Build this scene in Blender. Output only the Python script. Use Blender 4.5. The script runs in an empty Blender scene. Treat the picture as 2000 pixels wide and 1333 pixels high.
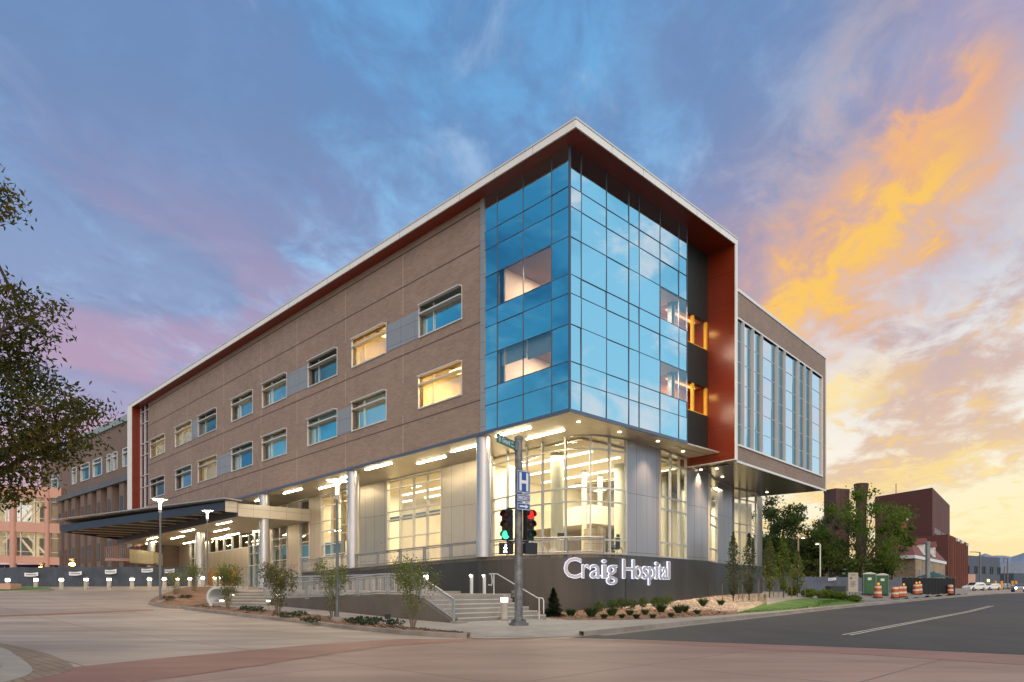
import bpy, bmesh, math, random
from mathutils import Vector, Matrix
RND = random.Random(11)
sc = bpy.context.scene
COL = sc.collection
F, HZ, HC = 1365.0, 1150.0, 1.4        # focal length in photo pixels, horizon row, eye height
CX, CY = 2.97, 36.0                    # the glass corner of the hospital on plan
DL = Vector((-0.7136, 0.7005, 0)); DR = Vector((0.7005, 0.7136, 0))
KL, KR = 0.0275, 0.005                 # gentle fall of the hospital's levels along each street

def sstep(a, b, x):
    t = max(0.0, min(1.0, (x - a) / (b - a))); return t * t * (3 - 2 * t)
def ground(x, y):
    wl = sstep(2.0, -8.0, x)
    hl = min(0.04 * max(0.0, y - 25), 1.62); hr = min(0.0095 * max(0.0, y - 42), 1.15)
    return wl * hl + (1 - wl) * hr
def P(u, v, D): return Vector(((u - 1000) / F * D, D, HC + (HZ - v) / F * D))
def GP(u, v, dz=0.0):
    D = 6.0; k = (u - 1000) / F; last = D
    while D < 420:
        if HZ + (HC - ground(k * D, D) - dz) * F / D <= v: break
        last = D; D *= 1.004
    return Vector((k * D, D, ground(k * D, D) + dz))
def B(s, t, z): return Vector((CX + DL.x * s + DR.x * t, CY + DL.y * s + DR.y * t, z - KL * s + KR * t))
def SU(u, t=0.0):                       # distance along the long facade for a photo column, on the plane t
    k = (u - 1000) / F; x0 = CX + DR.x * t; y0 = CY + DR.y * t
    return (x0 - y0 * k) / (-DL.x + DL.y * k)
def TU(u, s=0.0):
    k = (u - 1000) / F; x0 = CX + DL.x * s; y0 = CY + DL.y * s
    return (k * y0 - x0) / (DR.x - k * DR.y)
def PL(u, v, z):                        # point of a level z of the hospital seen at a photo pixel -> (s, t)
    s = t = 0.0
    for _ in range(25):
        zw = z - KL * s + KR * t; D = (zw - HC) * F / (HZ - v); x = (u - 1000) / F * D
        r = Vector((x - CX, D - CY, 0)); s = r.dot(DL); t = r.dot(DR)
    return s, t

ORG = {}
class MB:
    def __init__(self): self.v = []; self.f = []; self.uv = []
    def add(self, vs, fs, uvs=None):
        b = len(self.v); self.v += [Vector(p) for p in vs]
        for i, f in enumerate(fs):
            self.f.append([b + j for j in f]); self.uv.append(uvs[i] if uvs else None)
        return self
    def quad(self, a, b, c, d, uv=None): return self.add([a, b, c, d], [(0, 1, 2, 3)], [uv] if uv else None)
    def hexa(self, p): return self.add(p, [(0, 3, 2, 1), (4, 5, 6, 7), (0, 1, 5, 4), (1, 2, 6, 5), (2, 3, 7, 6), (3, 0, 4, 7)])
    def box(self, c, size, rz=0.0, M=None):
        x, y, z = [q / 2 for q in size]; c = Vector(c)
        rot = M if M is not None else Matrix.Rotation(rz, 3, 'Z')
        pts = [(-x, -y, -z), (x, -y, -z), (x, y, -z), (-x, y, -z), (-x, -y, z), (x, -y, z), (x, y, z), (-x, y, z)]
        return self.hexa([c + rot @ Vector(p) for p in pts])
    def bb(self, s0, s1, t0, t1, z0, z1):
        return self.hexa([B(s0, t0, z0), B(s1, t0, z0), B(s1, t1, z0), B(s0, t1, z0), B(s0, t0, z1), B(s1, t0, z1), B(s1, t1, z1), B(s0, t1, z1)])
    def ring(self, c, ax, r, n, ph=0.0):
        ax = ax.normalized(); a = ax.orthogonal().normalized(); b = ax.cross(a)
        return [c + a * (r * math.cos(ph + 2 * math.pi * i / n)) + b * (r * math.sin(ph + 2 * math.pi * i / n)) for i in range(n)]
    def tube(self, pts, r, n=8, r2=None, cap=True):
        pts = [Vector(p) for p in pts]; m = len(pts); vs = []; 
        ax0 = (pts[1] - pts[0]).normalized(); a = ax0.orthogonal().normalized()
        for i, p in enumerate(pts):
            ax = (pts[min(i + 1, m - 1)] - pts[max(i - 1, 0)]).normalized()
            a = (a - ax * a.dot(ax)); a = a.normalized() if a.length > 1e-5 else ax.orthogonal().normalized()
            b = ax.cross(a); rr = r if r2 is None else r + (r2 - r) * i / (m - 1)
            vs += [p + a * (rr * math.cos(2 * math.pi * k / n)) + b * (rr * math.sin(2 * math.pi * k / n)) for k in range(n)]
        fs = []
        for i in range(m - 1):
            for k in range(n):
                fs.append((i * n + k, i * n + (k + 1) % n, (i + 1) * n + (k + 1) % n, (i + 1) * n + k))
        if cap: fs.append(tuple(range(n - 1, -1, -1))); fs.append(tuple((m - 1) * n + k for k in range(n)))
        return self.add(vs, fs)
    def lathe(self, c, prof, n=16, ax=Vector((0, 0, 1))):
        c = Vector(c); vs = []; fs = []
        for r, h in prof: vs += self.ring(c + ax.normalized() * h, ax, max(r, 1e-4), n)
        for i in range(len(prof) - 1):
            for k in range(n): fs.append((i * n + k, i * n + (k + 1) % n, (i + 1) * n + (k + 1) % n, (i + 1) * n + k))
        fs.append(tuple(range(n - 1, -1, -1))); fs.append(tuple((len(prof) - 1) * n + k for k in range(n)))
        return self.add(vs, fs)
    def prism(self, poly, z0, z1):      # poly: list of (x, y); z may be numbers or lists
        n = len(poly); a = z0 if isinstance(z0, (list, tuple)) else [z0] * n; b = z1 if isinstance(z1, (list, tuple)) else [z1] * n
        vs = [(p[0], p[1], a[i]) for i, p in enumerate(poly)] + [(p[0], p[1], b[i]) for i, p in enumerate(poly)]
        fs = [tuple(range(n - 1, -1, -1)), tuple(range(n, 2 * n))] + [(i, (i + 1) % n, n + (i + 1) % n, n + i) for i in range(n)]
        return self.add(vs, fs)
    def wall(self, pts, z0, z1, th=0.0, u0=0.0):   # upright ribbon along plan points, uv = (arc length, height)
        n = len(pts); d = u0
        za = z0 if isinstance(z0, (list, tuple)) else [z0] * n; zb = z1 if isinstance(z1, (list, tuple)) else [z1] * n
        for i in range(n - 1):
            p, q = Vector((pts[i][0], pts[i][1], 0)), Vector((pts[i + 1][0], pts[i + 1][1], 0)); L = (q - p).length
            A = [Vector((p.x, p.y, za[i])), Vector((q.x, q.y, za[i + 1])), Vector((q.x, q.y, zb[i + 1])), Vector((p.x, p.y, zb[i]))]
            uv = [(d, za[i]), (d + L, za[i + 1]), (d + L, zb[i + 1]), (d, zb[i])]
            self.quad(*A, uv=uv)
            d += L
        return d
    def leaf(self, c, size, rng, asp=0.55):
        a = Vector((rng.gauss(0, 1), rng.gauss(0, 1), rng.gauss(0, 1))).normalized(); b = a.orthogonal().normalized()
        b = (b * math.cos(rng.random() * 6.28) + a.cross(b) * math.sin(rng.random() * 6.28)).normalized()
        s = size * rng.uniform(0.7, 1.3); n = a.cross(b) * (s * 0.15)
        return self.quad(c - a * s, c + b * (s * asp) + n, c + a * s, c - b * (s * asp) + n)
    def build(self, name, mat, parent=None, smooth=False, label=None, cat=None, group=None, kind=None, recalc=True):
        xs = self.v
        if parent is not None: o0 = ORG[parent]
        else:
            lo = [min(p[i] for p in xs) for i in range(3)]; hi = [max(p[i] for p in xs) for i in range(3)]
            o0 = Vector(((lo[0] + hi[0]) / 2, (lo[1] + hi[1]) / 2, lo[2]))
            if kind in ('structure', 'stuff'): o0 = Vector((0, 0, 0))
        me = bpy.data.meshes.new(name); me.from_pydata([p - o0 for p in xs], [], self.f)
        uvl = me.uv_layers.new(name='UVMap'); me.update()
        for pi, poly in enumerate(me.polygons):
            cu = self.uv[pi]; nn = poly.normal; na, nb = abs(nn.dot(DL)), abs(nn.dot(DR))
            for j, li in enumerate(poly.loop_indices):
                if cu: uvl.data[li].uv = cu[j]; continue
                w = xs[me.loops[li].vertex_index]; a, b = w.dot(DL), w.dot(DR)
                uvl.data[li].uv = (a, b) if abs(nn.z) > 0.7 else ((a, w.z) if nb > na else (b, w.z))
        if recalc:
            bm = bmesh.new(); bm.from_mesh(me); bmesh.ops.recalc_face_normals(bm, faces=bm.faces); bm.to_mesh(me); bm.free()
        if smooth:
            for p in me.polygons: p.use_smooth = True
            if hasattr(me, 'set_sharp_from_angle'): me.set_sharp_from_angle(angle=math.radians(40))
        for m in (mat if isinstance(mat, (list, tuple)) else [mat]): me.materials.append(m)
        o = bpy.data.objects.new(name, me); COL.objects.link(o); ORG[o] = o0
        if parent is not None: o.parent = parent
        else: o.location = o0
        tag(o, label, cat, group, kind)
        return o
def build_each(mb, name, mat, parent, **kw):      # every separate piece becomes a part of its own
    par = list(range(len(mb.v)))
    def find(i):
        while par[i] != i: par[i] = par[par[i]]; i = par[i]
        return i
    for f in mb.f:
        for j in f[1:]: par[find(j)] = find(f[0])
    groups = {}
    for fi, f in enumerate(mb.f): groups.setdefault(find(f[0]), []).append(fi)
    out = []
    for fis in groups.values():
        m = MB(); mp = {}
        for fi in fis:
            for j in mb.f[fi]:
                if j not in mp: mp[j] = len(m.v); m.v.append(mb.v[j])
            m.f.append([mp[j] for j in mb.f[fi]]); m.uv.append(mb.uv[fi])
        out.append(m.build(name, mat, parent, **kw))
    return out
def tag(o, label=None, cat=None, group=None, kind=None):
    if label: o['label'] = label
    if cat: o['category'] = cat
    if group: o['group'] = group
    if kind: o['kind'] = kind
def thing(name, loc, label, cat, group=None):
    o = bpy.data.objects.new(name, None); COL.objects.link(o); o.location = Vector(loc); o.empty_display_size = 0.3
    ORG[o] = Vector(loc); tag(o, label, cat, group); return o
def dup(root, loc, rz=0.0, sca=1.0, label=None):
    r = root.copy(); COL.objects.link(r); r.location = Vector(loc); r.rotation_euler = (0, 0, rz); r.scale = (sca, sca, sca)
    if label: r['label'] = label
    for ch in list(root.children):
        c = ch.copy(); COL.objects.link(c); c.parent = r
        for g in list(ch.children):
            d = g.copy(); COL.objects.link(d); d.parent = c
    return r
def text_geom(body, size, extrude=0.0, offset=0.0, res=3):
    cu = bpy.data.curves.new('lettering', 'FONT'); cu.body = body; cu.size = size; cu.extrude = extrude; cu.offset = offset; cu.resolution_u = res
    ob = bpy.data.objects.new('lettering', cu); COL.objects.link(ob)
    dg = bpy.context.evaluated_depsgraph_get(); dg.update(); ev = ob.evaluated_get(dg); me = ev.to_mesh()
    vs = [v.co.copy() for v in me.vertices]; fs = [tuple(p.vertices) for p in me.polygons]
    ev.to_mesh_clear(); bpy.data.objects.remove(ob); bpy.data.curves.remove(cu)
    return vs, fs
def put_text(mb, body, org, xd, yd, w=None, h=None, extrude=0.004, offset=0.0, size=1.0):
    vs, fs = text_geom(body, size, extrude, offset)
    x0, x1 = min(v.x for v in vs), max(v.x for v in vs); y0, y1 = min(v.y for v in vs), max(v.y for v in vs)
    sx = w / (x1 - x0) if w else 1.0; sy = h / (y1 - y0) if h else sx
    if not w: sx = sy
    zd = xd.cross(yd).normalized()
    mb.add([org + xd * ((v.x - x0) * sx) + yd * ((v.y - y0) * sy) + zd * v.z for v in vs], fs)
    return (x1 - x0) * sx

# ------------------------------------------------------------------ materials
MATS = {}
def newmat(name):
    m = bpy.data.materials.new(name); m.use_nodes = True; nt = m.node_tree; nt.nodes.clear(); return m, nt
class NT:
    def __init__(self, nt): self.nt = nt
    def n(self, typ, **kw):
        nd = self.nt.nodes.new(typ)
        for k, v in kw.items(): setattr(nd, k, v)
        return nd
    def put(self, sock, val):
        if isinstance(val, bpy.types.NodeSocket): self.nt.links.new(val, sock)
        elif isinstance(val, (tuple, list)) and len(val) == 3 and len(sock.default_value) == 4: sock.default_value = (*val, 1)
        else: sock.default_value = val
    def math(self, op, a, b=0.0, c=None, clamp=False):
        nd = self.n('ShaderNodeMath', operation=op, use_clamp=clamp); self.put(nd.inputs[0], a); self.put(nd.inputs[1], b)
        if c is not None: self.put(nd.inputs[2], c)
        return nd.outputs[0]
    def ss(self, x, a, b):
        nd = self.n('ShaderNodeMapRange', interpolation_type='SMOOTHSTEP'); self.put(nd.inputs[0], x); nd.inputs[1].default_value = a; nd.inputs[2].default_value = b
        nd.inputs[3].default_value = 0; nd.inputs[4].default_value = 1; return nd.outputs[0]
    def mix(self, f, a, b, mode='MIX'):
        nd = self.n('ShaderNodeMix', data_type='RGBA', blend_type=mode); self.put(nd.inputs[0], f); self.put(nd.inputs[6], a); self.put(nd.inputs[7], b); return nd.outputs[2]
    def noise(self, vec, scale, detail=4, rough=0.55, dist=0.0):
        nd = self.n('ShaderNodeTexNoise'); nd.inputs['Scale'].default_value = scale; nd.inputs['Detail'].default_value = detail; nd.inputs['Roughness'].default_value = rough
        nd.inputs['Distortion'].default_value = dist
        if vec is not None: self.nt.links.new(vec, nd.inputs['Vector'])
        return nd.outputs[0]
    def ramp(self, x, stops):
        nd = self.n('ShaderNodeValToRGB'); cr = nd.color_ramp
        while len(cr.elements) < len(stops): cr.elements.new(0.5)
        for e, (p, c) in zip(cr.elements, stops): e.position = p; e.color = (*c, 1)
        self.put(nd.inputs[0], x); return nd.outputs[0]
    def map(self, vec, scale=(1, 1, 1), rot=(0, 0, 0)):
        nd = self.n('ShaderNodeMapping'); self.put(nd.inputs[0], vec); nd.inputs['Scale'].default_value = scale; nd.inputs['Rotation'].default_value = rot; return nd.outputs[0]
def pbr(name, col, rough=0.6, metal=0.0, var=0.12, vscale=3.0, bump=0.0, bscale=30.0, col2=None, grid=None, gridcol=(0.05, 0.05, 0.05), brick=None, stretch=(1, 1, 1), island=0.0, trans=0.0, spec=0.5, emit=None, es=0.0):
    if name in MATS: return MATS[name]
    m, nt = newmat(name); t = NT(nt); out = t.n('ShaderNodeOutputMaterial'); bs = t.n('ShaderNodeBsdfPrincipled')
    nt.links.new(bs.outputs[0], out.inputs[0])
    pos = t.n('ShaderNodeNewGeometry'); p = pos.outputs['Position']
    uv = t.n('ShaderNodeTexCoord').outputs['UV']
    pv = t.map(p, stretch)
    c2 = col2 or tuple(x * 0.7 for x in col)
    c = None
    if var > 0:
        a = t.noise(pv, vscale, 5, 0.6); b = t.noise(pv, vscale * 0.17, 3, 0.5)
        f = t.ss(t.math('ADD', t.math('MULTIPLY', a, 0.55), t.math('MULTIPLY', b, 0.45)), 0.35, 0.65)
        hi = tuple(min(1, x * (1 + var)) for x in col); lo = tuple(x * (1 - var) + y * 0 for x, y in zip(col, c2)) if not col2 else c2
        c = t.mix(f, lo, hi)
    else: c = t.mix(0.0, col, col)
    if brick:
        bw, bh, mo, ca, cb, cm = brick
        bt = t.n('ShaderNodeTexBrick', offset=0.5); t.put(bt.inputs['Vector'], uv); bt.inputs['Scale'].default_value = 1.0
        bt.inputs['Brick Width'].default_value = bw; bt.inputs['Row Height'].default_value = bh; bt.inputs['Mortar Size'].default_value = mo; bt.inputs['Mortar Smooth'].default_value = 0.3
        bt.inputs['Bias'].default_value = 0.0
        t.put(bt.inputs['Color1'], ca); t.put(bt.inputs['Color2'], cb); t.put(bt.inputs['Mortar'], cm)
        nrm = tuple(1 for _ in col); c = t.mix(0.55, c, bt.outputs[0])
    if grid:
        gw, gh, mo = grid
        bt = t.n('ShaderNodeTexBrick', offset=0.0); t.put(bt.inputs['Vector'], uv); bt.inputs['Scale'].default_value = 1.0
        bt.inputs['Brick Width'].default_value = gw; bt.inputs['Row Height'].default_value = gh; bt.inputs['Mortar Size'].default_value = mo; bt.inputs['Mortar Smooth'].default_value = 0.1
        t.put(bt.inputs['Color1'], (1, 1, 1)); t.put(bt.inputs['Color2'], (0.93, 0.93, 0.93)); t.put(bt.inputs['Mortar'], (0, 0, 0))
        c = t.mix(bt.outputs['Fac'], t.mix(1.0, c, bt.outputs[0], 'MULTIPLY'), gridcol)
    if island:
        r = pos.outputs['Random Per Island']; c = t.mix(t.math('MULTIPLY', r, island), c, c2)
    t.put(bs.inputs['Base Color'], c); bs.inputs['Roughness'].default_value = rough; bs.inputs['Metallic'].default_value = metal
    bs.inputs['Specular IOR Level'].default_value = spec
    if emit: t.put(bs.inputs['Emission Color'], emit); bs.inputs['Emission Strength'].default_value = es
    if bump:
        bn = t.n('ShaderNodeBump'); bn.inputs['Strength'].default_value = bump; bn.inputs['Distance'].default_value = 0.02
        nt.links.new(t.noise(pv, bscale, 4, 0.6), bn.inputs['Height']); nt.links.new(bn.outputs[0], bs.inputs['Normal'])
    if trans:
        tr = t.n('ShaderNodeBsdfTranslucent'); t.put(tr.inputs[0], c); mx = t.n('ShaderNodeMixShader'); mx.inputs[0].default_value = trans
        nt.links.new(bs.outputs[0], mx.inputs[1]); nt.links.new(tr.outputs[0], mx.inputs[2]); nt.links.new(mx.outputs[0], out.inputs[0])
    MATS[name] = m; return m
def emis(name, col, st):
    if name in MATS: return MATS[name]
    m, nt = newmat(name); t = NT(nt); out = t.n('ShaderNodeOutputMaterial'); e = t.n('ShaderNodeEmission'); t.put(e.inputs[0], col); e.inputs[1].default_value = st
    nt.links.new(e.outputs[0], out.inputs[0]); MATS[name] = m; return m
def glass(name, tint, refl_tint, base=0.3, rough=0.01, wav=0.0, thru=1.0, fr=0.55):
    if name in MATS: return MATS[name]
    m, nt = newmat(name); t = NT(nt); out = t.n('ShaderNodeOutputMaterial')
    gl = t.n('ShaderNodeBsdfGlossy'); t.put(gl.inputs[0], refl_tint); gl.inputs['Roughness'].default_value = rough
    tr = t.n('ShaderNodeBsdfTransparent'); t.put(tr.inputs[0], tuple(x * thru for x in tint))
    lw = t.n('ShaderNodeLayerWeight'); lw.inputs[0].default_value = 0.25
    fac = t.math('ADD', base, t.math('MULTIPLY', lw.outputs['Fresnel'], fr), clamp=True)
    if wav:
        bn = t.n('ShaderNodeBump'); bn.inputs['Strength'].default_value = wav; bn.inputs['Distance'].default_value = 0.05
        pos = t.n('ShaderNodeNewGeometry'); nt.links.new(t.noise(pos.outputs['Position'], 0.6, 1, 0.4), bn.inputs['Height']); nt.links.new(bn.outputs[0], gl.inputs['Normal'])
    mx = t.n('ShaderNodeMixShader'); t.put(mx.inputs[0], fac); nt.links.new(tr.outputs[0], mx.inputs[1]); nt.links.new(gl.outputs[0], mx.inputs[2]); nt.links.new(mx.outputs[0], out.inputs[0])
    MATS[name] = m; return m
def blade_pts(a, b, n): return [a.lerp(b, i / n) for i in range(n + 1)]
M_brick = pbr('brick', (0.258, 0.193, 0.155), 0.85, var=0.18, vscale=1.2, brick=(0.42, 0.135, 0.014, (0.29, 0.21, 0.17), (0.195, 0.14, 0.115), (0.31, 0.245, 0.205)))
M_brickdark = pbr('old brick', (0.165, 0.122, 0.105), 0.9, var=0.12, vscale=1.0, brick=(0.42, 0.135, 0.014, (0.175, 0.13, 0.11), (0.13, 0.098, 0.085), (0.19, 0.15, 0.135)))
M_joint = pbr('brick joint', (0.10, 0.07, 0.06), 0.9, var=0.05)
M_vjoint = pbr('light brick joint', (0.40, 0.31, 0.26), 0.9, var=0.05)
M_white = pbr('white metal', (0.74, 0.74, 0.72), 0.4, var=0.03)
M_frame = pbr('window aluminium', (0.62, 0.62, 0.60), 0.35, metal=0.2, var=0.03)
M_mull = pbr('dark mullion', (0.06, 0.09, 0.14), 0.4, var=0.03)
M_red = pbr('red metal panel', (0.19, 0.028, 0.010), 0.22, var=0.06, vscale=0.8, grid=(30, 2.05, 0.012), gridcol=(0.06, 0.01, 0.005))
M_redsoff = pbr('red soffit', (0.20, 0.028, 0.012), 0.35, var=0.05)
M_dark = pbr('dark metal panel', (0.014, 0.021, 0.019), 0.4, var=0.1, grid=(2.5, 1.5, 0.012), gridcol=(0.005, 0.005, 0.005))
M_greypan = pbr('grey metal panel', (0.32, 0.32, 0.33), 0.4, metal=0.3, var=0.03, grid=(1.5, 0.98, 0.012), gridcol=(0.12, 0.12, 0.13))
M_alpan = pbr('champagne metal panel', (0.46, 0.41, 0.345), 0.38, metal=0.5, var=0.05, vscale=0.8, grid=(1.35, 3.6, 0.013), gridcol=(0.12, 0.11, 0.1))
M_alpan2 = pbr('silver metal panel', (0.34, 0.315, 0.32), 0.33, metal=0.65, var=0.10, vscale=0.9, stretch=(1, 1, 0.15), grid=(1.15, 3.62, 0.013), gridcol=(0.08, 0.08, 0.09))
M_base = pbr('dark zinc cladding', (0.058, 0.053, 0.048), 0.42, metal=0.35, var=0.18, vscale=1.2, stretch=(1, 1, 0.12), grid=(2.4, 50, 0.010), gridcol=(0.05, 0.05, 0.05))
M_soff = pbr('metal soffit', (0.58, 0.53, 0.43), 0.38, metal=0.35, var=0.04, grid=(1.3, 4.0, 0.010), gridcol=(0.28, 0.25, 0.2))
M_trim = pbr('blue grey trim', (0.12, 0.14, 0.19), 0.35, metal=0.5, var=0.03)
M_steel = pbr('galvanised steel', (0.30, 0.30, 0.295), 0.45, metal=0.5, var=0.15, vscale=6)
M_steel_lit = pbr('lit galvanised steel', (0.37, 0.37, 0.36), 0.45, metal=0.4, var=0.12, vscale=6)  # paler copy of the steel, light on the ramp rails put into its colour
M_pole = pbr('grey pole paint', (0.14, 0.145, 0.15), 0.5, metal=0.4, var=0.2, vscale=10)
M_colm = pbr('column metal', (0.42, 0.43, 0.46), 0.3, metal=0.6, var=0.04)
M_cream = pbr('cream wall', (0.76, 0.69, 0.53), 0.8, var=0.04)
M_ceil = pbr('white ceiling', (0.78, 0.72, 0.58), 0.8, var=0.02)
M_floor = pbr('interior floor', (0.4, 0.33, 0.24), 0.5, var=0.08)
M_can = pbr('blue steel beam', (0.055, 0.06, 0.085), 0.4, metal=0.4, var=0.06)
M_canwhite = pbr('canopy panel', (0.58, 0.54, 0.46), 0.45, metal=0.15, var=0.03, grid=(1.5, 0.74, 0.012), gridcol=(0.2, 0.19, 0.17))
M_cansoff = pbr('canopy soffit', (0.66, 0.61, 0.50), 0.5, var=0.03)
M_conc = pbr('pale concrete', (0.34, 0.305, 0.265), 0.8, var=0.14, vscale=1.5, bump=0.15, bscale=25, grid=(1.8, 1.8, 0.012), gridcol=(0.2, 0.18, 0.155))
M_step = pbr('stair concrete', (0.265, 0.24, 0.205), 0.8, var=0.1, vscale=2.5)
M_kerb = pbr('kerb concrete', (0.26, 0.225, 0.19), 0.85, var=0.2, vscale=2.0)
M_apron = pbr('concrete paving', (0.355, 0.29, 0.225), 0.62, var=0.20, vscale=0.5, stretch=(0.4, 1.6, 1), bump=0.12, bscale=18, col2=(0.25, 0.197, 0.157), grid=(3.6, 3.6, 0.02), gridcol=(0.13, 0.10, 0.08))
M_pink = pbr('pinkish paving', (0.305, 0.20, 0.152), 0.6, var=0.16, vscale=0.5, stretch=(0.4, 1.6, 1), bump=0.12, bscale=18, col2=(0.225, 0.14, 0.11), grid=(3.6, 3.6, 0.02), gridcol=(0.14, 0.085, 0.065))
M_band = pbr('red paving band', (0.25, 0.125, 0.085), 0.65, var=0.18, vscale=0.8, stretch=(0.5, 1.5, 1), bump=0.12, bscale=18)
M_asph = pbr('asphalt', (0.046, 0.0425, 0.039), 0.75, var=0.22, vscale=0.6, stretch=(1.6, 0.5, 1), bump=0.4, bscale=60, col2=(0.036, 0.034, 0.032))
M_paint = pbr('road paint', (0.52, 0.47, 0.38), 0.7, var=0.2, vscale=6)
M_mulch = pbr('mulch', (0.21, 0.115, 0.062), 0.95, var=0.5, vscale=9, bump=1.0, bscale=14, col2=(0.10, 0.055, 0.033))
M_peb = pbr('pebbles', (0.40, 0.32, 0.24), 0.9, var=0.5, vscale=8, bump=1.0, bscale=9, col2=(0.2, 0.15, 0.11))
M_grass = pbr('lawn', (0.075, 0.15, 0.022), 0.9, var=0.4, vscale=6, bump=0.8, bscale=60, col2=(0.05, 0.105, 0.015))
M_blade = pbr('grass blade', (0.11, 0.21, 0.03), 0.8, var=0.2, island=0.8, trans=0.3, col2=(0.05, 0.11, 0.015))
M_cobble = pbr('cobble apron', (0.24, 0.18, 0.12), 0.85, var=0.3, vscale=4, bump=0.6, bscale=10, brick=(0.35, 0.16, 0.02, (0.28, 0.2, 0.13), (0.18, 0.13, 0.09), (0.1, 0.075, 0.06)))
M_earth = pbr('far earth', (0.12, 0.10, 0.075), 0.9, var=0.2, vscale=0.2)
M_mirror = glass('mirror glass', (0.02, 0.05, 0.07), (0.66, 0.90, 0.98), base=0.72, rough=0.004, wav=0.03)
M_vision = glass('vision glass', (0.95, 0.92, 0.88), (0.66, 0.86, 0.95), base=0.22, rough=0.004, wav=0.02)
M_win = glass('window glass', (0.78, 0.80, 0.76), (0.46, 0.68, 0.74), base=0.38, rough=0.006, wav=0.03)
M_store = glass('storefront glass', (0.97, 0.97, 0.93), (0.8, 0.9, 1.0), base=0.03, rough=0.004, fr=0.16)
M_wingglass = glass('wing glass', (0.05, 0.12, 0.16), (0.92, 0.97, 1.0), base=0.74, rough=0.004, wav=0.03)
M_darkglass = glass('dark glass', (0.25, 0.12, 0.16), (0.5, 0.55, 0.7), base=0.12, rough=0.006)
E_strip = emis('strip lamp', (1.0, 0.82, 0.52), 95.0)
E_down = emis('downlight', (1.0, 0.82, 0.55), 5.0)
E_ceil = emis('ceiling lamp', (1.0, 0.90, 0.66), 7.0)
E_warm = emis('warm room lamp', (1.0, 0.62, 0.25), 9.0)
E_boll = emis('bollard lamp', (1.0, 0.90, 0.70), 26.0)
E_pole = emis('pole lamp', (1.0, 0.90, 0.70), 28.0)
E_step = emis('step lamp', (1.0, 0.88, 0.66), 7.0)
E_halo = emis('sign glow', (0.78, 0.82, 1.0), 1.5)
E_orange = emis('sodium lamp', (1.0, 0.42, 0.08), 60.0)
E_green = emis('green signal', (0.06, 1.0, 0.36), 2.4)
E_redl = emis('red signal', (1.0, 0.015, 0.01), 3.0)
E_walk = emis('walk figure', (0.85, 1.0, 0.95), 6.0)
E_head = emis('headlamp', (0.85, 0.93, 1.0), 20.0)
M_letter = pbr('letter face', (0.42, 0.42, 0.46), 0.4, metal=0.3, var=0.03)
M_black = pbr('black plastic', (0.012, 0.013, 0.014), 0.45, var=0.1)
M_signgreen = pbr('green sign', (0.0, 0.13, 0.09), 0.4, var=0.03)
M_signblue = pbr('blue sign', (0.02, 0.075, 0.30), 0.4, var=0.03)
M_signwhite = pbr('white sign', (0.7, 0.72, 0.76), 0.4, var=0.02)
M_bark = pbr('bark', (0.075, 0.055, 0.04), 0.9, var=0.3, vscale=8, bump=0.6)
M_twig = pbr('twig', (0.17, 0.135, 0.09), 0.9, var=0.2)
def leafm(name, c, c2, tr=0.35): return pbr(name, c, 0.6, var=0.25, vscale=1.6, island=0.8, col2=c2, trans=tr, spec=0.3)
L_amb = leafm('amber leaves', (0.17, 0.11, 0.016), (0.05, 0.066, 0.012), .5)
L_mid = leafm('mid leaves', (0.21, 0.27, 0.038), (0.075, 0.13, 0.02), .6)
L_dark = leafm('dark leaves', (0.11, 0.15, 0.032), (0.04, 0.07, 0.017), .55)
L_bush = leafm('bush leaves', (0.20, 0.23, 0.055), (0.085, 0.11, 0.03), .4)
L_con = leafm('conifer needles', (0.042, 0.075, 0.028), (0.018, 0.036, 0.015), 0.2)
L_lime = leafm('lime leaves', (0.16, 0.22, 0.03), (0.07, 0.11, 0.02))
L_grs = leafm('tuft leaves', (0.08, 0.12, 0.035), (0.03, 0.06, 0.02))
M_fab = pbr('fence fabric', (0.055, 0.072, 0.098), 0.8, var=0.2, vscale=1.5)
M_fab2 = pbr('grey blue fabric', (0.10, 0.115, 0.15), 0.8, var=0.2, vscale=1.5)
M_pinkc = pbr('pink concrete', (0.52, 0.30, 0.235), 0.7, var=0.06)
M_redbld = pbr('red brown cladding', (0.115, 0.040, 0.030), 0.8, var=0.08, vscale=0.3, grid=(40, 3.4, 0.03), gridcol=(0.09, 0.03, 0.022))
M_tile = pbr('red roof tile', (0.20, 0.060, 0.045), 0.7, var=0.15, brick=(0.9, 0.5, 0.06, (0.2, 0.06, 0.045), (0.16, 0.045, 0.035), (0.1, 0.03, 0.025)))
M_tan = pbr('tan stone', (0.30, 0.22, 0.14), 0.85, var=0.25, vscale=1.5)
M_brown = pbr('tan render', (0.27, 0.17, 0.09), 0.85, var=0.1)
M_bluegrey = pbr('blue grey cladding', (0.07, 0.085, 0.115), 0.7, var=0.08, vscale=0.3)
M_toilet = pbr('green plastic', (0.012, 0.085, 0.030), 0.45, var=0.1)
M_roofw = pbr('pale plastic roof', (0.55, 0.58, 0.55), 0.5, var=0.05)
M_orange = pbr('orange plastic', (0.44, 0.10, 0.018), 0.5, var=0.08)
M_refl = pbr('white reflective band', (0.6, 0.58, 0.54), 0.4, var=0.05)
M_rub = pbr('rubber', (0.02, 0.02, 0.02), 0.8, var=0.1)
M_wood = pbr('orange wood', (0.36, 0.17, 0.05), 0.5, var=0.2, vscale=4, stretch=(1, 1, 0.2))
M_car = pbr('white car paint', (0.7, 0.69, 0.66), 0.25, var=0.01)
M_cgl = pbr('car glass', (0.02, 0.025, 0.03), 0.08, var=0.0)
M_cars = pbr('silver car paint', (0.35, 0.36, 0.38), 0.25, metal=0.4, var=0.01)
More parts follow.
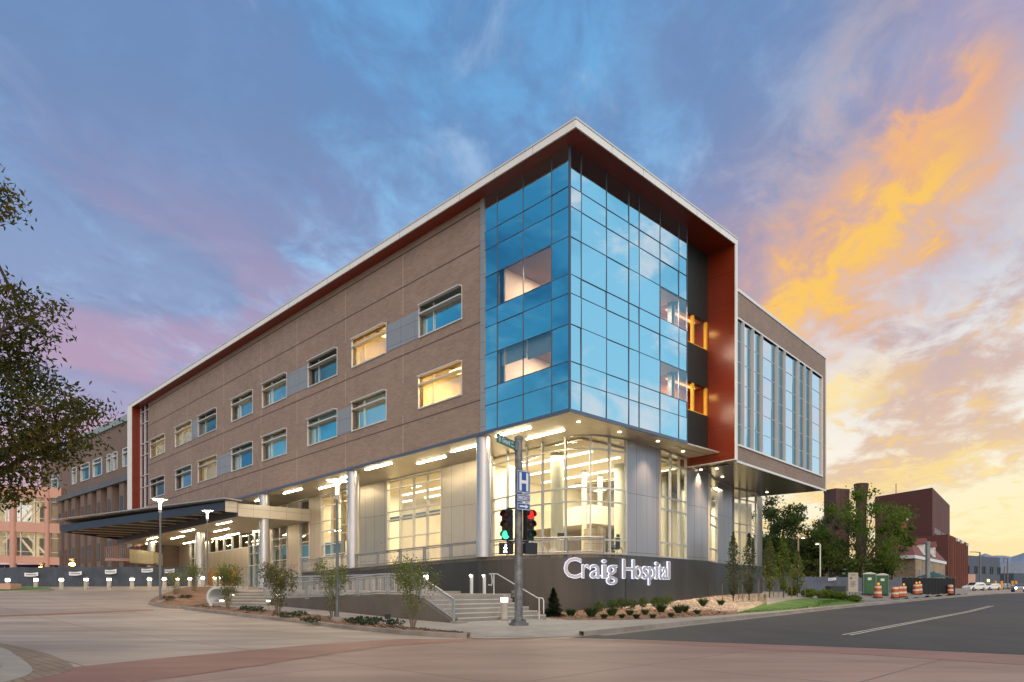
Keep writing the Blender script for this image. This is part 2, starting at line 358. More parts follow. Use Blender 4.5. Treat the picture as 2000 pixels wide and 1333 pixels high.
M_hazy_hill = pbr('mountain', (0.20, 0.26, 0.36), 1.0, var=0.2, vscale=0.004)  # distance haze put into the pale blue-grey base colour
M_sign = pbr('beige sign board', (0.36, 0.33, 0.28), 0.6, var=0.04)
M_teal = pbr('teal umbrella', (0.02, 0.075, 0.07), 0.7, var=0.1)
M_curt = pbr('orange curtain', (0.55, 0.33, 0.10), 0.8, var=0.15, vscale=2, stretch=(3, 3, 0.1))
M_tealw = pbr('teal glass band', (0.06, 0.15, 0.15), 0.2, var=0.05)
# ------------------------------------------------------------------ camera, sky, fill lamp
cam_d = bpy.data.cameras.new('camera'); cam = bpy.data.objects.new('camera', cam_d); COL.objects.link(cam); sc.camera = cam
cam.location = (0, 0, HC); cam.rotation_euler = (math.radians(90), 0, 0)
cam_d.sensor_width = 36; cam_d.lens = 36 * F / 2000; cam_d.shift_y = (HZ - 666.5) / 2000; cam_d.clip_end = 12000; cam_d.clip_start = 0.1
W = bpy.data.worlds.new('World'); sc.world = W; W.use_nodes = True; wt = W.node_tree; wt.nodes.clear(); t = NT(wt)
wo = t.n('ShaderNodeOutputWorld'); bg = t.n('ShaderNodeBackground'); wt.links.new(bg.outputs[0], wo.inputs[0])
dirv = t.n('ShaderNodeTexCoord').outputs['Generated']
sx = t.n('ShaderNodeSeparateXYZ'); wt.links.new(dirv, sx.inputs[0]); X, Y, Z = sx.outputs
deg = 180 / math.pi
AZ = t.math('MULTIPLY', t.math('ARCTAN2', X, Y), deg)
EL = t.math('MULTIPLY', t.math('ARCSINE', Z, 0.0), deg)
# the cloud deck: a level sheet seen in perspective, its streets running towards the sunset
zz = t.math('ADD', t.math('MAXIMUM', Z, 0.0), 0.16)
cx = t.math('DIVIDE', X, zz); cy = t.math('DIVIDE', Y, zz)
cb = t.n('ShaderNodeCombineXYZ'); t.put(cb.inputs[0], cx); t.put(cb.inputs[1], cy); cb.inputs[2].default_value = 0.0
deck = t.map(cb.outputs[0], (1.0, 1.0, 1.0), (0, 0, math.radians(16)))
st = t.map(deck, (1.35, 0.62, 1.0))
n1 = t.noise(st, 1.55, 8, 0.56, 0.45)
n2 = t.noise(t.map(deck, (1.7, 1.15, 1.0)), 2.4, 9, 0.6, 0.5)
n3 = t.noise(t.map(deck, (0.5, 0.33, 1.0)), 1.0, 4, 0.5, 0.2)
n4 = t.noise(t.map(deck, (3.0, 2.2, 1.0)), 3.0, 9, 0.64, 0.5)
n5 = t.noise(t.map(dirv, (1.0, 1.0, 1.6)), 6.5, 7, 0.6, 0.5); n6 = t.noise(t.map(dirv, (1.0, 1.0, 1.8)), 3.1, 5, 0.55, 0.6)
def srgb(*c): return tuple(((x / 255) / 12.92 if x / 255 <= 0.04045 else ((x / 255 + 0.055) / 1.055) ** 2.4) for x in c)
eln = t.math('DIVIDE', EL, 60.0, clamp=True)
L_open = t.ramp(eln, [(0.0, srgb(225, 190, 205)), (0.09, srgb(226, 184, 192)), (0.17, srgb(205, 188, 212)), (0.26, srgb(180, 200, 232)), (0.40, srgb(154, 196, 236)), (0.57, srgb(112, 172, 222)), (1.0, srgb(96, 156, 212))])
L_cloud = t.ramp(eln, [(0.0, srgb(190, 165, 190)), (0.12, srgb(212, 162, 172)), (0.20, srgb(172, 156, 190)), (0.33, srgb(132, 148, 190)), (0.50, srgb(106, 140, 188)), (0.70, srgb(94, 138, 190)), (1.0, srgb(92, 134, 188))])
R_open = t.ramp(eln, [(0.0, srgb(255, 228, 150)), (0.06, srgb(255, 243, 206)), (0.16, srgb(250, 242, 226)), (0.30, srgb(232, 234, 234)), (0.48, srgb(170, 196, 228)), (1.0, srgb(120, 165, 215))])
R_cloud = t.ramp(eln, [(0.0, srgb(240, 190, 120)), (0.10, srgb(226, 180, 136)), (0.22, srgb(212, 168, 142)), (0.36, srgb(190, 160, 158)), (0.50, srgb(172, 150, 180)), (1.0, srgb(130, 140, 185))])
c_l = t.ss(t.math('ADD', t.math('MULTIPLY', n1, 0.42), t.math('ADD', t.math('MULTIPLY', n2, 0.36), t.math('MULTIPLY', n4, 0.22))), 0.43, 0.555)
left = t.mix(t.math('MULTIPLY', c_l, 0.92), L_open, L_cloud)
left = t.mix(t.math('MULTIPLY', t.ss(n2, 0.54, 0.70), 0.55), left, srgb(178, 208, 240))
n7 = t.math('ADD', t.math('MULTIPLY', t.noise(t.map(deck, (0.95, 0.6, 1.0)), 1.25, 6, 0.52, 0.3), 0.85), t.math('MULTIPLY', n4, 0.15))
left = t.mix(t.math('MULTIPLY', t.ss(n7, 0.45, 0.56), 0.78), left, t.mix(0.35, L_cloud, srgb(132, 138, 172)))
pink = t.math('MULTIPLY', t.ss(n1, 0.47, 0.60), t.math('MULTIPLY', t.math('SUBTRACT', 1.0, t.ss(EL, 14.0, 34.0)), 0.42))
left = t.mix(pink, left, srgb(214, 160, 176))
c_r = t.ss(t.math('ADD', t.math('MULTIPLY', n1, 0.5), t.math('ADD', t.math('MULTIPLY', n2, 0.3), t.math('MULTIPLY', n4, 0.2))), 0.45, 0.55)
right = t.mix(t.math('MULTIPLY', c_r, 0.74), R_open, R_cloud)
right = t.mix(t.math('MULTIPLY', t.ss(n4, 0.52, 0.66), t.math('MULTIPLY', t.math('SUBTRACT', 1.0, t.ss(EL, 8.0, 30.0)), 0.7)), right, srgb(255, 214, 120))
wmix = t.ss(t.math('ADD', t.math('ADD', AZ, t.math('MULTIPLY', t.math('SUBTRACT', n3, 0.5), 26.0)), t.math('MULTIPLY', EL, -0.80)), -4.0, 9.0)
sky = t.mix(wmix, left, right)
# the burning band of cloud that climbs away from the sunset
def streak(az0, el0, az1, el1, wid, warp, lo, hi):
    L = math.hypot(az1 - az0, el1 - el0); ux, uy = (az1 - az0) / L, (el1 - el0) / L
    a = t.math('SUBTRACT', AZ, az0); e = t.math('SUBTRACT', EL, el0)
    al = t.math('ADD', t.math('MULTIPLY', a, ux), t.math('MULTIPLY', e, uy))
    d = t.math('ADD', t.math('MULTIPLY', a, -uy), t.math('MULTIPLY', e, ux))
    d = t.math('ADD', d, t.math('MULTIPLY', t.math('SUBTRACT', n2, 0.5), warp)); d = t.math('ADD', d, t.math('MULTIPLY', t.math('SUBTRACT', n4, 0.5), warp * 1.3))
    g = t.math('POWER', 2.718, t.math('MULTIPLY', t.math('POWER', t.math('ABSOLUTE', t.math('DIVIDE', d, wid)), 2.0), -1.0))
    return t.math('MULTIPLY', g, t.math('MULTIPLY', t.ss(al, lo[0], lo[1]), t.math('SUBTRACT', 1.0, t.ss(al, hi[0], hi[1]))))
broad = streak(20.0, 19.2, 31.0, 27.2, 3.7, 10.0, (-9, 0), (16, 23))
core = streak(20.0, 18.8, 31.0, 26.6, 1.5, 9.0, (-3, 2), (13, 18))
top = streak(29.5, 29.0, 33.5, 33.5, 1.5, 8.0, (-3, 0), (4, 8))
low = streak(22.0, 12.5, 33.0, 16.0, 1.0, 5.0, (-6, 0), (3, 10))
low2 = streak(24.0, 6.8, 36.0, 9.5, 0.7, 5.0, (-6, 0), (8, 14))
halo = streak(22.0, 20.0, 35.0, 31.0, 9.5, 12.0, (-8, 4), (22, 34))
sky = t.mix(t.math('MULTIPLY', halo, 0.62), sky, t.mix(t.ss(n2, .42, .6), srgb(214, 168, 150), srgb(176, 156, 178)))
sky = t.mix(t.math('MULTIPLY', broad, 0.72), sky, srgb(240, 172, 116))
sky = t.mix(t.math('MULTIPLY', top, 0.75), sky, srgb(250, 184, 112))
sky = t.mix(t.math('MULTIPLY', core, 0.82), sky, srgb(255, 204, 84))
sky = t.mix(t.math('MULTIPLY', low, 0.8), sky, srgb(255, 226, 150))
sky = t.mix(t.math('MULTIPLY', low2, 0.65), sky, srgb(255, 222, 130))
gl = t.math('POWER', 2.718, t.math('MULTIPLY', t.math('ADD', t.math('POWER', t.math('DIVIDE', t.math('SUBTRACT', AZ, 37.0), 9.0), 2.0), t.math('POWER', t.math('DIVIDE', t.math('SUBTRACT', EL, 3.5), 4.5), 2.0)), -1.0))
sky = t.mix(t.math('MULTIPLY', gl, 0.8), sky, (1.0, 0.86, 0.46))
# the rest of the sky, beside the viewer: brighter blue with pale clouds
B_open = t.ramp(eln, [(0.0, srgb(192, 226, 240)), (0.3, srgb(164, 212, 236)), (0.7, srgb(134, 194, 228)), (1.0, srgb(106, 170, 218))])
back = t.mix(t.math('MULTIPLY', t.ss(n6, 0.47, 0.62), 0.65), B_open, srgb(104, 172, 206)); back = t.mix(t.math('MULTIPLY', t.ss(n5, 0.49, 0.66), 0.85), back, (0.98, 0.80, 0.80))
b_r = t.ss(AZ, 42.0, 56.0); b_l = t.math('SUBTRACT', 1.0, t.ss(AZ, -72.0, -50.0))
backl = t.mix(t.math('MULTIPLY', t.ss(n5, 0.46, 0.64), 0.65), t.ramp(eln, [(0.0, srgb(130, 200, 220)), (0.3, srgb(72, 156, 198)), (1.0, srgb(56, 124, 180))]), srgb(140, 196, 222))
back = t.mix(1.0, back, (1.25, 1.25, 1.25), 'MULTIPLY'); backl = t.mix(t.math('MULTIPLY', t.ss(n6, 0.45, 0.58), 0.75), backl, srgb(34, 96, 140)); sky = t.mix(b_r, sky, back); sky = t.mix(b_l, sky, backl)
sky = t.mix(t.math('MULTIPLY', t.math('MULTIPLY', t.ss(AZ, 42.0, 48.0), t.math('SUBTRACT', 1.0, t.ss(AZ, 60.0, 70.0))), t.math('ADD', 0.35, t.math('MULTIPLY', t.ss(n5, .42, .6), 0.5))), sky, srgb(214, 222, 236))
zen = t.ss(EL, 50.0, 66.0); aaz = t.math('ABSOLUTE', AZ); beh = t.ss(aaz, 112.0, 138.0)
sky = t.mix(t.math('MULTIPLY', zen, 0.85), sky, srgb(226, 214, 206)); sky = t.mix(t.math('MULTIPLY', beh, 0.85), sky, t.mix(t.ss(n3, .4, .65), srgb(255, 226, 196), srgb(214, 206, 210)))  # unseen cream sky overhead and behind, added to light the facades
below = t.ss(Z, -0.12, -0.02)
sky = t.mix(below, srgb(96, 84, 74), sky)
gain = t.math('ADD', 1.0, t.math('MULTIPLY', t.math('SUBTRACT', 1.0, t.ss(Y, -0.75, 0.0)), 0.7))  # sky behind the viewer brightened as extra fill
nsk = t.n('ShaderNodeTexSky', sky_type='NISHITA', sun_disc=False); nsk.sun_elevation = math.radians(14); nsk.sun_rotation = math.radians(165)
sky2 = t.mix(1.0, sky, t.mix(1.0, nsk.outputs[0], (0.006, 0.006, 0.006), 'MULTIPLY'), 'ADD')
wt.links.new(sky2, bg.inputs[0]); t.put(bg.inputs[1], gain)
back_fill_d = bpy.data.lights.new('sun', 'SUN'); sun = bpy.data.objects.new('sun', back_fill_d); COL.objects.link(sun)
back_fill_d.energy = 1.35; back_fill_d.angle = math.radians(60); back_fill_d.color = (1.0, 0.80, 0.62)  # soft warm fill added from behind the viewer for the facades
sd = Vector((0.10, -1.0, 0.62)).normalized(); sun.rotation_euler = sd.to_track_quat('Z', 'Y').to_euler()
sc.view_settings.view_transform = 'Standard'; sc.view_settings.look = 'None'; sc.view_settings.exposure = 0; sc.view_settings.gamma = 1
cy_ = sc.cycles; cy_.use_denoising = True; cy_.max_bounces = 7; cy_.diffuse_bounces = 3; cy_.glossy_bounces = 4; cy_.transmission_bounces = 4; cy_.transparent_max_bounces = 14
cy_.sample_clamp_indirect = 4; cy_.sample_clamp_direct = 0; cy_.caustics_reflective = False; cy_.caustics_refractive = False; cy_.use_adaptive_sampling = True; cy_.adaptive_threshold = 0.01
# ------------------------------------------------------------------ the hospital
H = thing('hospital_building', B(20, 8, 1.4), 'tan brick hospital with blue glass corner and red framed flat roof', 'hospital')
ZS, ZR, ZT = 10.55, 24.2, 24.68                       # soffit, underside of roof, top of fascia
S_BR0, S_BR1, S_CW1, S_FIN1 = SU(939.5), SU(290), SU(273.5), 66.2
T_GL, T_FIN = 11.58, 16.04
TW = 4.6                                              # set-back of the ground floor wall
# windows: (left column, right column, lit) in photo columns for the two rows
UP = [(820.5, 901.9, 0), (689.3, 754.5, 1), (603.8, 658.5, 0), (514.2, 559.9, 2), (453.8, 493.5, 2), (388.5, 423.0, 0), (343.8, 374.3, 2), (295.2, 322.0, 2)]
LO = [(819.7, 901.9, 1), (689.0, 754.4, 2), (603.0, 658.3, 0), (513.9, 559.9, 2), (454.0, 493.5, 0), (388.6, 423.7, 2), (344.5, 374.0, 0), (295.0, 321.3, 0)]
ROWS = [(17.82, 19.75, UP), (13.27, 15.24, LO)]
PANELS = [(17.80, 19.60, 754.5, 820.5), (17.80, 19.60, 559.9, 603.8), (17.80, 19.60, 374.3, 388.5), (13.25, 15.09, 658.3, 689.0), (13.25, 15.09, 423.7, 454.0)]
ops = []
for z0, z1, row in ROWS:
    for ul, ur, lit in row: ops.append((SU(ur), SU(ul), z0, z1))
mb = MB()
se = sorted({S_BR0, S_BR1, *[o[0] for o in ops], *[o[1] for o in ops]}); ze = [ZS, 13.27, 15.24, 17.82, 19.75, ZR]
for i in range(len(se) - 1):
    for j in range(len(ze) - 1):
        a, b, c, d = se[i], se[i + 1], ze[j], ze[j + 1]; m = ((a + b) / 2, (c + d) / 2)
        if any(o[0] < m[0] < o[1] and o[2] < m[1] < o[3] for o in ops): continue
        mb.quad(B(a, 0, c), B(b, 0, c), B(b, 0, d), B(a, 0, d))
        mb.quad(B(a, .3, c), B(b, .3, c), B(b, .3, d), B(a, .3, d))
for o in ops:
    a, b, c, d = o
    for q in ((a, a, c, d), (b, b, c, d)): mb.quad(B(q[0], 0, c), B(q[0], .3, c), B(q[0], .3, d), B(q[0], 0, d))
    for z in (c, d): mb.quad(B(a, 0, z), B(b, 0, z), B(b, .3, z), B(a, .3, z))
wallp = mb.build('brick_wall', M_brick, H, recalc=False)
mb = MB()
for z in (12.58, 17.12, 21.6): mb.bb(S_BR0, S_BR1, -.012, .01, z - .035, z + .035)
mb.bb(S_BR0, S_BR1, -.02, .01, 23.72, 23.80)
mb.build('brick_joint', M_joint, wallp)
mb = MB()
for u in (787, 675, 580, 510, 437, 366):
    s = SU(u); 
    for a, b in ((ZS + .1, 12.54), (12.62, 13.2), (15.3, 17.08), (17.16, 17.75), (19.8, 21.56), (21.64, 23.7)):
        mb.bb(s - .03, s + .03, -.004, .01, a, b)
build_each(mb, 'expansion_joint', M_vjoint, wallp)
for z0, z1, row in ROWS:
    for ul, ur, lit in row:
        a, b = SU(ur), SU(ul)
        mb = MB(); f = .07
        mb.bb(b, b + f, -.10, .30, z0 - f, z1 + f); mb.bb(a - f * .6, a, -.04, .30, z0 - f, z1 + f)
        mb.bb(a, b, -.08, .30, z0 - f, z0); mb.bb(a, b, -.10, .30, z1, z1 + f)
        w = mb.build('window', M_frame, H)
        mb = MB(); mb.quad(B(a, .25, z0), B(b, .25, z0), B(b, .25, z1), B(a, .25, z1)); mb.build('pane', M_win, w)
        mb = MB(); sm = b - (b - a) * .28; mb.bb(sm - .03, sm + .03, .17, .24, z0, z1 - .55); mb.bb(sm - .03, sm + .03, .17, .24, z1 - .47, z1); mb.build('mullion', M_frame, w)
        mb = MB(); mb.bb(a + .05, b, -.16, .24, z1 - .55, z1 - .47); mb.bb(a + .05, b, -.24, -.10, z1 + f * .1, z1 + f * .95); mb.build('sunshade', M_frame, w)
mb = MB()
for z0, z1, ul, ur in PANELS: mb.bb(SU(ur) + .08, SU(ul) - .06, -.03, .05, z0, z1)
build_each(mb, 'spandrel_panel', M_greypan, H)
# rooms behind the windows
mb = MB()
for z in (12.35, 16.85, 21.3): mb.bb(S_BR0, 66, .32, 9.0, z, z + .35)
for o in set((SU(ur) - .9, SU(ul) + .9) for ul, ur, l in UP): 
    pass
mb.bb(S_BR0, 66, 5.2, 5.4, ZS, ZR)
for z0, z1, row in ROWS:
    for k, (ul, ur, l) in enumerate(row):
        for s in (SU(ur) - .75, SU(ul) + .75): mb.bb(s - .06, s + .06, .32, 5.2, z0 - .55, z1 + 1.4)
mb.build('interior_wall', M_cream, H)
mb = MB(); mc = MB()
for z0, z1, row in ROWS:
    for ul, ur, l in row:
        a, b = SU(ur), SU(ul)
        if l == 1: mb.bb(a + .3, b - .3, 2.2, 3.0, z1 + .75, z1 + .8)
        if l == 2: mc.bb(a + .6, b - .6, 2.6, 3.0, z1 + .75, z1 + .8)
        if l == 1: mb.bb(a + .3, b - .3, .9, 1.3, z1 + .75, z1 + .8)
for k, (ul, ur, l) in enumerate(LO[:2] + UP[1:2]):
    z1 = (15.24, 15.24, 19.75)[k]; p = B((SU(ul) + SU(ur)) / 2, 2.4, z1 + .6); d = bpy.data.lights.new('room_light', 'AREA'); d.energy = (900, 110, 200)[k]; d.color = (1, .56, .16); d.size = 1.2; o = bpy.data.objects.new('room_light', d); COL.objects.link(o); o.location = p
build_each(mb, 'ceiling_lamp', E_warm, H); build_each(mc, 'ceiling_lamp', emis('soft room lamp', (1.0, 0.72, 0.38), 26.0), H)
mb = MB()
for ul, ur, l in ((689.3, 754.5, 1),): pass
# stair strip of dark glass and the far red fin
mb = MB(); mb.quad(B(S_BR1 + .12, .12, ZS), B(S_CW1, .12, ZS), B(S_CW1, .12, ZR), B(S_BR1 + .12, .12, ZR)); cw = mb.build('stair_glazing', M_darkglass, H, recalc=False)
mb = MB(); mid = (S_BR1 + S_CW1) / 2
for s in (S_BR1 + .06, mid, S_CW1 - .04): mb.bb(s - .06, s + .06, .02, .13, ZS, ZR)
z = ZS + .6
k = 0
while z < ZR - .3: mb.bb(S_BR1 + .12, S_CW1 - .1, .03, .115, z - .04, z + .04); z += (1.35, 2.35)[k % 2]; k += 1
mb.build('mullion', M_frame, cw)
mb = MB(); mb.bb(S_CW1, S_FIN1 - .06, -.86, .5, ZS - 2.5, ZR - .002); fin = mb.build('fin', M_red, H)
mb = MB(); mb.bb(S_CW1, S_FIN1, -.98, -.86, ZS - 2.5, ZR - .002); mb.bb(S_FIN1 - .06, S_FIN1, -.86, 14, ZS - 2.5, ZR - .002); mb.build('fin_edge', M_white, fin)
mb = MB(); mb.bb(S_BR1, S_CW1, .4, .6, ZS, ZR); mb.build('stair_core', pbr('dark stair', (0.06, 0.02, 0.025), 0.8), H)
# grey corner trim between brick and glass
mb = MB(); mb.bb(SU(947.2), S_BR0, -.06, .25, ZS, ZR); mb.build('corner_trim', M_greypan, H)
# glass corner
SL = [SU(947.7), SU(971.4), SU(1022), SU(1077.4), 0.0]; TR = [0.0, TU(1135.2), TU(1184.5), TU(1228.2), TU(1248.3), TU(1289), TU(1325.7), T_GL]
ZL = [10.70, 12.14, 13.14, 15.06, 16.65, 17.63, 19.57, 21.13, 22.16, ZR]
for face in (0, 1):
    g, vz, mu = MB(), MB(), MB()
    xs = SL if face == 0 else TR
    Q = (lambda a, d, z: B(a, d, z)) if face == 0 else (lambda a, d, z: B(d, a, z))
    for i in range(len(xs) - 1):
        for j in range(len(ZL) - 1):
            vis = j in (2, 5) and ((face == 0 and i in (1, 2)) or (face == 1 and i in (5, 6)))
            tgt = vz if vis else g
            tilt = [RND.uniform(-.012, .012) for _ in range(3)]
            p = [Q(xs[i], .0 + tilt[0], ZL[j]), Q(xs[i + 1], .0 + tilt[1], ZL[j]), Q(xs[i + 1], tilt[1] + tilt[2], ZL[j + 1]), Q(xs[i], tilt[0] + tilt[2], ZL[j + 1])]
            tgt.quad(*p)
    hb = .015
    for x in xs[1:-1] if face == 0 else xs[1:]:
        mu.hexa([Q(x - hb, -.03, ZL[0]), Q(x + hb, -.03, ZL[0]), Q(x + hb, .05, ZL[0]), Q(x - hb, .05, ZL[0]), Q(x - hb, -.03, ZR), Q(x + hb, -.03, ZR), Q(x + hb, .05, ZR), Q(x - hb, .05, ZR)])
    for z in ZL[1:-1]:
        a, b = min(xs), max(xs)
        mu.hexa([Q(a, -.027, z - hb), Q(b, -.027, z - hb), Q(b, .05, z - hb), Q(a, .05, z - hb), Q(a, -.027, z + hb), Q(b, -.027, z + hb), Q(b, .05, z + hb), Q(a, .05, z + hb)])
    if face == 0: mu.bb(-.05, .05, -.05, .05, ZL[0], ZR)
    cwall = g.build('curtain_wall', M_mirror, H, recalc=False)
    build_each(vz, 'vision_pane', M_vision, cwall, recalc=False); mu.build('mullion', M_mull, cwall)
# backing so the spandrel glass is solid, and the lit rooms behind the vision panes
mb = MB()
for z0, z1 in ((10.6, 13.0), (15.2, 17.5), (19.7, ZR)): mb.bb(.12, S_BR0, .12, T_GL - .1, z0, z1)
mb.build('spandrel_backing', M_black, H)
mb = MB()
for z0, z1 in ((13.0, 15.2), (17.5, 19.7)):
    mb.bb(4.9, 5.0, .2, T_GL - .2, z0, z1); mb.bb(.2, SL[3] - .05, .15, .25, z0, z1); mb.bb(SL[1] + .05, 6.2, .15, .25, z0, z1)
    mb.bb(.2, 5.0, 5.0, 5.1, z0, z1); mb.bb(.15, .25, .25, TR[5] - .05, z0, z1); mb.bb(2.9, 3.0, 5.1, T_GL - .2, z0, z1)
mb.build('interior_wall', pbr('peach room wall', (0.76, 0.62, 0.48), 0.8, var=.03), H)
mb = MB()
for z1 in (15.2, 19.7):
    mb.bb(3.0, 4.0, 3.9, 4.1, z1 - .08, z1 - .03)
build_each(mb, 'ceiling_lamp', emis('corner room lamp', (1.0, 0.74, 0.5), 5.0), H)
mb = MB(); mb.bb(SL[3] + .05, SL[2] - .05, .32, .34, 14.1, 15.2); mb.bb(SL[2] + .05, SL[1] - .05, .32, .34, 14.25, 15.2); build_each(mb, 'roller_blind', pbr('blue grey blind', (0.25, 0.36, 0.42), 0.8, var=.05), H)
for z1 in (15.1, 19.6):
    d = bpy.data.lights.new('corner_room_light', 'AREA'); d.energy = 520; d.color = (1, .80, .60); d.size = 1.6; o = bpy.data.objects.new('corner_room_light', d); COL.objects.link(o); o.location = B(2.4, 2.4, z1)
    d = bpy.data.lights.new('corner_room_light', 'AREA'); d.energy = 900; d.color = (1, .84, .66); d.size = 1.6; o = bpy.data.objects.new('corner_room_light', d); COL.objects.link(o); o.location = B(1.6, 9, z1)
mb = MB()
for z1 in (15.2, 19.7): mb.bb(.3, 4.9, .3, T_GL - .2, z1 - .02, z1 - .012)
build_each(mb, 'room_ceiling', pbr('peach ceiling', (0.75, 0.58, 0.45), 0.8, var=.02), H)
# dark recessed wall with two yellow lit windows, red fin
SD = .87
mb = MB()
for z0, z1 in ((ZS + .2, 13.14), (15.06, 17.63), (19.57, ZR)): mb.bb(SD, SD + .3, T_GL - .4, T_FIN - .3, z0, z1)
mb.bb(SD, SD + .3, T_GL - .4, T_GL - .1, 13.14, 15.06); mb.bb(SD, SD + .3, T_GL - .4, T_GL - .1, 17.63, 19.57)
dw = mb.build('dark_wall', M_dark, H)
for z0, z1 in ((13.14, 15.06), (17.63, 19.57)):
    t0, t1 = T_GL - .1, T_FIN - .3
    mb = MB(); 
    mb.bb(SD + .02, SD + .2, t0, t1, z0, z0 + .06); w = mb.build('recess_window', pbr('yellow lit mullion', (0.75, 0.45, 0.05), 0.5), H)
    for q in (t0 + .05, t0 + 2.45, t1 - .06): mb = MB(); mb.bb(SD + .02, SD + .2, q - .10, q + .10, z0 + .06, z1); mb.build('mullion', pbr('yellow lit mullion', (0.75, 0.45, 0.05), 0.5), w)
    mb = MB(); mb.quad(B(SD + .1, t0, z0), B(SD + .1, t1, z0), B(SD + .1, t1, z1), B(SD + .1, t0, z1)); mb.build('pane', M_store, w)
    mb = MB(); mb.bb(SD + 1.5, SD + 1.6, t0, t1, z0 - .2, z1 + .3); mb.bb(SD + .3, SD + 1.5, t0, t1, z1 + .1, z1 + .3); mb.bb(SD + .3, SD + 1.5, t0, t1, z0 - .3, z0 - .1); mb.build('blind', pbr('amber blind', (0.6, 0.27, 0.05), 0.8, var=.1), w)
    mb = MB(); mb.bb(SD + .7, SD + .9, t0 + .4, t1 - .4, z1 + .02, z1 + .08); mb.build('room_lamp', emis('recess lamp', (1.0, 0.62, 0.2), 1.6), w); d = bpy.data.lights.new('recess_light', 'AREA'); d.energy = 38; d.color = (1, .6, .2); d.size = .6; o = bpy.data.objects.new('recess_light', d); COL.objects.link(o); o.location = B(SD + .8, (t0 + t1) / 2, z1)
mb = MB()
mb.bb(-1.10, 3.2, T_FIN - .25, T_FIN, 9.92, ZR - .002); fin2 = mb.build('fin', M_red, H)
mb = MB(); mb.bb(-1.16, -1.10, T_FIN - .26, T_FIN + .06, 9.86, ZR - .002); mb.bb(-1.10, 3.2, T_FIN - .27, T_FIN, 9.86, 9.92); mb.build('fin_edge', M_white, fin2)
# roof with white fascia and red underside
mb = MB(); mb.bb(-1.10, S_FIN1 - .05, -.84, T_FIN + .0, ZR, ZR + .1); roof = mb.build('roof', M_redsoff, H)
mb = MB(); zt = ZR + .36
mb.bb(-1.17, S_FIN1, -.92, -.84, ZR - .01, zt); mb.bb(-1.17, -1.10, -.84, T_FIN + .06, ZR - .01, zt); mb.bb(-1.10, S_FIN1, -.84, T_FIN, ZR + .1, zt)
for k in range(1, 40): pass
mb.build('fascia', M_white, roof)
mb = MB(); mb.bb(-1.20, S_FIN1 + .02, -.95, T_FIN + .09, zt + .02, zt + .11); mb.bb(-1.16, S_FIN1, -.90, T_FIN + .05, zt, zt + .02); mb.build('coping', M_frame, roof)
mb = MB()
for k in range(1, 24): 
    s = -1.17 + k * 2.9; mb.bb(s - .012, s + .012, -.924, -.90, ZR, zt)
for k in range(1, 6):
    tt = -.84 + k * 2.9; mb.bb(-1.174, -1.15, tt - .012, tt + .012, ZR, zt)
build_each(mb, 'fascia_joint', pbr('seam', (0.3, 0.3, 0.3), 0.6, var=0), roof)
# soffits over the ground floor
mb = MB(); mb.bb(.02, 66, .02, 24, ZS - .05, ZS + .04); mb.bb(SD + .02, 24, 11.6, T_FIN - .28, ZS - .055, ZS + .03); sof = mb.build('soffit', M_soff, H)
mb = MB(); mb.bb(-.06, S_BR1 + 3, -.06, .06, ZS - .06, ZS + .12); mb.bb(-.06, .06, .06, T_GL, ZS - .06, ZS + .12); mb.bb(SD - .05, SD + .06, T_GL, T_FIN - .27, ZS - .06, ZS + .1)
mb.build('drip_edge', M_trim, H)
def spot(p):
    d = bpy.data.lights.new('downlight_beam', 'SPOT'); d.energy = 1500; d.color = (1, .74, .48); d.spot_size = math.radians(95); d.spot_blend = .9; d.shadow_soft_size = .08; o = bpy.data.objects.new('downlight_beam', d); COL.objects.link(o); o.location = p
def strip_light(z, u0, v0, u1, v1, ov=None):
    a = PL(u0, v0, z); b = PL(u1, v1, z); m = MB(); tm = (a[1] + b[1]) / 2
    m.bb(min(a[0], b[0]), max(a[0], b[0]), tm - .035, tm + .035, z - .04, z + .01); return m
for q in [(713.5, 918, 766, 905), (813.6, 905.5, 872, 892.5), (881, 883, 932, 870), (968, 852.6, 1037.6, 835.8), (1030, 858, 1100, 840), (553.8, 964, 590, 955.4), (622, 955, 654.7, 947.8), (569.3, 984.7, 603, 978), (622.8, 974, 657.3, 965.7), (664, 935, 683, 931), (498, 979, 512, 976)]:
    strip_light(ZS - .055, *q).build('soffit_light', E_strip, H)
for u, v in ((1210, 844), (1285, 862), (1130, 824)):
    s, tt = PL(u, v, ZS - .055); mb = MB(); mb.lathe(B(s, tt, ZS - .09), [(.11, 0), (.11, .05)], 12); mb.build('downlight', E_down, H); spot(B(s, tt, ZS - .16))
# ------------------------------------------------------------------ right wing
WN, WF = Vector((15.03, 46.64, 0)), Vector((27.08, 60.4, 0)); WL = (WF - WN).length; WD = (WF - WN).normalized(); WI = Vector((-WD.y, WD.x, 0))
def WP(q, d, z): return WN + WD * q + WI * d + Vector((0, 0, z))
def wbox(m, q0, q1, d0, d1, z0, z1): return m.hexa([WP(q0, d0, z0), WP(q1, d0, z0), WP(q1, d1, z0), WP(q0, d1, z0), WP(q0, d0, z1), WP(q1, d0, z1), WP(q1, d1, z1), WP(q0, d1, z1)])
zb, zt_, g0, g1, q0, q1 = 9.95, 21.25, 11.05, 19.42, .12, 17.35
mb = MB()
wbox(mb, 0.06, WL, 0, .3, zb, g0); wbox(mb, .06, WL, 0, .3, g1, zt_); wbox(mb, q1, WL, 0, .3, g0, g1); wbox(mb, WL - .3, WL, .3, 9, zb, zt_); wbox(mb, .7, WL - .3, .3, 9, zt_ - .3, zt_)
wb = mb.build('wing_wall', M_brick, H)
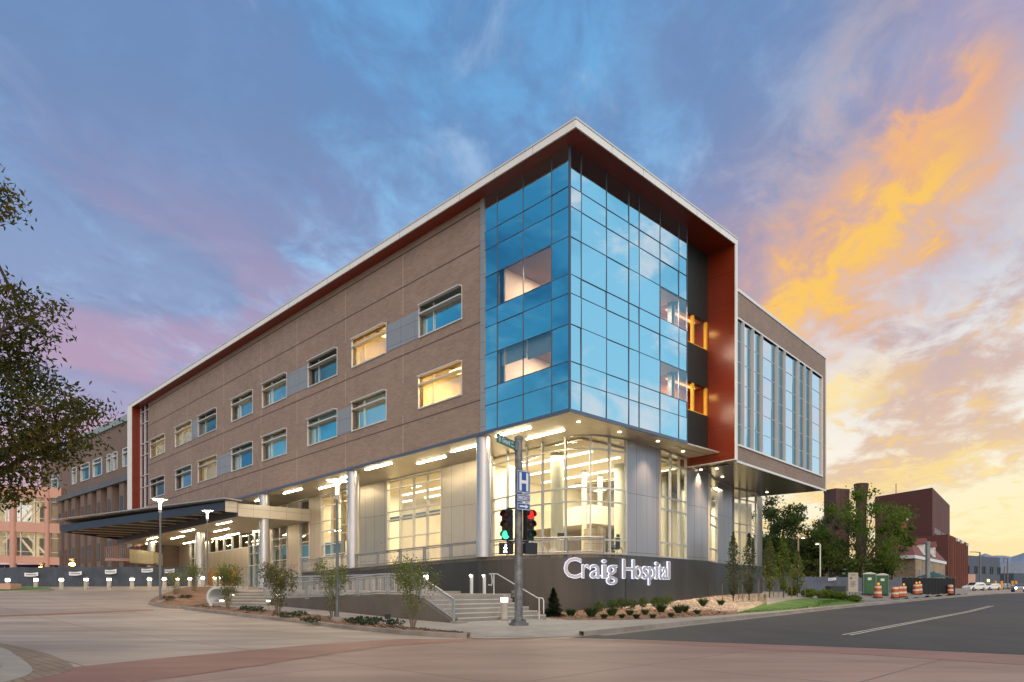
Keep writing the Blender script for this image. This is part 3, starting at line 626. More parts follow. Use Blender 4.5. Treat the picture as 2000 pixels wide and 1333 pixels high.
mb = MB(); wbox(mb, .05, WL + .04, -.06, .4, zt_, zt_ + .2); wbox(mb, .75, WL + .04, .4, 9, zt_, zt_ + .14); wbox(mb, -.05, WL + .03, -.05, .05, zb - .14, zb); wbox(mb, WL - .0, WL + .12, -.05, .06, zb, zt_); mb.build('wing_trim', M_white, H)
mb = MB(); n = 16; qs = [q0 + (q1 - q0) * i / n for i in range(n + 1)]
zs = [g0 + (g1 - g0) * i / 6 for i in range(7)]
mb.quad(WP(q0, .08, g0), WP(q1, .08, g0), WP(q1, .08, g1), WP(q0, .08, g1))
gw = mb.build('wing_glazing', M_wingglass, H, recalc=False)
mb = MB()
wbox(mb, q0, q1, -.10, .25, g0 - .12, g0); wbox(mb, q0, q1, -.07, .25, g1, g1 + .1); wbox(mb, q1 - .02, q1 + .08, -.07, .25, g0, g1)
for z in zs[1:-1]: wbox(mb, q0, q1, .05, .075, z - .010, z + .010)
mb.build('frame', M_white, gw)
def WQ(u):
    k = (u - 1000) / F; return (k * WN.y - WN.x) / (WD.x - k * WD.y)
mb = MB()
for u in (1449.5, 1468.5, 1486, 1516, 1530.5, 1557, 1570, 1582.5):
    q = WQ(u); wbox(mb, q - .035, q + .035, -.16, .07, g0 + .02, g1 - .02)
mb.build('vertical_fin', pbr('pale blue fin', (0.55, 0.58, 0.62), 0.4, metal=.2, var=.03), gw)
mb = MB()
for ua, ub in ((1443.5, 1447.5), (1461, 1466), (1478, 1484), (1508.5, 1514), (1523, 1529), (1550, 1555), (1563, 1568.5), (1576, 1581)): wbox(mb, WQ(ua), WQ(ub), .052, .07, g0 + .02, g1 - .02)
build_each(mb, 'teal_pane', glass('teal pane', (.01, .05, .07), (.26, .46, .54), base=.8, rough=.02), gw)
mb = MB(); wbox(mb, q0, q1, .5, .6, g0 - .5, g1 + .5); mb.build('wing_backing', M_black, H)
mb = MB(); wbox(mb, .9, WL, .02, 14, zb - .08, zb - .01); wbox(mb, -.3, .9, .0, .8, zb - .075, zb - .012); mb.bb(-1.1, 12, T_FIN, T_FIN + 1.6, zb - .07, zb - .015); mb.build('wing_soffit', pbr('bronze soffit', (0.26, 0.22, 0.15), 0.22, metal=.75, var=.05, grid=(1.2, 3.0, .012), gridcol=(.1, .08, .06)), H)
for u, v in ((1369, 918), (1400, 916), (1411, 932), (1498, 962), (1334, 882)):
    z = zb - .1; D = (z - HC) * F / (HZ - v); mb = MB(); mb.lathe(Vector(((u - 1000) / F * D, D, z - .03)), [(.11, 0), (.11, .05)], 12); mb.build('downlight', E_down, H); spot(Vector(((u - 1000) / F * D, D, z - .1)))
# ------------------------------------------------------------------ ground floor walls
def XY(u, D): return ((u - 1000) / F * D, D)
def curve(keys, n=6):
    out = []
    k = [Vector((a, b, 0)) for a, b in keys]
    for i in range(len(k) - 1):
        p0, p1, p2, p3 = k[max(i - 1, 0)], k[i], k[i + 1], k[min(i + 2, len(k) - 1)]
        for j in range(n):
            q = j / n; out.append(0.5 * ((2 * p1) + (p2 - p0) * q + (2 * p0 - 5 * p1 + 4 * p2 - p3) * q * q + (3 * p1 - p0 - 3 * p2 + p3) * q ** 3))
    out.append(k[-1]); return [(p.x, p.y) for p in out]
SZ = ZS - .06
def curve_glass(pts, zb0, zt0, zlines, vidx, name='storefront'):
    g = MB(); g.wall(pts, zb0, zt0); w = g.build(name, M_store, H, recalc=False)
    m = MB()
    for z in [zb0 + .05] + zlines + [zt0 - .06]:
        for i in range(len(pts) - 1):
            p, q = Vector((*pts[i], z)), Vector((*pts[i + 1], z)); d = (q - p).normalized(); nn = Vector((d.y, -d.x, 0))
            m.hexa([p + nn * .07 - Vector((0, 0, .045)), q + nn * .07 - Vector((0, 0, .045)), q - nn * .06 - Vector((0, 0, .045)), p - nn * .06 - Vector((0, 0, .045)), p + nn * .07 + Vector((0, 0, .045)), q + nn * .07 + Vector((0, 0, .045)), q - nn * .06 + Vector((0, 0, .045)), p - nn * .06 + Vector((0, 0, .045))])
    for i in vidx:
        p = Vector((*pts[i], 0)); a = Vector((*pts[max(i - 1, 0)], 0)); b = Vector((*pts[min(i + 1, len(pts) - 1)], 0)); d = (b - a).normalized(); nn = Vector((d.y, -d.x, 0))
        e = [p - d * .045 + nn * .10, p + d * .045 + nn * .10, p + d * .045 - nn * .08, p - d * .045 - nn * .08]
        m.prism([(v.x, v.y) for v in e], zb0, zt0)
    m.build('mullion', pbr('grey mullion', (0.42, 0.42, 0.40), 0.4, metal=.3, var=.03), w); return w
NK = [XY(962, 47.0), XY(1000, 45.0), XY(1060, 42.8), XY(1105, 41.6), XY(1153, 41.2), XY(1190, 41.7), XY(1222, 42.5)]
nose = curve(NK, 6)
def near(pts, u): return min(range(len(pts)), key=lambda i: abs(pts[i][0] / pts[i][1] * F + 1000 - u))
curve_glass(nose, 3.45, SZ, [5.2 - .9, 6.55, 7.35, 9.65], [near(nose, u) for u in (962, 989, 1032, 1064, 1107, 1150, 1191, 1222)])
P1 = curve([XY(1222, 42.5), XY(1255, 43.8), XY(1288, 45.2)], 6); G2 = curve([XY(1288, 45.2), XY(1314, 46.9), XY(1339, 48.6)], 5)
m = MB(); m.wall(P1, 3.42, SZ); m.build('metal_cladding', M_alpan2, H, recalc=False)
curve_glass(G2, 3.42, SZ, [4.4, 6.6, 7.4, 9.7], [0, near(G2, 1306), near(G2, 1323), len(G2) - 1])
P2 = curve([XY(1339, 48.6), XY(1362, 49.7), XY(1384, 51.3)], 5); G3 = curve([XY(1384, 51.3), XY(1391, 53.0), XY(1399, 54.7)], 4)
P3 = curve([XY(1399, 54.7), XY(1415, 56.7), XY(1432, 58.6)], 5); G4 = curve([XY(1432, 58.6), XY(1454, 60.0), XY(1476, 61.7)], 5); P4 = curve([XY(1476, 61.7), XY(1483, 63.2), XY(1489, 65.2)], 4) + [XY(1480, 75)]
ZW = zb - .085
for p in (P2, P3, P4):
    m = MB(); m.wall(p, 3.4, ZW); m.build('metal_cladding', M_alpan2, H, recalc=False)
curve_glass(G3, 3.4, ZW, [4.4, 6.2, 6.9, 9.0], [0, 2, len(G3) - 1]); curve_glass(G4, 3.4, ZW, [4.4, 6.2, 6.9, 9.0], [0, near(G4, 1446), near(G4, 1460), len(G4) - 1])
# long straight part under the brick: (right column, left column, kind)
def seg(u_r, u_l, tt): return SU(u_r, tt), SU(u_l, tt)
def low(s): return 3.4 if s < 28 else 1.35 + KL * s
def panel(u_r, u_l, tt=TW, z0=None, z1=None, mat=M_alpan):
    a, b = seg(u_r, u_l, tt); m = MB(); m.bb(a, b, tt, tt + .2, low((a + b) / 2) if z0 is None else z0, SZ if z1 is None else z1); m.build('metal_cladding', mat, H)
def store(u_r, u_l, nv, zl, tt=TW, z0=None, z1=None, name='storefront'):
    a, b = seg(u_r, u_l, tt); zb_ = low((a + b) / 2) if z0 is None else z0; zt__ = SZ if z1 is None else z1
    g = MB(); g.quad(B(a, tt + .1, zb_), B(b, tt + .1, zb_), B(b, tt + .1, zt__), B(a, tt + .1, zt__)); w = g.build(name, M_store, H, recalc=False)
    m = MB()
    for i in range(nv + 1):
        s = a + (b - a) * i / nv; m.bb(s - .045, s + .045, tt - .06, tt + .18, zb_, zt__)
    for z in [zb_ + .05] + zl + [zt__ - .05]: m.bb(a, b, tt - .04, tt + .16, z - .04, z + .04)
    m.build('mullion', M_frame, w); return w
panel(962.5, 929); panel(929, 862); store(862, 757, 4, [5.9, 7.35, 7.95, 9.7]); panel(757, 702)
store(702, 667.5, 3, [5.2, 6.9, 7.6, 9.6]); store(667.5, 628, 2, [5.2, 6.1, 7.3, 8.2, 9.5]); panel(628, 604.5); store(604.5, 585, 1, [5.2, 6.6, 7.3]); panel(585, 561); store(561, 533, 2, [5.2, 6.6, 7.3])
panel(533, 507, TW); store(507, 485.5, 2, [5.0, 6.2, 7.0], TW)
panel(485.5, 408, TW, z1=6.9); store(485.5, 408, 5, [], TW, z0=6.9); panel(408, 398, TW); store(398, 372, 3, [3.4, 4.2, 5.0, 5.8, 6.6], TW); panel(372, 300, TW)
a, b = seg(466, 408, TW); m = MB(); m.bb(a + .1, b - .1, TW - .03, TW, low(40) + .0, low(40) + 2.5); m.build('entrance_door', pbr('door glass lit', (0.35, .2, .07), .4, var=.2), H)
m = MB()
for q in (a + .3, (a + b) / 2, b - .6): m.bb(q, q + .8, TW - .06, TW - .03, low(40), low(40) + 2.3)
build_each(m, 'door_leaf', M_wood, H)
# interior of the ground floor
m = MB(); pf = [p for p in nose] + [p for p in G2]
fl = [(B(16, 24, 0).x, B(16, 24, 0).y)] + [(B(16, TW + .3, 0).x, B(16, TW + .3, 0).y)]
m.prism([(x, y + .12) for x, y in nose] + [(x, y + .12) for x, y in P1[1:]] + [(x, y + .12) for x, y in G2[1:]] + [tuple(B(9, 22, 0).xy), tuple(B(16, 24, 0).xy), tuple(B(16, TW + .2, 0).xy)], 3.15, 3.42)
m.bb(16, 34, TW + .2, 14, 3.2, 3.4); m.build('interior_floor', M_floor, H)
m = MB(); m.bb(15.8, 16, TW + .3, 24, 3.2, SZ); m.bb(9.4, 16, 23.8, 24, 3.2, SZ); m.bb(16, 66, 13.8, 14, 1.5, SZ); m.bb(33.8, 34, TW + .3, 14, 2, SZ); m.bb(27.8, 28, TW + .3, 10, 2, SZ)
m.bb(12.1, 12.2, TW + .3, 9, 3.2, SZ)
m.build('interior_wall', M_cream, H)
m = MB(); m.bb(3.2, 66, TW + .4, 23.5, SZ - .12, SZ - .02); m.build('interior_ceiling', M_ceil, H)
m = MB()
for tt in (8.0, 11.0, 14.5, 18.0, 21.5):
    m.bb(4.8, 15.0, tt - .1, tt + .1, SZ - .2, SZ - .13)
for tt in (7.0, 9.5, 12): m.bb(17, 27, tt - .1, tt + .1, SZ - .2, SZ - .13); m.bb(29, 33, tt - .1, tt + .1, SZ - .2, SZ - .13)
build_each(m, 'ceiling_lamp', E_ceil, H)
m = MB(); m.bb(9.5, 15.8, 14.0, 23.6, 6.6, 6.9); m.bb(9.4, 9.5, 14, 23.6, 6.5, 7.9); m.bb(9.5, 15.8, 13.9, 14.0, 6.5, 7.9); m.build('mezzanine', M_ceil, H)
m = MB(); m.bb(16.2, 27, TW + 1.2, TW + 1.5, 7.45, 7.8); m.build('interior_beam', pbr('green beam', (.2, .22, .16), .7), H)
for (u, D, r) in ((1088, 45.6, .42), (1141, 52, .2), (1172, 54, .2), (1212, 50, .45), (1300, 53, .3), (1330, 56, .3)):
    m = MB(); x, y = XY(u, D); m.lathe((x, y, 3.4), [(r, 0), (r, 6.9)], 16); m.build('interior_column', pbr('grey green column', (.42, .42, .33), .5, var=.03), H, smooth=True)
m = MB(); a, b = seg(667, 628, TW); m.bb(a, a + 1.0, TW + .6, TW + .7, 6.3, 10.2); m.bb(a + 1.8, a + 2.6, TW + .6, TW + .7, 6.3, 10.2)
a, b = seg(604, 585, TW); m.bb(a + .4, b - .2, TW + .6, TW + .7, 6.0, 8.2); a, b = seg(561, 533, TW); m.bb(a + .1, a + 1.2, TW + .6, TW + .7, 6.0, 8.2); build_each(m, 'curtain', M_curt, H)
m = MB()
for ur, ul in ((667.5, 628), (604.5, 585), (561, 533), (507, 485.5)):
    a, b = seg(ur, ul, TW); m.bb(a + .1, b - .1, TW + .3, TW + .4, 5.1, 6.3)
build_each(m, 'glass_band', M_tealw, H)
def area(name, loc, size, energy, col, rot=(0, 0, 0)):
    d = bpy.data.lights.new(name, 'AREA'); d.energy = energy; d.color = col; d.size = size; o = bpy.data.objects.new(name, d); COL.objects.link(o); o.location = loc; o.rotation_euler = rot; return o
area('gym_ceiling_light', B(8, 9, SZ - .3), 7, 1900, (1, .88, .66)); area('gym_ceiling_light', B(9, 18, SZ - .3), 8, 2300, (1, .88, .66)); area('lobby_ceiling_light', B(22, 9, SZ - .3), 6, 1300, (1, .80, .48)); area('office_ceiling_light', B(31, 8, SZ - .3), 4, 450, (1, .82, .55))
area('east_room_light', Vector((15.5, 56, 9.3)), 3, 600, (1, .87, .6)); area('east_room_light', Vector((21.0, 65.5, 9.3)), 3, 600, (1, .87, .6))
m = MB(); m.prism([(12.3, 51.5), (14.6, 60), (21, 66), (24, 75), (12, 66)], 3.1, 3.35); m.build('interior_floor', M_floor, H)
m = MB(); m.wall([(11.0, 55), (16.5, 66), (24, 70)], 3.3, ZW); m.build('interior_wall', M_cream, H, recalc=False)
# round columns along the street front
for s in (7.0, 20.9, 34.8, 48.7, 62.6):
    c = B(s, .5, 0); zb_ = 3.45 - KL * s if s < 28 else ground(c.x, c.y); m = MB(); m.lathe((c.x, c.y, zb_), [(.43, 0), (.43, SZ - KL * s - zb_)], 24); m.build('round_column', M_colm, H, smooth=True)
# building body that closes the back
m = MB(); m.bb(9.0, 66, 24.2, 24.5, 0, ZR); m.bb(65.5, 66, .4, 24.2, 1.5, ZR); m.build('rear_wall', M_brickdark, H)
# ------------------------------------------------------------------ ground, roads, pavements
def gpt(u, v, dz=0.0): p = GP(u, v, dz); return (p.x, p.y)
def resample(pts, n):
    pts = [Vector((p[0], p[1], 0)) for p in pts]; L = [0]
    for a, b in zip(pts, pts[1:]): L.append(L[-1] + (b - a).length)
    out = []
    for i in range(n + 1):
        d = L[-1] * i / n; k = 0
        while k < len(L) - 2 and L[k + 1] < d: k += 1
        q = (d - L[k]) / max(1e-6, L[k + 1] - L[k]); p = pts[k].lerp(pts[k + 1], q); out.append((p.x, p.y))
    return out
def smooth(pts, n=6): return curve([(p[0], p[1]) for p in pts], n)
def strip(name, A, Bp, za, zb_, mat, n=40, rows=3, skirt=None, smooth_=True, **kw):
    A, Bp = resample(A, n), resample(Bp, n); m = MB(); idx = []
    zf = lambda z, p: (z(p) if callable(z) else ground(*p) + z)
    for r in range(rows + 1):
        q = r / rows
        for i in range(n + 1):
            p = (A[i][0] + (Bp[i][0] - A[i][0]) * q, A[i][1] + (Bp[i][1] - A[i][1]) * q); z0 = zf(za, A[i]); z1 = zf(zb_, Bp[i])
            if not callable(za) and not callable(zb_): z = ground(*p) + za + (zb_ - za) * q
            else: z = z0 + (z1 - z0) * q
            m.v.append(Vector((*p, z)))
    w = n + 1
    for r in range(rows):
        for i in range(n): m.f.append([r * w + i, r * w + i + 1, (r + 1) * w + i + 1, (r + 1) * w + i]); m.uv.append(None)
    if skirt:
        b = len(m.v); 
        for i in range(n + 1): m.v.append(Vector((m.v[i].x, m.v[i].y, ground(m.v[i].x, m.v[i].y) - .05)))
        for i in range(n): m.f.append([b + i, b + i + 1, i + 1, i]); m.uv.append(None)
        b = len(m.v); o0 = rows * w
        for i in range(n + 1): m.v.append(Vector((m.v[o0 + i].x, m.v[o0 + i].y, ground(m.v[o0 + i].x, m.v[o0 + i].y) - .05)))
        for i in range(n): m.f.append([o0 + i, o0 + i + 1, b + i + 1, b + i]); m.uv.append(None)
    return m.build(name, mat, recalc=False, **kw)
def flatpoly(name, poly, dz, mat, fine=3.0, **kw):          # a sheet draped on the ground: triangulated and cut small enough to follow it
    bm = bmesh.new(); vs = [bm.verts.new((p[0], p[1], 0)) for p in poly]; f = bm.faces.new(vs)
    bmesh.ops.triangulate(bm, faces=[f])
    for _ in range(4):
        es = [e for e in bm.edges if e.calc_length() > fine]
        if es: bmesh.ops.subdivide_edges(bm, edges=es, cuts=1, use_grid_fill=False); bmesh.ops.triangulate(bm, faces=bm.faces[:])
    for v in bm.verts: v.co.z = ground(v.co.x, v.co.y) + (dz(v.co) if callable(dz) else dz)
    m = MB(); bm.verts.index_update(); m.add([v.co for v in bm.verts], [[v.index for v in f.verts] for f in bm.faces]); bm.free()
    o = m.build(name, mat, recalc=False, **kw)
    for p in o.data.polygons:
        if p.normal.z < 0: p.flip()
    return o
# one sheet of ground out to the horizon
def axis(a, b, fine0, fine1, step, far):
    out = [a]; x = a
    while x < b:
        d = 0 if fine0 <= x <= fine1 else min(abs(x - fine0), abs(x - fine1)); x += step + d * far; out.append(min(x, b))
    return out
gx, gy = axis(-900, 1400, -40, 60, 1.6, .12), axis(-60, 3000, -5, 75, 1.6, .12)
m = MB(); m.v = [Vector((x, y, ground(x, y))) for y in gy for x in gx]; w = len(gx)
m.f = [[j * w + i, j * w + i + 1, (j + 1) * w + i + 1, (j + 1) * w + i] for j in range(len(gy) - 1) for i in range(w - 1)]; m.uv = [None] * len(m.f)
m.build('ground', M_apron, kind='structure', recalc=False, smooth=True)
# kerb lines (photo pixels on the ground)
KR_ = smooth([gpt(*p) for p in ((1058, 1246), (1100, 1245), (1140, 1243), (1200, 1237), (1275, 1228), (1387, 1216), (1500, 1203.5), (1600, 1192), (1740, 1178.5), (1860, 1167), (1950, 1160))], 5)
KL_ = smooth([gpt(*p) for p in ((1058, 1246.5), (980, 1248), (912, 1247.5), (800, 1241), (700, 1232), (600, 1220), (470, 1205), (357, 1191))], 5)
SR_ = smooth([gpt(*p, .14) for p in ((1050, 1211), (1162, 1211.5), (1275, 1209.5), (1387, 1203), (1500, 1194.5), (1600, 1185), (1692, 1176), (1800, 1168), (1890, 1161))], 5)
SL_ = smooth([gpt(*p, .14) for p in ((1050, 1211), (960, 1216), (900, 1225), (880, 1233), (780, 1222), (700, 1211), (600, 1199), (500, 1189), (420, 1183.5))], 5)
def off(pts, d):
    out = []
    for i, p in enumerate(pts):
        a, b = Vector((*pts[max(i - 1, 0)], 0)), Vector((*pts[min(i + 1, len(pts) - 1)], 0)); e = (b - a).normalized(); nn = Vector((-e.y, e.x, 0)); out.append((p[0] + nn.x * d, p[1] + nn.y * d))
    return out
# asphalt of the side street and its painted line
far_r = [gpt(2350, 1300), gpt(2250, 1180), (150, 160), (330, 350)]
road = [gpt(*p) for p in ((1110, 1247.2), (1240, 1250), (1400, 1256), (1600, 1263), (1800, 1271), (2000, 1280), (2400, 1297))] + [(60, 40), (130, 105), (260, 230)] + [(240, 260), (148, 160)] + [gpt(*p) for p in ((1950, 1160), (1860, 1167), (1740, 1178.5), (1600, 1192), (1500, 1203.5), (1387, 1216), (1275, 1228), (1200, 1237))]
flatpoly('street_asphalt', road, .004, M_asph, kind='structure')
def paint(pts, wd, name='road_marking', mat=M_paint, dz=.008):
    strip(name, off(pts, wd / 2), off(pts, -wd / 2), dz, dz, mat, n=24, rows=1, kind='structure')
ln = [gpt(1652, 1241), gpt(1937, 1184)]; paint(off(ln, .09), .09); paint(off(ln, -.12), .09)
gut = off(KR_[12:], -.30); strip('gutter', off(KR_[12:], -.02), off(KR_[12:], -.42), .006, .006, M_kerb, n=40, rows=1, kind='structure')
# paving: pinkish field and red crossing bands
flatpoly('crossing_paving', [gpt(*p) for p in ((-60, 1420), (280, 1333.5), (500, 1302.5), (620, 1283), (760, 1263), (900, 1254.5), (1010, 1250), (1110, 1247.6), (1240, 1250.4), (1400, 1256.4), (1600, 1263.4), (1800, 1271.4), (2000, 1280.4), (2600, 1310), (2600, 1420), (1200, 1600))], .003, M_pink, kind='structure')
flatpoly('crossing_band', [gpt(*p) for p in ((145, 1304.5), (300, 1288), (500, 1270), (650, 1257), (780, 1249.3), (930, 1248.6), (1056, 1248), (1010, 1250), (900, 1254.2), (760, 1262.7), (620, 1282.7), (500, 1302), (280, 1333), (-60, 1419), (-200, 1400))], .007, M_band, kind='structure')
flatpoly('crossing_band', [gpt(*p) for p in ((1060, 1248.3), (1110, 1248.2), (1240, 1251), (1400, 1257), (1600, 1264), (1800, 1272), (2000, 1281), (2600, 1311), (2600, 1342), (2000, 1300), (1800, 1287), (1600, 1275), (1400, 1265), (1240, 1257), (1130, 1253))], .007, pbr('dusky red paving', (0.25, 0.135, 0.105), 0.65, var=0.16, vscale=0.8, stretch=(0.5, 1.5, 1), bump=.12, bscale=18), kind='structure')
flatpoly('crossing_band', [gpt(*p) for p in ((-40, 1203), (100, 1199), (300, 1191), (300, 1193.2), (100, 1202.4), (-40, 1207))], .006, M_band, kind='structure')
# pavements with real kerbs
def inner(pts): return off(pts, .16)
strip('kerb', KR_[10:], off(KR_[10:], .17), .135, .135, M_kerb, n=60, rows=1, skirt=1, kind='structure')
strip('pavement', off(KR_[10:], .172), SR_[6:], .128, .128, M_conc, n=60, rows=4, skirt=1, kind='structure')
KLr = KL_[10:]
strip('kerb', KLr, off(KLr, -.17), .135, .135, M_kerb, n=60, rows=1, skirt=1, kind='structure')
# dropped corner with a ribbed ramp
cor_in = [SL_[10], SL_[4], SR_[0], SR_[6]]; 
flatpoly('pavement', KL_[:11][::-1] + KR_[1:11] + [SR_[6], SR_[3]] + [gpt(1010, 1199, .14), gpt(960, 1204, .14), gpt(880, 1219, .14), gpt(880, 1233, .14)], lambda c: .012 + .118 * sstep(.2, 2.3, min((Vector((*p, 0)) - Vector((c.x, c.y, 0))).length for p in KL_[:16] + KR_[:16])), M_conc, fine=.7, kind='structure')
m = MB()
ra, rb, rc, rd = [Vector((*gpt(*p), 0)) for p in ((928, 1246.5), (1046, 1245.5), (1030, 1239.5), (930, 1240.5))]
for i in range(26):
    q = (i + .5) / 26
    for j in range(4):
        r = (j + .5) / 4; p = ra.lerp(rb, q).lerp(rd.lerp(rc, q), r); z = ground(p.x, p.y) + .012; m.lathe((p.x, p.y, z), [(.045, 0), (.028, .02)], 6)
m.build('tactile_paving', pbr('tactile', (0.22, 0.19, 0.17), .8), kind='structure')
# planting strip on the left, sidewalk behind it
SLb = SL_[16:]
strip('planting_bed', off(KLr, -.172), SLb, .13, .12, M_mulch, n=50, rows=6, skirt=1, kind='structure')
RAMP_T = -10.9
rampline = [tuple(B(s, RAMP_T - .12, 0).xy) for s in (-3.6, -1, 2, 5, 8.2, 11, 14)]
strip('pavement', SL_[13:], rampline, .125, .13, M_conc, n=50, rows=4, skirt=1, kind='structure')
# mulch island at the drive
isl = [gpt(*p) for p in ((290, 1182), (300, 1172), (330, 1160), (360, 1152), (395, 1150), (430, 1152), (425, 1165), (420, 1179), (395, 1184), (357, 1190), (320, 1188))]
def mound(name, poly, mat, h, **kw):
    c = Vector((sum(p[0] for p in poly) / len(poly), sum(p[1] for p in poly) / len(poly), 0)); m = MB(); pl = resample(poly + [poly[0]], 48)[:-1]; n = len(pl); R_ = 5
    for r in range(R_ + 1):
        q = r / R_
        for p in pl:
            x = p[0] + (c.x - p[0]) * q; y = p[1] + (c.y - p[1]) * q; m.v.append(Vector((x, y, ground(x, y) + .13 + h * math.sin(min(1, q) * math.pi / 2))))
    for p in pl: m.v.append(Vector((*p, ground(*p) - .05)))
    for r in range(R_):
        for i in range(n): m.f.append([r * n + i, r * n + (i + 1) % n, (r + 1) * n + (i + 1) % n, (r + 1) * n + i]); m.uv.append(None)
    b = (R_ + 1) * n
    for i in range(n): m.f.append([b + i, b + (i + 1) % n, (i + 1) % n, i]); m.uv.append(None)
    return m.build(name, mat, kind='structure', **kw)
def ringkerb(poly, wd, mat, hh=.14):
    pl = resample(poly + [poly[0]], 48)[:-1]; c = Vector((sum(p[0] for p in pl) / len(pl), sum(p[1] for p in pl) / len(pl), 0)); m = MB(); n = len(pl)
    for k, (sc_, z) in enumerate(((0, -.05), (0, hh), (wd, hh), (wd, -.05))):
        for p in pl:
            d = (c - Vector((*p, 0))).normalized() * sc_; x, y = p[0] + d.x, p[1] + d.y; m.v.append(Vector((x, y, ground(x, y) + z)))
    for k in range(3):
        for i in range(n): m.f.append([k * n + i, k * n + (i + 1) % n, (k + 1) * n + (i + 1) % n, (k + 1) * n + i]); m.uv.append(None)
    m.build('kerb', mat, kind='structure')
def shrink(poly, d):
    c = Vector((sum(p[0] for p in poly) / len(poly), sum(p[1] for p in poly) / len(poly), 0)); out = []
    for p in poly:
        v = c - Vector((*p, 0)); v = v.normalized() * d; out.append((p[0] + v.x, p[1] + v.y))
    return out
isl = smooth(isl + [isl[0]], 4)[:-1]
ringkerb(isl, .16, M_kerb); mound('planting_bed', shrink(isl, .165), M_mulch, .45)
gi = smooth([gpt(*p) for p in ((-120, 1152), (0, 1149.6), (60, 1149.4), (100, 1151), (106, 1153), (92, 1155.5), (40, 1157.5), (-20, 1159), (-120, 1160))], 4)
ringkerb(gi, .18, M_conc); mound('lawn', shrink(gi, .185), M_grass, .1)
# bottom left corner: kerb and cobbled apron
cpoly = smooth([gpt(*p) for p in ((-90, 1247), (0, 1257.5), (60, 1270), (110, 1284), (138, 1299), (142, 1307), (120, 1317), (60, 1330), (-60, 1356))], 5)
flatpoly('cobble_apron', cpoly + [(-14, 6)], .010, M_cobble, kind='structure')
ck = smooth([gpt(*p) for p in ((-80, 1255), (0, 1266), (30, 1281), (52, 1296), (64, 1310), (50, 1322), (10, 1334), (-60, 1350))], 5)
strip('kerb', ck, off(ck, -.42), .014, .10, M_conc, n=40, rows=2, kind='structure', skirt=1); flatpoly('pavement', off(ck, -.42) + [(-12, 7)], .10, M_pink, kind='structure')
# planting bed between the pavement and the lettered wall, with pebbles and lawn
T1 = curve([tuple(B(28.0, .3, 0).xy), tuple(B(18, .3, 0).xy), tuple(B(8.6, .3, 0).xy), XY(945, 41.2), XY(1000, 40.6), XY(1050, 40.4), XY(1100, 40.3), XY(1153, 40.6), XY(1200, 41.6), XY(1222, 42.45)], 6)
T2 = [(p[0] + .02, p[1] - .05) for p in P1 + G2[1:] + P2[1:] + G3[1:] + P3[1:] + G4[1:] + P4[1:-1]]
nose_i = near(T1, 1045)
wallfoot = T1[nose_i:] + T2[1:]
def footz(p):
    u = p[0] / p[1] * F + 1000
    pts = ((1040, .10), (1100, .10), (1200, .26), (1305, .50), (1419, .90), (1500, 1.0), (1700, 1.05))
    for a, b in zip(pts, pts[1:]):
        if u <= b[0]: q = max(0, (u - a[0]) / (b[0] - a[0])); return a[1] + (b[1] - a[1]) * q
    return 1.05
i1400 = near(SR_, 1420)
wf = resample(wallfoot, 60)
def _tab(pl): return [(p[0] / p[1] * F + 1000, p[1]) for p in pl]
UA, UB = _tab(SR_), _tab(wf)
def _lk(tb, u):
    for (a, da), (b, db) in zip(tb, tb[1:]):
        if a <= u <= b: return da + (db - da) * (u - a) / max(1e-6, b - a)
    return tb[-1][1] if u > tb[-1][0] else tb[0][1]
def bedpt(u, q):
    k = (u - 1000) / F; d0, d1 = _lk(UA, u) , _lk(UB, u) + .1; D = d0 + (d1 - d0) * q
    return Vector((k * D, D, (ground(k * d0, d0) + .13) * (1 - q) + footz((k * d1, d1)) * q - .9 * q * (1 - q) * max(0, footz((k * d1, d1)) - .25)))
def bedstrip(name, u0, u1, qf0, qf1, mat, n=60, rows=8):
    m = MB()
    for r in range(rows + 1):
        for i in range(n + 1):
            u = u0 + (u1 - u0) * i / n; a, b = qf0(u), qf1(u); m.v.append(bedpt(u, a + (b - a) * r / rows))
    w = n + 1; m.f = [[r * w + i, r * w + i + 1, (r + 1) * w + i + 1, (r + 1) * w + i] for r in range(rows) for i in range(n)]; m.uv = [None] * len(m.f)
    return m.build(name, mat, recalc=False, kind='structure', smooth=True)
def qsplit(u): return .98 if u < 1150 else max(.16, .98 - (u - 1150) / 250 * .75 + .05 * math.sin(u * .11))
bedstrip('planting_bed', 1046, 1440, lambda u: 0.0, qsplit, M_mulch)
bedstrip('pebble_bed', 1150, 1440, qsplit, lambda u: 1.0, M_peb)
bedstrip('pebble_bed', 1440, 1500, lambda u: .0, lambda u: 1.0, M_peb, n=16)
# lawn mound
lawn = smooth([gpt(*p, .14) for p in ((1433, 1199), (1445, 1198.5), (1520, 1193), (1600, 1185.5), (1690, 1176.5), (1688, 1172.5), (1640, 1170), (1560, 1169), (1510, 1170), (1465, 1178))], 4)
mound('lawn', lawn, M_grass, .34)
m = MB()
rr = random.Random(5)
lx, ly = [p[0] for p in lawn], [p[1] for p in lawn]; lc = Vector((sum(lx) / len(lx), sum(ly) / len(ly), 0))
for _ in range(9000):
    p = lawn[rr.randrange(len(lawn))]; p2 = lawn[rr.randrange(len(lawn))]; q = rr.random() ** .8; e = Vector((*p, 0)).lerp(Vector((*p2, 0)), rr.random()).lerp(lc, q * .5); 
    z = ground(e.x, e.y) + .13 + .02 + .25 * (1 - min(1, (e - lc).length / 9)); a = rr.random() * 6.28; h = rr.uniform(.04, .10)
    d = Vector((math.cos(a), math.sin(a), 0)) * .03; b0 = Vector((e.x, e.y, z)); tp = b0 + Vector((rr.uniform(-.04, .04), rr.uniform(-.04, .04), h)); m.add([b0 - d, b0 + d, tp], [(0, 1, 2)])
m.build('grass', M_blade, kind='stuff', recalc=False)
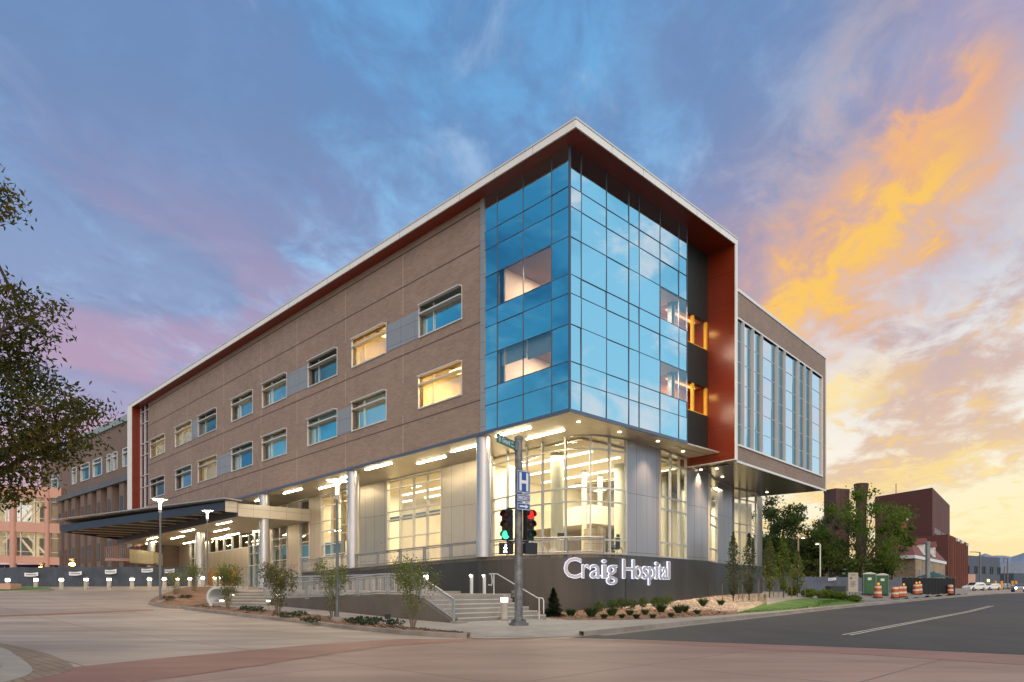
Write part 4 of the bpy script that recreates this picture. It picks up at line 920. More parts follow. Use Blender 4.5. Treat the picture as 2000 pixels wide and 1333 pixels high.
# stones on the pebble bed
m = MB()
for _ in range(1900):
    u = rr.uniform(1190, 1488); q = rr.uniform(qsplit(u) if u < 1440 else .35, 1.0); c = bedpt(u, q); r = rr.uniform(.05, .12); n = 6; ph = rr.random() * 6
    top = [c + Vector((math.cos(ph + k) * r * rr.uniform(.8, 1.2), math.sin(ph + k) * r * .8, 0)) for k in [x * 6.283 / n for x in range(n)]]
    m.add(top + [c + Vector((0, 0, r * .6))], [(k, (k + 1) % n, n) for k in range(n)])
m.build('pebbles', pbr('pebble stone', (0.44, 0.36, 0.28), .9, var=.2, island=.9, col2=(0.2, 0.16, 0.125)), kind='stuff', recalc=False)
# mulch chips
m = MB()
for _ in range(2600):
    q = rr.random()
    if rr.random() < .55:
        u = rr.uniform(1055, 1420); p = bedpt(u, rr.uniform(0.02, qsplit(u))); z = p.z + .01
    else:
        i = rr.randrange(len(KLr)); a = off(KLr, -.25)[i]; b = SLb[min(len(SLb) - 1, int(i / len(KLr) * len(SLb)))]; p = Vector((*a, 0)).lerp(Vector((*b, 0)), rr.random()); z = ground(p.x, p.y) + .14
    a_ = rr.random() * 6.28; L = rr.uniform(.05, .12); d = Vector((math.cos(a_), math.sin(a_), rr.uniform(-.2, .5))) * L; e = Vector((-math.sin(a_), math.cos(a_), 0)) * L * .4; c = Vector((p.x, p.y, z)); m.quad(c - d, c + e, c + d, c - e)
m.build('bark_chips', pbr('bark chip', (0.26, 0.15, 0.085), .9, var=.2, island=.9, col2=(0.09, 0.05, 0.03)), kind='stuff', recalc=False)
# drain opening in the kerb on the right
q = GP(1178, 1238); m = MB(); d = Vector((*KR_[near(KR_, 1200)], 0)) - Vector((*KR_[near(KR_, 1150)], 0)); a = math.atan2(d.y, d.x)
m.box((q.x, q.y + .12, .075), (1.3, .2, .10), a); tag(m.build('storm_drain', pbr('rust iron', (0.10, 0.035, 0.02), .8)), 'rusty storm drain opening in the kerb right of the signal pole', 'drain')
# mountains
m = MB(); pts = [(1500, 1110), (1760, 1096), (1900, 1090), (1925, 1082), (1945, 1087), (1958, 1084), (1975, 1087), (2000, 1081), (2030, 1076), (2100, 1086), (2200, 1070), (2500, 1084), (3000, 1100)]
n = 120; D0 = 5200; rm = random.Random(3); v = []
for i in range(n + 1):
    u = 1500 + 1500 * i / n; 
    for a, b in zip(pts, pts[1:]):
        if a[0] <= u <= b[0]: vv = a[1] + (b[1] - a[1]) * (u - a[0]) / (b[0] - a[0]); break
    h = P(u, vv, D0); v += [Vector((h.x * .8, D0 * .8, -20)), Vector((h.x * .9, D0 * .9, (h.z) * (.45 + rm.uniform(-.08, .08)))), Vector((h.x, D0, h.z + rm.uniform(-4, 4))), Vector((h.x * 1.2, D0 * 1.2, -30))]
m.v = v; m.f = [[i * 4 + k, (i + 1) * 4 + k, (i + 1) * 4 + k + 1, i * 4 + k + 1] for i in range(n) for k in range(3)]; m.uv = [None] * len(m.f); m.build('mountains', M_hazy_hill, kind='structure')

# the raised lot behind the pavement on the right
SRd = [Vector((*p, 0)) for p in SR_]
def lotz(x, y):
    q = Vector((x, y, 0)); d = min((q - p).length for p in SRd); e = sstep(0, 7, d); return ground(x, y) + .125 + .66 * e
def LP(u, v, d0=40.0):
    k = (u - 1000) / F; D = _lk(UA, u) + .3
    while D < 130:
        if HZ + (HC - lotz(k * D, D)) * F / D <= v: break
        D += .25
    return Vector((k * D, D, lotz(k * D, D)))
A_l = resample(SR_[near(SR_, 1500):], 40); B_l = resample([XY(1494, 72), XY(1560, 95), XY(1640, 110), XY(1760, 118), XY(1850, 118), XY(1892, SR_[-1][1] + 8)], 40); m = MB(); R_l = 22
for r in range(R_l + 1):
    for a, b in zip(A_l, B_l): q = (r / R_l) ** 1.6; x, y = a[0] + (b[0] - a[0]) * q, a[1] + (b[1] - a[1]) * q; m.v.append(Vector((x, y, lotz(x, y))))
m.f = [[r * 41 + i, r * 41 + i + 1, (r + 1) * 41 + i + 1, (r + 1) * 41 + i] for r in range(R_l) for i in range(40)]; m.uv = [None] * len(m.f); m.build('lot', pbr('lot paving', (.26, .235, .205), .85, var=.2, vscale=.8, bump=.2), kind='structure', recalc=False, smooth=True)
# ------------------------------------------------------------------ terrace, stairs, ramp, railings
def rail(name, pts, label, cat='railing', h=.95, mt=None, post=2.0, baluster=.11, group=None, pairs=True, topw=.05, infill=True):
    mt = mt or M_steel; pts = [Vector(p) for p in pts]; L = [0]
    for a, b in zip(pts, pts[1:]): L.append(L[-1] + (b - a).length)
    def at(d):
        k = 0
        while k < len(L) - 2 and L[k + 1] < d: k += 1
        return pts[k].lerp(pts[k + 1], (d - L[k]) / max(1e-6, L[k + 1] - L[k]))
    R_ = thing(name, pts[0], label, cat, group); up = Vector((0, 0, 1))
    m = MB(); m.tube([p + up * h for p in pts], topw, 8); m.build('handrail', mt, R_, smooth=True)
    n = max(1, round(L[-1] / post))
    for i in range(n + 1):
        d = L[-1] * i / n
        for e in ((-.09, .09) if (pairs and 0 < i < n) else (0,)):
            p = at(min(L[-1], max(0, d + e))); m = MB(); m.box(p + up * (h / 2), (.075, .075, h), math.atan2(DR.y, DR.x)); m.build('post', mt, R_)
    if infill:
        m = MB(); fr = MB()
        nb = int(L[-1] / baluster)
        for i in range(nb + 1):
            p = at(L[-1] * i / nb); m.box(p + up * (h * .5), (.02, .02, h * .74), 0)
        m.build('balusters', mt, R_)
        for hh in (h * .12, h * .88): fr.tube([p + up * hh for p in pts], .032, 5)
        fr.build('rail_frame', mt, R_)
    return R_
# terrace slab and its dark wall
def zt(p): r = Vector((p[0] - CX, p[1] - CY, 0)); return 3.5 - KL * r.dot(DL) + KR * r.dot(DR)
TW_ = thing('terrace_wall', Vector((T1[nose_i][0], T1[nose_i][1], 0)), 'dark zinc clad curved terrace wall below the glazed corner', 'wall')
m = MB(); m.wall(T1, -.3, [zt(p) - .05 for p in T1]); d0 = sum((Vector((*a, 0)) - Vector((*b, 0))).length for a, b in zip(T1, T1[1:])); m.wall(T2, -.3, [3.42] * len(T2), u0=d0); m.build('cladding', M_base, TW_, recalc=False)
m = MB()
for i in range(len(T1) - 1):
    p, q = Vector((*T1[i], zt(T1[i]))), Vector((*T1[i + 1], zt(T1[i + 1]))); e = (q - p).normalized(); nn = Vector((e.y, -e.x, 0)) * .06; dn = Vector((0, 0, .07))
    m.hexa([p + nn - dn, q + nn - dn, q - nn * 3 - dn, p - nn * 3 - dn, p + nn, q + nn, q - nn * 3, p - nn * 3])
m.build('coping', M_step, TW_)
back = [tuple(B(s, TW - .05, 0).xy) for s in (28, 20, 12.2)] + [(p[0], p[1] + .1) for p in nose]
m = MB(); pl = T1 + back[::-1]; m.prism([p for p in pl], [zt(p) - .25 for p in pl], [zt(p) - .03 for p in pl]); m.build('terrace_floor', M_conc, kind='structure')
r1 = [Vector((*p, zt(p))) for p in T1]
iA, iB = near(T1, 937), near(T1, 947)
offin = lambda pts: [p + Vector((.04, .10, 0)) for p in pts]
rail('railing', offin(r1[:iA + 1]), 'long steel terrace railing left of the big corner column', h=.92, post=2.6)
rail('railing', offin(r1[iB:near(T1, 1178) + 1]), 'curved steel terrace railing right of the big corner column', h=.92, post=2.6)
# landing, front stairs
zL = 1.12
LD = thing('landing', B(3, -6, .1), 'pale concrete landing block between stairs and dark terrace wall', 'landing')
m = MB(); 
def wb(m, s0, s1, t0, t1, z0, z1):
    q = [B(s, tt, 0) for s, tt in ((s0, t0), (s1, t0), (s1, t1), (s0, t1))]
    return m.hexa([Vector((p.x, p.y, z0)) for p in q] + [Vector((p.x, p.y, z1)) for p in q])
wb(m, -1.25, 9.0, RAMP_T + .4, -6.0, -.1, zL); wb(m, 4.5, 9.0, -6.0, .25, -.1, zL); m.build('slab', M_step, LD)
ST = thing('front_stairs', B(-2, -6, .1), 'pale concrete steps behind the traffic signal pole', 'stairs')
n = 6
for k in range(n - 1):
    z1 = .13 + (zL - .13) * (k + 1) / n; s0 = -3.35 + .42 * k; m = MB(); tR = -1.4 - .75 * k
    wb(m, s0, -1.25, RAMP_T + .35, -5.6 - .08 * k, -.1, z1); m.build('step', M_step, ST)
    m = MB(); wb(m, s0 - .012, s0 + .05, RAMP_T + .36, -5.61 - .08 * k, z1 - .035, z1 + .004); m.build('lit_tread_edge', pbr('lit_tread_edge', (.5, .47, .42), .7), ST)  # pale strip added for the lamplight on the tread edge
# stair handrail in the middle
def pipe(name, pts, r, label, cat, extra=()):
    R_ = thing(name, pts[0], label, cat); m = MB(); m.tube(pts, r, 8); m.build('handrail', M_frame, R_, smooth=True)
    for a, b in extra: m = MB(); m.tube([a, b], r, 8); m.build('post', M_frame, R_)
    return R_
def hp(s, tt, z): p = B(s, tt, 0); return Vector((p.x, p.y, z))
tm = -6.3
pipe('stair_handrail', [hp(-.55, tm, zL + .45), hp(-.75, tm, zL + .42), hp(-.80, tm, zL + .6), hp(-.75, tm, zL + .88), hp(-.6, tm, zL + .93), hp(-1.1, tm, zL + .93), hp(-3.5, tm, 1.02), hp(-3.8, tm, 1.0), hp(-3.85, tm, .9), hp(-3.85, tm, .35)], .024, 'bent steel handrail in the middle of the front stairs', 'handrail', [(hp(-.9, tm, zL), hp(-.9, tm, zL + .93)), (hp(-2.3, tm, .5), hp(-2.3, tm, 1.5)), (hp(-3.6, tm, .13), hp(-3.6, tm, 1.0))])
# light posts against the terrace wall
for u, lab in ((921, 'left one of two slim steel light posts against the dark wall'), (946, 'right one of two slim steel light posts against the dark wall')):
    p = P(u, 1163, 37.5); R_ = thing('light_post', (p.x, p.y, zL), lab, 'light post', 'light posts by the dark wall'); m = MB(); m.box((p.x, p.y, zL + .52), (.12, .12, 1.04), .78); m.build('post', M_frame, R_); m = MB(); m.box((p.x - .05, p.y - .07, zL + .98), (.1, .06, .08), .78); m.build('lamp', E_boll, R_)
# ramp wall with its railing and the sloping cheek beside the stairs
RW = thing('ramp_wall', B(3, RAMP_T, .1), 'dark grey ramp wall left of the front stairs', 'wall')
m = MB(); prof = [(-3.55, .18), (-1.3, 1.16), (1.3, 1.17), (4, 1.0), (8.2, .86), (11.5, .80)]
for (a, za), (b, zb2) in zip(prof, prof[1:]):
    q = [hp(a, RAMP_T - .1, -.2), hp(b, RAMP_T - .1, -.2), hp(b, RAMP_T + .15, -.2), hp(a, RAMP_T + .15, -.2), hp(a, RAMP_T - .1, za), hp(b, RAMP_T - .1, zb2), hp(b, RAMP_T + .15, zb2), hp(a, RAMP_T + .15, za)]; m.hexa(q)
m.build('cladding', pbr('dark ramp concrete', (0.105, 0.092, 0.078), 0.8, var=.12, vscale=1.5), RW)
m = MB(); wb(m, -4.0, -3.55, RAMP_T - .2, RAMP_T + .25, -.1, .2); m.build('kerb_end', M_step, RW)
rail('railing', [hp(s, RAMP_T + .02, z) for s, z in ((-3.5, .2), (-1.3, 1.16), (1.3, 1.17), (4, 1.0), (8.2, .86), (11.5, .80))], 'steel railing on the dark ramp wall sloping down beside the stairs', mt=M_steel_lit, h=.82, post=2.2, baluster=.09, topw=.04)
rail('railing', [hp(s, -9.2, 1.14) for s in (1.5, 5, 9.0, 12.5)], 'level steel railing on the inner edge of the ramp', mt=M_steel_lit, h=.88, post=2.6, baluster=.12)
pl = [hp(s, tt, 0) for s, tt in ((8.8, RAMP_T + .3), (36, -6.5), (36, TW), (8.8, TW))]
m = MB(); m.hexa([Vector((p.x, p.y, .2)) for p in pl] + [Vector((p.x, p.y, 1.25 if i in (0, 3) else 1.33)) for i, p in enumerate(pl)]); m.build('plaza', M_conc, kind='structure')
# second stairs, with the curved silver cheek
S2 = thing('side_stairs', GP(465, 1183), 'shallow concrete steps between two bushes left of the ramp', 'stairs')
p0, p1 = P(415, 1183, 36.0), P(522, 1183, 35.2); dx = (p1 - p0); dx.z = 0; L2 = dx.length; dx.normalize(); dy = Vector((-dx.y, dx.x, 0)); zg = ground(p0.x, p0.y) + .1
for k in range(5):
    z1 = zg + (1.28 - zg) * (k + 1) / 5; m = MB(); a = Vector((p0.x, p0.y, 0)) + dy * (.42 * k); b = a + dx * L2; c = Vector((p0.x, p0.y, 0)) + dx * L2 + dy * 4.5; d = Vector((p0.x, p0.y, 0)) + dy * 4.5
    m.hexa([Vector((q.x, q.y, .2)) for q in (a, b, c, d)] + [Vector((q.x, q.y, z1)) for q in (a, b, c, d)]); m.build('step', M_step, S2)
    m = MB(); m.hexa([a + dy * -.012 + Vector((0, 0, z1 - .04 - 0)), b + dy * -.012 + Vector((0, 0, z1 - .04)), b + dy * .08 + Vector((0, 0, z1 - .04)), a + dy * .08 + Vector((0, 0, z1 - .04)), a + dy * -.012 + Vector((0, 0, z1 + .004)), b + dy * -.012 + Vector((0, 0, z1 + .004)), b + dy * .08 + Vector((0, 0, z1 + .004)), a + dy * .08 + Vector((0, 0, z1 + .004))]); m.build('lit_tread_edge', pbr('lit_tread_edge', (.5, .47, .42), .7), S2)  # lamplit edge of each tread, painted as a pale strip
    if k in (1, 3):
        for e in (.25, L2 - .2): m = MB(); q = a + dx * e; m.box((q.x, q.y - .02, z1 - .07), (.22, .05, .05), math.atan2(dx.y, dx.x)); m.build('step_light', E_step, S2)
SC = thing('curved_cheek', GP(405, 1183), 'rounded silver metal cheek at the left end of the side steps', 'cheek wall'); m = MB(); cc = p0 + dx * .25; cc.z = zg + .42
ring = []
for k in range(15):
    a = math.pi * .42 + math.pi * 1.16 * k / 14; ring.append((math.cos(a) * .62, math.sin(a) * .55))
for (x0, z0), (x1, z1) in zip(ring, ring[1:]):
    o0, o1 = dx * x0 + Vector((0, 0, z0)), dx * x1 + Vector((0, 0, z1)); A = [cc + o0, cc + o1, cc + o1 * .80, cc + o0 * .80]
    m.hexa(A + [p + dy * 1.9 for p in A])
m.build('shell', pbr('bright steel', (.55, .57, .57), .4, metal=.25, var=.05), SC)
for u, lab in ((481, 'left'), (505, 'right')):
    p = P(u, 1153, 40); z = 1.28; m = MB(); m.tube([(p.x, p.y, z), (p.x, p.y, z + .95)], .03, 8); o = m.build('rail_post', M_steel); tag(o, f'slim steel post at the {lab} side of the steps head', 'post')
rail('railing', [P(517, 1155, 40) * 1 + Vector((0, 0, 0)), P(560, 1154, 43)], 'short steel rail at the head of the side steps', h=.9, post=1.2, baluster=.1)
# ------------------------------------------------------------------ entrance canopy
CN = thing('entrance_canopy', B(45, -2, 1.4), 'wedge shaped blue steel canopy over the driveway entrance', 'canopy')
ZC = 8.40
A_, B_, C_, D_ = (34.2, -3.15), (59.8, -9.2), (65.7, -2.1), (34.2, -2.1)
def bpoly(m, pts, z0, z1): return m.prism([tuple(B(s, tt, 0).xy) for s, tt in pts], [B(s, tt, z0).z for s, tt in pts], [B(s, tt, z1).z for s, tt in pts])
m = MB(); m.bb(34.2, 65.7, -2.1, TW - .02, ZC, ZC + 1.08); m.build('soffit_box', M_canwhite, CN)
m = MB(); m.bb(34.3, 65.6, -2.05, TW - .03, ZC - .02, ZC - .003); m.build('soffit', M_cansoff, CN)
m = MB(); pe = [(33.7, -2.0), (33.7, -3.5), (60.6, -9.9), (66.6, -2.0)]
zz_ = lambda tt: 9.62 + (-2.0 - tt) * .055
q = [B(s, tt, zz_(tt)) for s, tt in pe]; m.prism([(p.x, p.y) for p in q], [p.z for p in q], [p.z + .09 for p in q]); m.build('roof_plate', pbr('canopy roof edge', (.33, .34, .36), .45, metal=.3, var=.03), CN)
def beam(m, a, b, z0, z1, w=.14):
    p, q2 = B(a[0], a[1], 0), B(b[0], b[1], 0); e = (q2 - p); e.z = 0; e.normalize(); nn = Vector((-e.y, e.x, 0)) * w
    A = [B(a[0], a[1], z0), B(b[0], b[1], z0), B(b[0], b[1], z1), B(a[0], a[1], z1)]
    return m.hexa([A[0] - nn, A[1] - nn, A[1] + nn, A[0] + nn, A[3] - nn, A[2] - nn, A[2] + nn, A[3] + nn])
m = MB(); beam(m, (34.5, -3.0), (59.7, -9.0), 8.86, 9.55); beam(m, (59.7, -9.0), (65.6, -2.2), 8.86, 9.55); m.build('edge_beam', M_can, CN)
m = MB(); m.bb(34.2, 65.7, -2.22, -2.1, ZC, 9.55); m.build('inner_beam', M_can, CN)
for k in range(1, 12):
    s = 34.5 + k * 2.6; tt = -3.0 - (s - 34.5) * 6.0 / 25.2 if s < 59.7 else -9.0 + (s - 59.7) * 6.8 / 5.9
    m = MB(); beam(m, (s, -2.2), (s, tt), 8.99, 9.45, .03); r_ = m.build('rib', pbr('canopy web', (.13, .12, .105), .6), CN)
    m = MB(); beam(m, (s, -2.2), (s, tt), 8.93, 8.99, .13); m.build('flange', M_canwhite, r_)  # pale flange on a dark web: uplight on the ribs put into colour
m = MB(); q = [B(s, tt, 9.50) for s, tt in ((34.4, -2.2), (34.4, -3.1), (59.7, -9.05), (65.5, -2.2))]; m.prism([(p.x, p.y) for p in q], [p.z for p in q], [p.z + .05 for p in q]); m.build('deck', pbr('canopy deck', (.15, .14, .125), .6), CN)  # deck toned dark as shade between the uplit ribs
m = MB(); beam(m, (34.15, -2.2), (34.15, -3.2), 8.7, 9.6, .05); m.build('end_plate', M_canwhite, CN)
for q in [(421.6, 1025, 453.8, 1019), (417.5, 1038.5, 447.5, 1033), (354, 1039.5, 380, 1034.5), (334, 1052.5, 359.7, 1047.6), (286.6, 1053.9, 308.6, 1049.7), (284.7, 1062, 306, 1058), (360.5, 1062, 382.8, 1057), (415, 1053.5, 438, 1049), (439.8, 1047, 466, 1042), (495, 1039, 512, 1035.7)]:
    strip_light(ZC - .02, *q).build('soffit_light', E_strip, CN)
# ------------------------------------------------------------------ lit lettering on the terrace wall
SG = thing('wall_lettering', Vector((5.5, 41.5, 1.9)), 'glowing white halo lit hospital name lettering on dark wall', 'sign')
LW = T1[nose_i:] + T2[1:]
def wall_at(u):
    for a, b in zip(LW, LW[1:]):
        ua, ub = a[0] / a[1] * F + 1000, b[0] / b[1] * F + 1000
        if ua <= u <= ub:
            q = (u - ua) / (ub - ua); A, Bv = Vector((*a, 0)), Vector((*b, 0)); return A.lerp(Bv, q), (Bv - A).normalized()
LET = [('C', 1101, 1134), ('r', 1135, 1149.5), ('a', 1150, 1170), ('i', 1173, 1181), ('g', 1181.5, 1201.5), ('H', 1212.6, 1234.7), ('o', 1235.2, 1249.5), ('s', 1250.5, 1261.5), ('p', 1262.5, 1274), ('i', 1275.5, 1280.5), ('t', 1281.8, 1289), ('a', 1289.8, 1298.6), ('l', 1299.6, 1303.8)]
vH, _ = text_geom('H', 1.0); capH = max(v.y for v in vH); scl = 1.14 / capH
for ch, ul, ur in LET:
    um = (ul + ur) / 2; c, e = wall_at(um); a0, _ = wall_at(ul); a1, _ = wall_at(ur); wd = (a1 - a0).length; e = (a1 - a0).normalized(); nn = Vector((e.y, -e.x, 0))
    vs, fs = text_geom(ch, 1.0, .0); x0, x1 = min(v.x for v in vs), max(v.x for v in vs); sxx = wd / (x1 - x0)
    mid = (a0 + a1) / 2
    for nm, ext, dist, offs, mt in (('letter', .03, .20, 0.0, M_letter), ('halo', .02, .12, .028, E_halo)):
        vs, fs = text_geom(ch, 1.0, ext / scl, offs / scl); m = MB()
        m.add([mid + e * ((v.x - (x0 + x1) / 2) * sxx) + Vector((0, 0, 2.02 + v.y * scl)) + nn * (dist + v.z * scl) for v in vs], fs)
        if nm == 'letter': lo = m.build('letter', mt, SG)
        else: m.build('halo', mt, lo)
# ------------------------------------------------------------------ traffic signal on its pole
pb = P(1013, 1222, 24.1); pz = .125; TS = thing('traffic_signal', (pb.x, pb.y, pz), 'grey steel traffic signal pole with hospital signs at the corner', 'traffic signal')
S = pb.y / F
m = MB(); m.lathe((pb.x, pb.y, pz), [(.145, .1), (.13, 6.42)], 20); m.lathe((pb.x, pb.y, pz), [(.14, 6.38), (.15, 6.4), (.15, 6.5), (.05, 6.55)], 20); m.build('pole', pbr('speckled pole', (0.17, .175, .18), .55, metal=.4, var=.4, vscale=22), TS, smooth=True)
m = MB(); m.box((pb.x, pb.y, pz + .05), (.52, .52, .10), .4); m.box((pb.x, pb.y, pz + .13), (.40, .40, .08), .4)
for a in range(4): m.box((pb.x + .2 * math.cos(a * 1.57 + 1.2), pb.y + .2 * math.sin(a * 1.57 + 1.2), pz + .17), (.09, .09, .12), .4)
m.build('base', M_pole, TS)
def disc(m, c, ax, r, n=16, th=.01): m.lathe(c, [(r * .9, 0), (r, th * .5), (r * .9, th)], n, ax)
def signal(cx, cz, face, lit, px):
    f = Vector(face).normalized(); r = Vector((f.y, -f.x, 0)); up = Vector((0, 0, 1)); M = Matrix((r, f, up)).transposed()
    c = Vector((px, pb.y, cz)); m = MB(); m.box(c - f * .10, (.34, .2, 1.06), M=M)
    h = m.build('signal_head', M_black, TS)
    for k, (nm, colr) in enumerate((('red', (.05, .004, .004)), ('amber', (.05, .02, .003)), ('green', (.004, .04, .02)))):
        o = c + up * (.345 - .345 * k) + f * .005; m = MB(); m.lathe(o, [(.145, 0), (.12, .02), (.06, .035), (.001, .04)], 18, f)
        mt = {('red', 1): E_redl, ('green', 1): E_green}.get((nm, 1 if lit == nm else 0)) or pbr(nm + ' lens off', colr, .3, var=0)
        m.build(nm + '_lens', mt, h, smooth=True)
        m = MB(); n = 14; vs = []; fs = []
        for i in range(n + 1):
            a = math.radians(-20 + 220 * i / n); d = r * math.cos(a) * .155 + up * math.sin(a) * .155; vs += [o + d, o + d + f * (.15 if 10 < i * 240 / n < 230 else .08)]
        fs = [(2 * i, 2 * i + 2, 2 * i + 3, 2 * i + 1) for i in range(n)]; m.add(vs, fs); m.build('visor', M_black, h, recalc=False)
    m = MB(); d = Vector((pb.x, pb.y, 0)) - Vector((px, pb.y, 0))
    for dz in (.58, -.58): m.tube([c - f * .1 + up * dz, Vector((pb.x, pb.y, cz + dz))], .028, 8); m.tube([c - f * .1 + up * dz, c - f * .1 + up * dz * .85], .028, 8)
    m.build('bracket', M_black, TS); return f, r, up
def zv(v): return HC + (HZ - v) * S
signal(0, zv(1025.5), (-.52, -.85, 0), 'green', (988 - 1000) * S)
signal(0, zv(1025.5), (.66, -.75, 0), 'red', (1036 - 1000) * S)
for px, face, lit in ((989.5, (-.35, -.93, 0), 1), (1035, (.55, -.83, 0), 0)):
    f = Vector(face).normalized(); r = Vector((f.y, -f.x, 0)) * -1; r = Vector((-f.y, f.x, 0)); up = Vector((0, 0, 1)); c = Vector(((px - 1000) * S, pb.y, zv(1072)))
    m = MB(); q = []
    for d, w, h in ((-.14, .20, .17), (.0, .23, .19), (.10, .245, .20)):
        q.append([c + f * d + r * (sx_ * w) + up * (sz_ * h) for sx_, sz_ in ((-1, -1), (1, -1), (1, 1), (-1, 1))])
    for A, Bq in zip(q, q[1:]): m.hexa(A + Bq)
    ph = m.build('pedestrian_signal', M_black, TS)
    if lit:
        m = MB(); o = c + f * .108
        def lp(x, z): return o + r * x + up * z
        def limb(a, b, w):
            a, b = lp(*a), lp(*b); e = (b - a).normalized(); nn = f.cross(e) * w; m.quad(a - nn, b - nn, b + nn, a + nn)
        limb((.0, .07), (-.012, -.02), .034); limb((-.01, -.02), (.045, -.14), .022); limb((-.015, -.02), (-.06, -.14), .022); limb((.0, .06), (.06, -.005), .016); limb((.0, .06), (-.065, .005), .016)
        n = 10; m.add([lp(.012 + .034 * math.cos(i * .628), .115 + .034 * math.sin(i * .628)) for i in range(n)], [tuple(range(n))]); m.build('walking_figure', E_walk, ph, recalc=False)
# signs on the pole
rd = Vector((.74, .67, 0)); fn = Vector((.67, -.74, 0)); up = Vector((0, 0, 1)); cx_ = (1023 - 1000) * S * .985
def plate(z0, z1, w, mat, name, parent=TS):
    c = Vector((cx_, pb.y - .20, (z0 + z1) / 2)); m = MB(); M = Matrix((rd, -fn, up)).transposed(); m.box(c, (w, .014, z1 - z0), M=M); return m.build(name, mat, parent), c
w = .61
h_, c = plate(zv(965), zv(922), w, M_signblue, 'hospital_sign'); m = MB()
z0, z1 = zv(965), zv(922)
def pp(x, z, d=.012): return Vector((cx_, pb.y - .20, 0)) + rd * x + up * z + fn * d
def bar(m, x0, x1, za, zb_, d=.012): m.quad(pp(x0, za, d), pp(x1, za, d), pp(x1, zb_, d), pp(x0, zb_, d))
bar(m, -.21, -.105, z0 + .07, z1 - .07); bar(m, .105, .21, z0 + .07, z1 - .07); bar(m, -.105, .105, (z0 + z1) / 2 - .055, (z0 + z1) / 2 + .055); m.build('letter_h', M_signwhite, h_)
def border(z0, z1, par):
    m = MB(); e = .018; a = w / 2 - .012
    bar(m, -a, a, z0 + .012, z0 + .012 + e, .010); bar(m, -a, a, z1 - .012 - e, z1 - .012, .010); bar(m, -a, -a + e, z0 + .012, z1 - .012, .011); bar(m, a - e, a, z0 + .012, z1 - .012, .011); m.build('border', M_signwhite, par)
border(z0, z1, h_)
e_, c = plate(zv(982), zv(967.5), w, M_signblue, 'emergency_sign'); m = MB(); put_text(m, 'EMERGENCY', pp(-.255, zv(982) + .06), rd, up, w=.51, h=.135, extrude=.002, offset=.012); m.build('lettering', M_signwhite, e_); border(zv(982), zv(967.5), e_)
a_, c = plate(zv(998), zv(984), w, M_signblue, 'arrow_sign'); m = MB(); zm = (zv(998) + zv(984)) / 2; bar(m, -.2, .08, zm - .028, zm + .028)
m.add([pp(.07, zm - .075), pp(.22, zm), pp(.07, zm + .075)], [(0, 1, 2)]); m.build('arrow', M_signwhite, a_); border(zv(998), zv(984), a_)
m = MB(); m.tube([Vector((pb.x, pb.y, zv(950))), pp(0, zv(950), -.01)], .03, 6); m.tube([Vector((pb.x, pb.y, zv(990))), pp(0, zv(990), -.01)], .03, 6); m.build('bracket', M_pole, TS)
# green street name blade
a = Vector((pb.x - .10, pb.y - .1, zv(873))); e = Vector((-.62, -1.45, -.02)); L = e.length; e.normalize(); fn2 = Vector((-e.y, e.x, 0)).normalized()
if fn2.y > 0: fn2 = -fn2
rd2 = -e
m = MB(); M = Matrix((rd2, -fn2, up)).transposed(); m.box(a + e * (L / 2), (L, .02, .285), M=M); sg = m.build('street_name_sign', M_signgreen, TS)
o = a + e * L + fn2 * .013
m = MB(); put_text(m, 'Girard', o + rd2 * (L * .26) + up * -.075, rd2, up, w=L * .40, h=.17, extrude=.002, offset=.01); put_text(m, 'AVE', o + rd2 * (L * .74) + up * .03, rd2, up, w=L * .12, h=.065, extrude=.002); put_text(m, '3400 E', o + rd2 * (L * .72) + up * -.085, rd2, up, w=L * .2, h=.06, extrude=.002)
n = 14; c0 = o + rd2 * (L * .13) + up * .0
for k in range(n):
    a0, a1 = k * 6.283 / n, (k + 1) * 6.283 / n
    m.quad(*[c0 + rd2 * (r_ * math.cos(q)) + up * (r_ * math.sin(q)) + fn2 * .002 for r_, q in ((.095, a0), (.095, a1), (.072, a1), (.072, a0))])
m.quad(*[c0 + rd2 * x + up * z + fn2 * .002 for x, z in ((-.02, -.06), (.05, 0), (.0, .06), (-.04, 0))])
m.build('lettering', M_signwhite, sg)
m = MB(); m.box((pb.x - .08, pb.y - .1, zv(873)), (.14, .14, .3), .4); m.build('sign_clamp', M_pole, TS)
m = MB(); m.box((pb.x - .18, pb.y - .03, zv(1160)), (.12, .1, .22), .3); pbx = m.build('push_button_box', M_pole, TS); m = MB(); m.lathe((pb.x - .19, pb.y - .09, zv(1161)), [(.03, 0), (.03, .02)], 10, Vector((0, -1, 0))); m.build('button', M_black, pbx)
# ------------------------------------------------------------------ bollard lights
def bollard(loc, label, h=1.05, r=.14, group='lit bollards along the drive', foot=True):
    R_ = thing('bollard_light', loc, label, 'bollard', group); x, y, z = loc
    m = MB(); m.lathe((x, y, z), [(r, 0), (r, h - .30)], 16); m.build('post', pbr('bollard concrete', (.42, .385, .33), .7, var=.08), R_, smooth=True)
    m = MB(); m.lathe((x, y, z), [(r * .93, h - .30), (r * .93, h - .14)], 16); m.build('lamp', E_boll, R_, smooth=True)
    m = MB(); m.lathe((x, y, z), [(r * 1.02, h - .14), (r * 1.02, h - .02), (r * .9, h)], 16); m.build('cap', pbr('bollard cap', (.3, .29, .27), .5, metal=.3), R_, smooth=True)
    if foot: m = MB(); m.lathe((x, y, z), [(r * 1.45, 0), (r * 1.45, .06), (r * 1.3, .08)], 16); m.build('foot', M_step, R_, smooth=True)
    return R_
q = P(985, 1213, 27.6); bollard((q.x, q.y, .13), 'lit round bollard on the pavement beside the signal pole', group=None)
BU = [15, 70, 120, 168, 213, 258, 292, 321, 346, 371, 396, 420, 431.5]
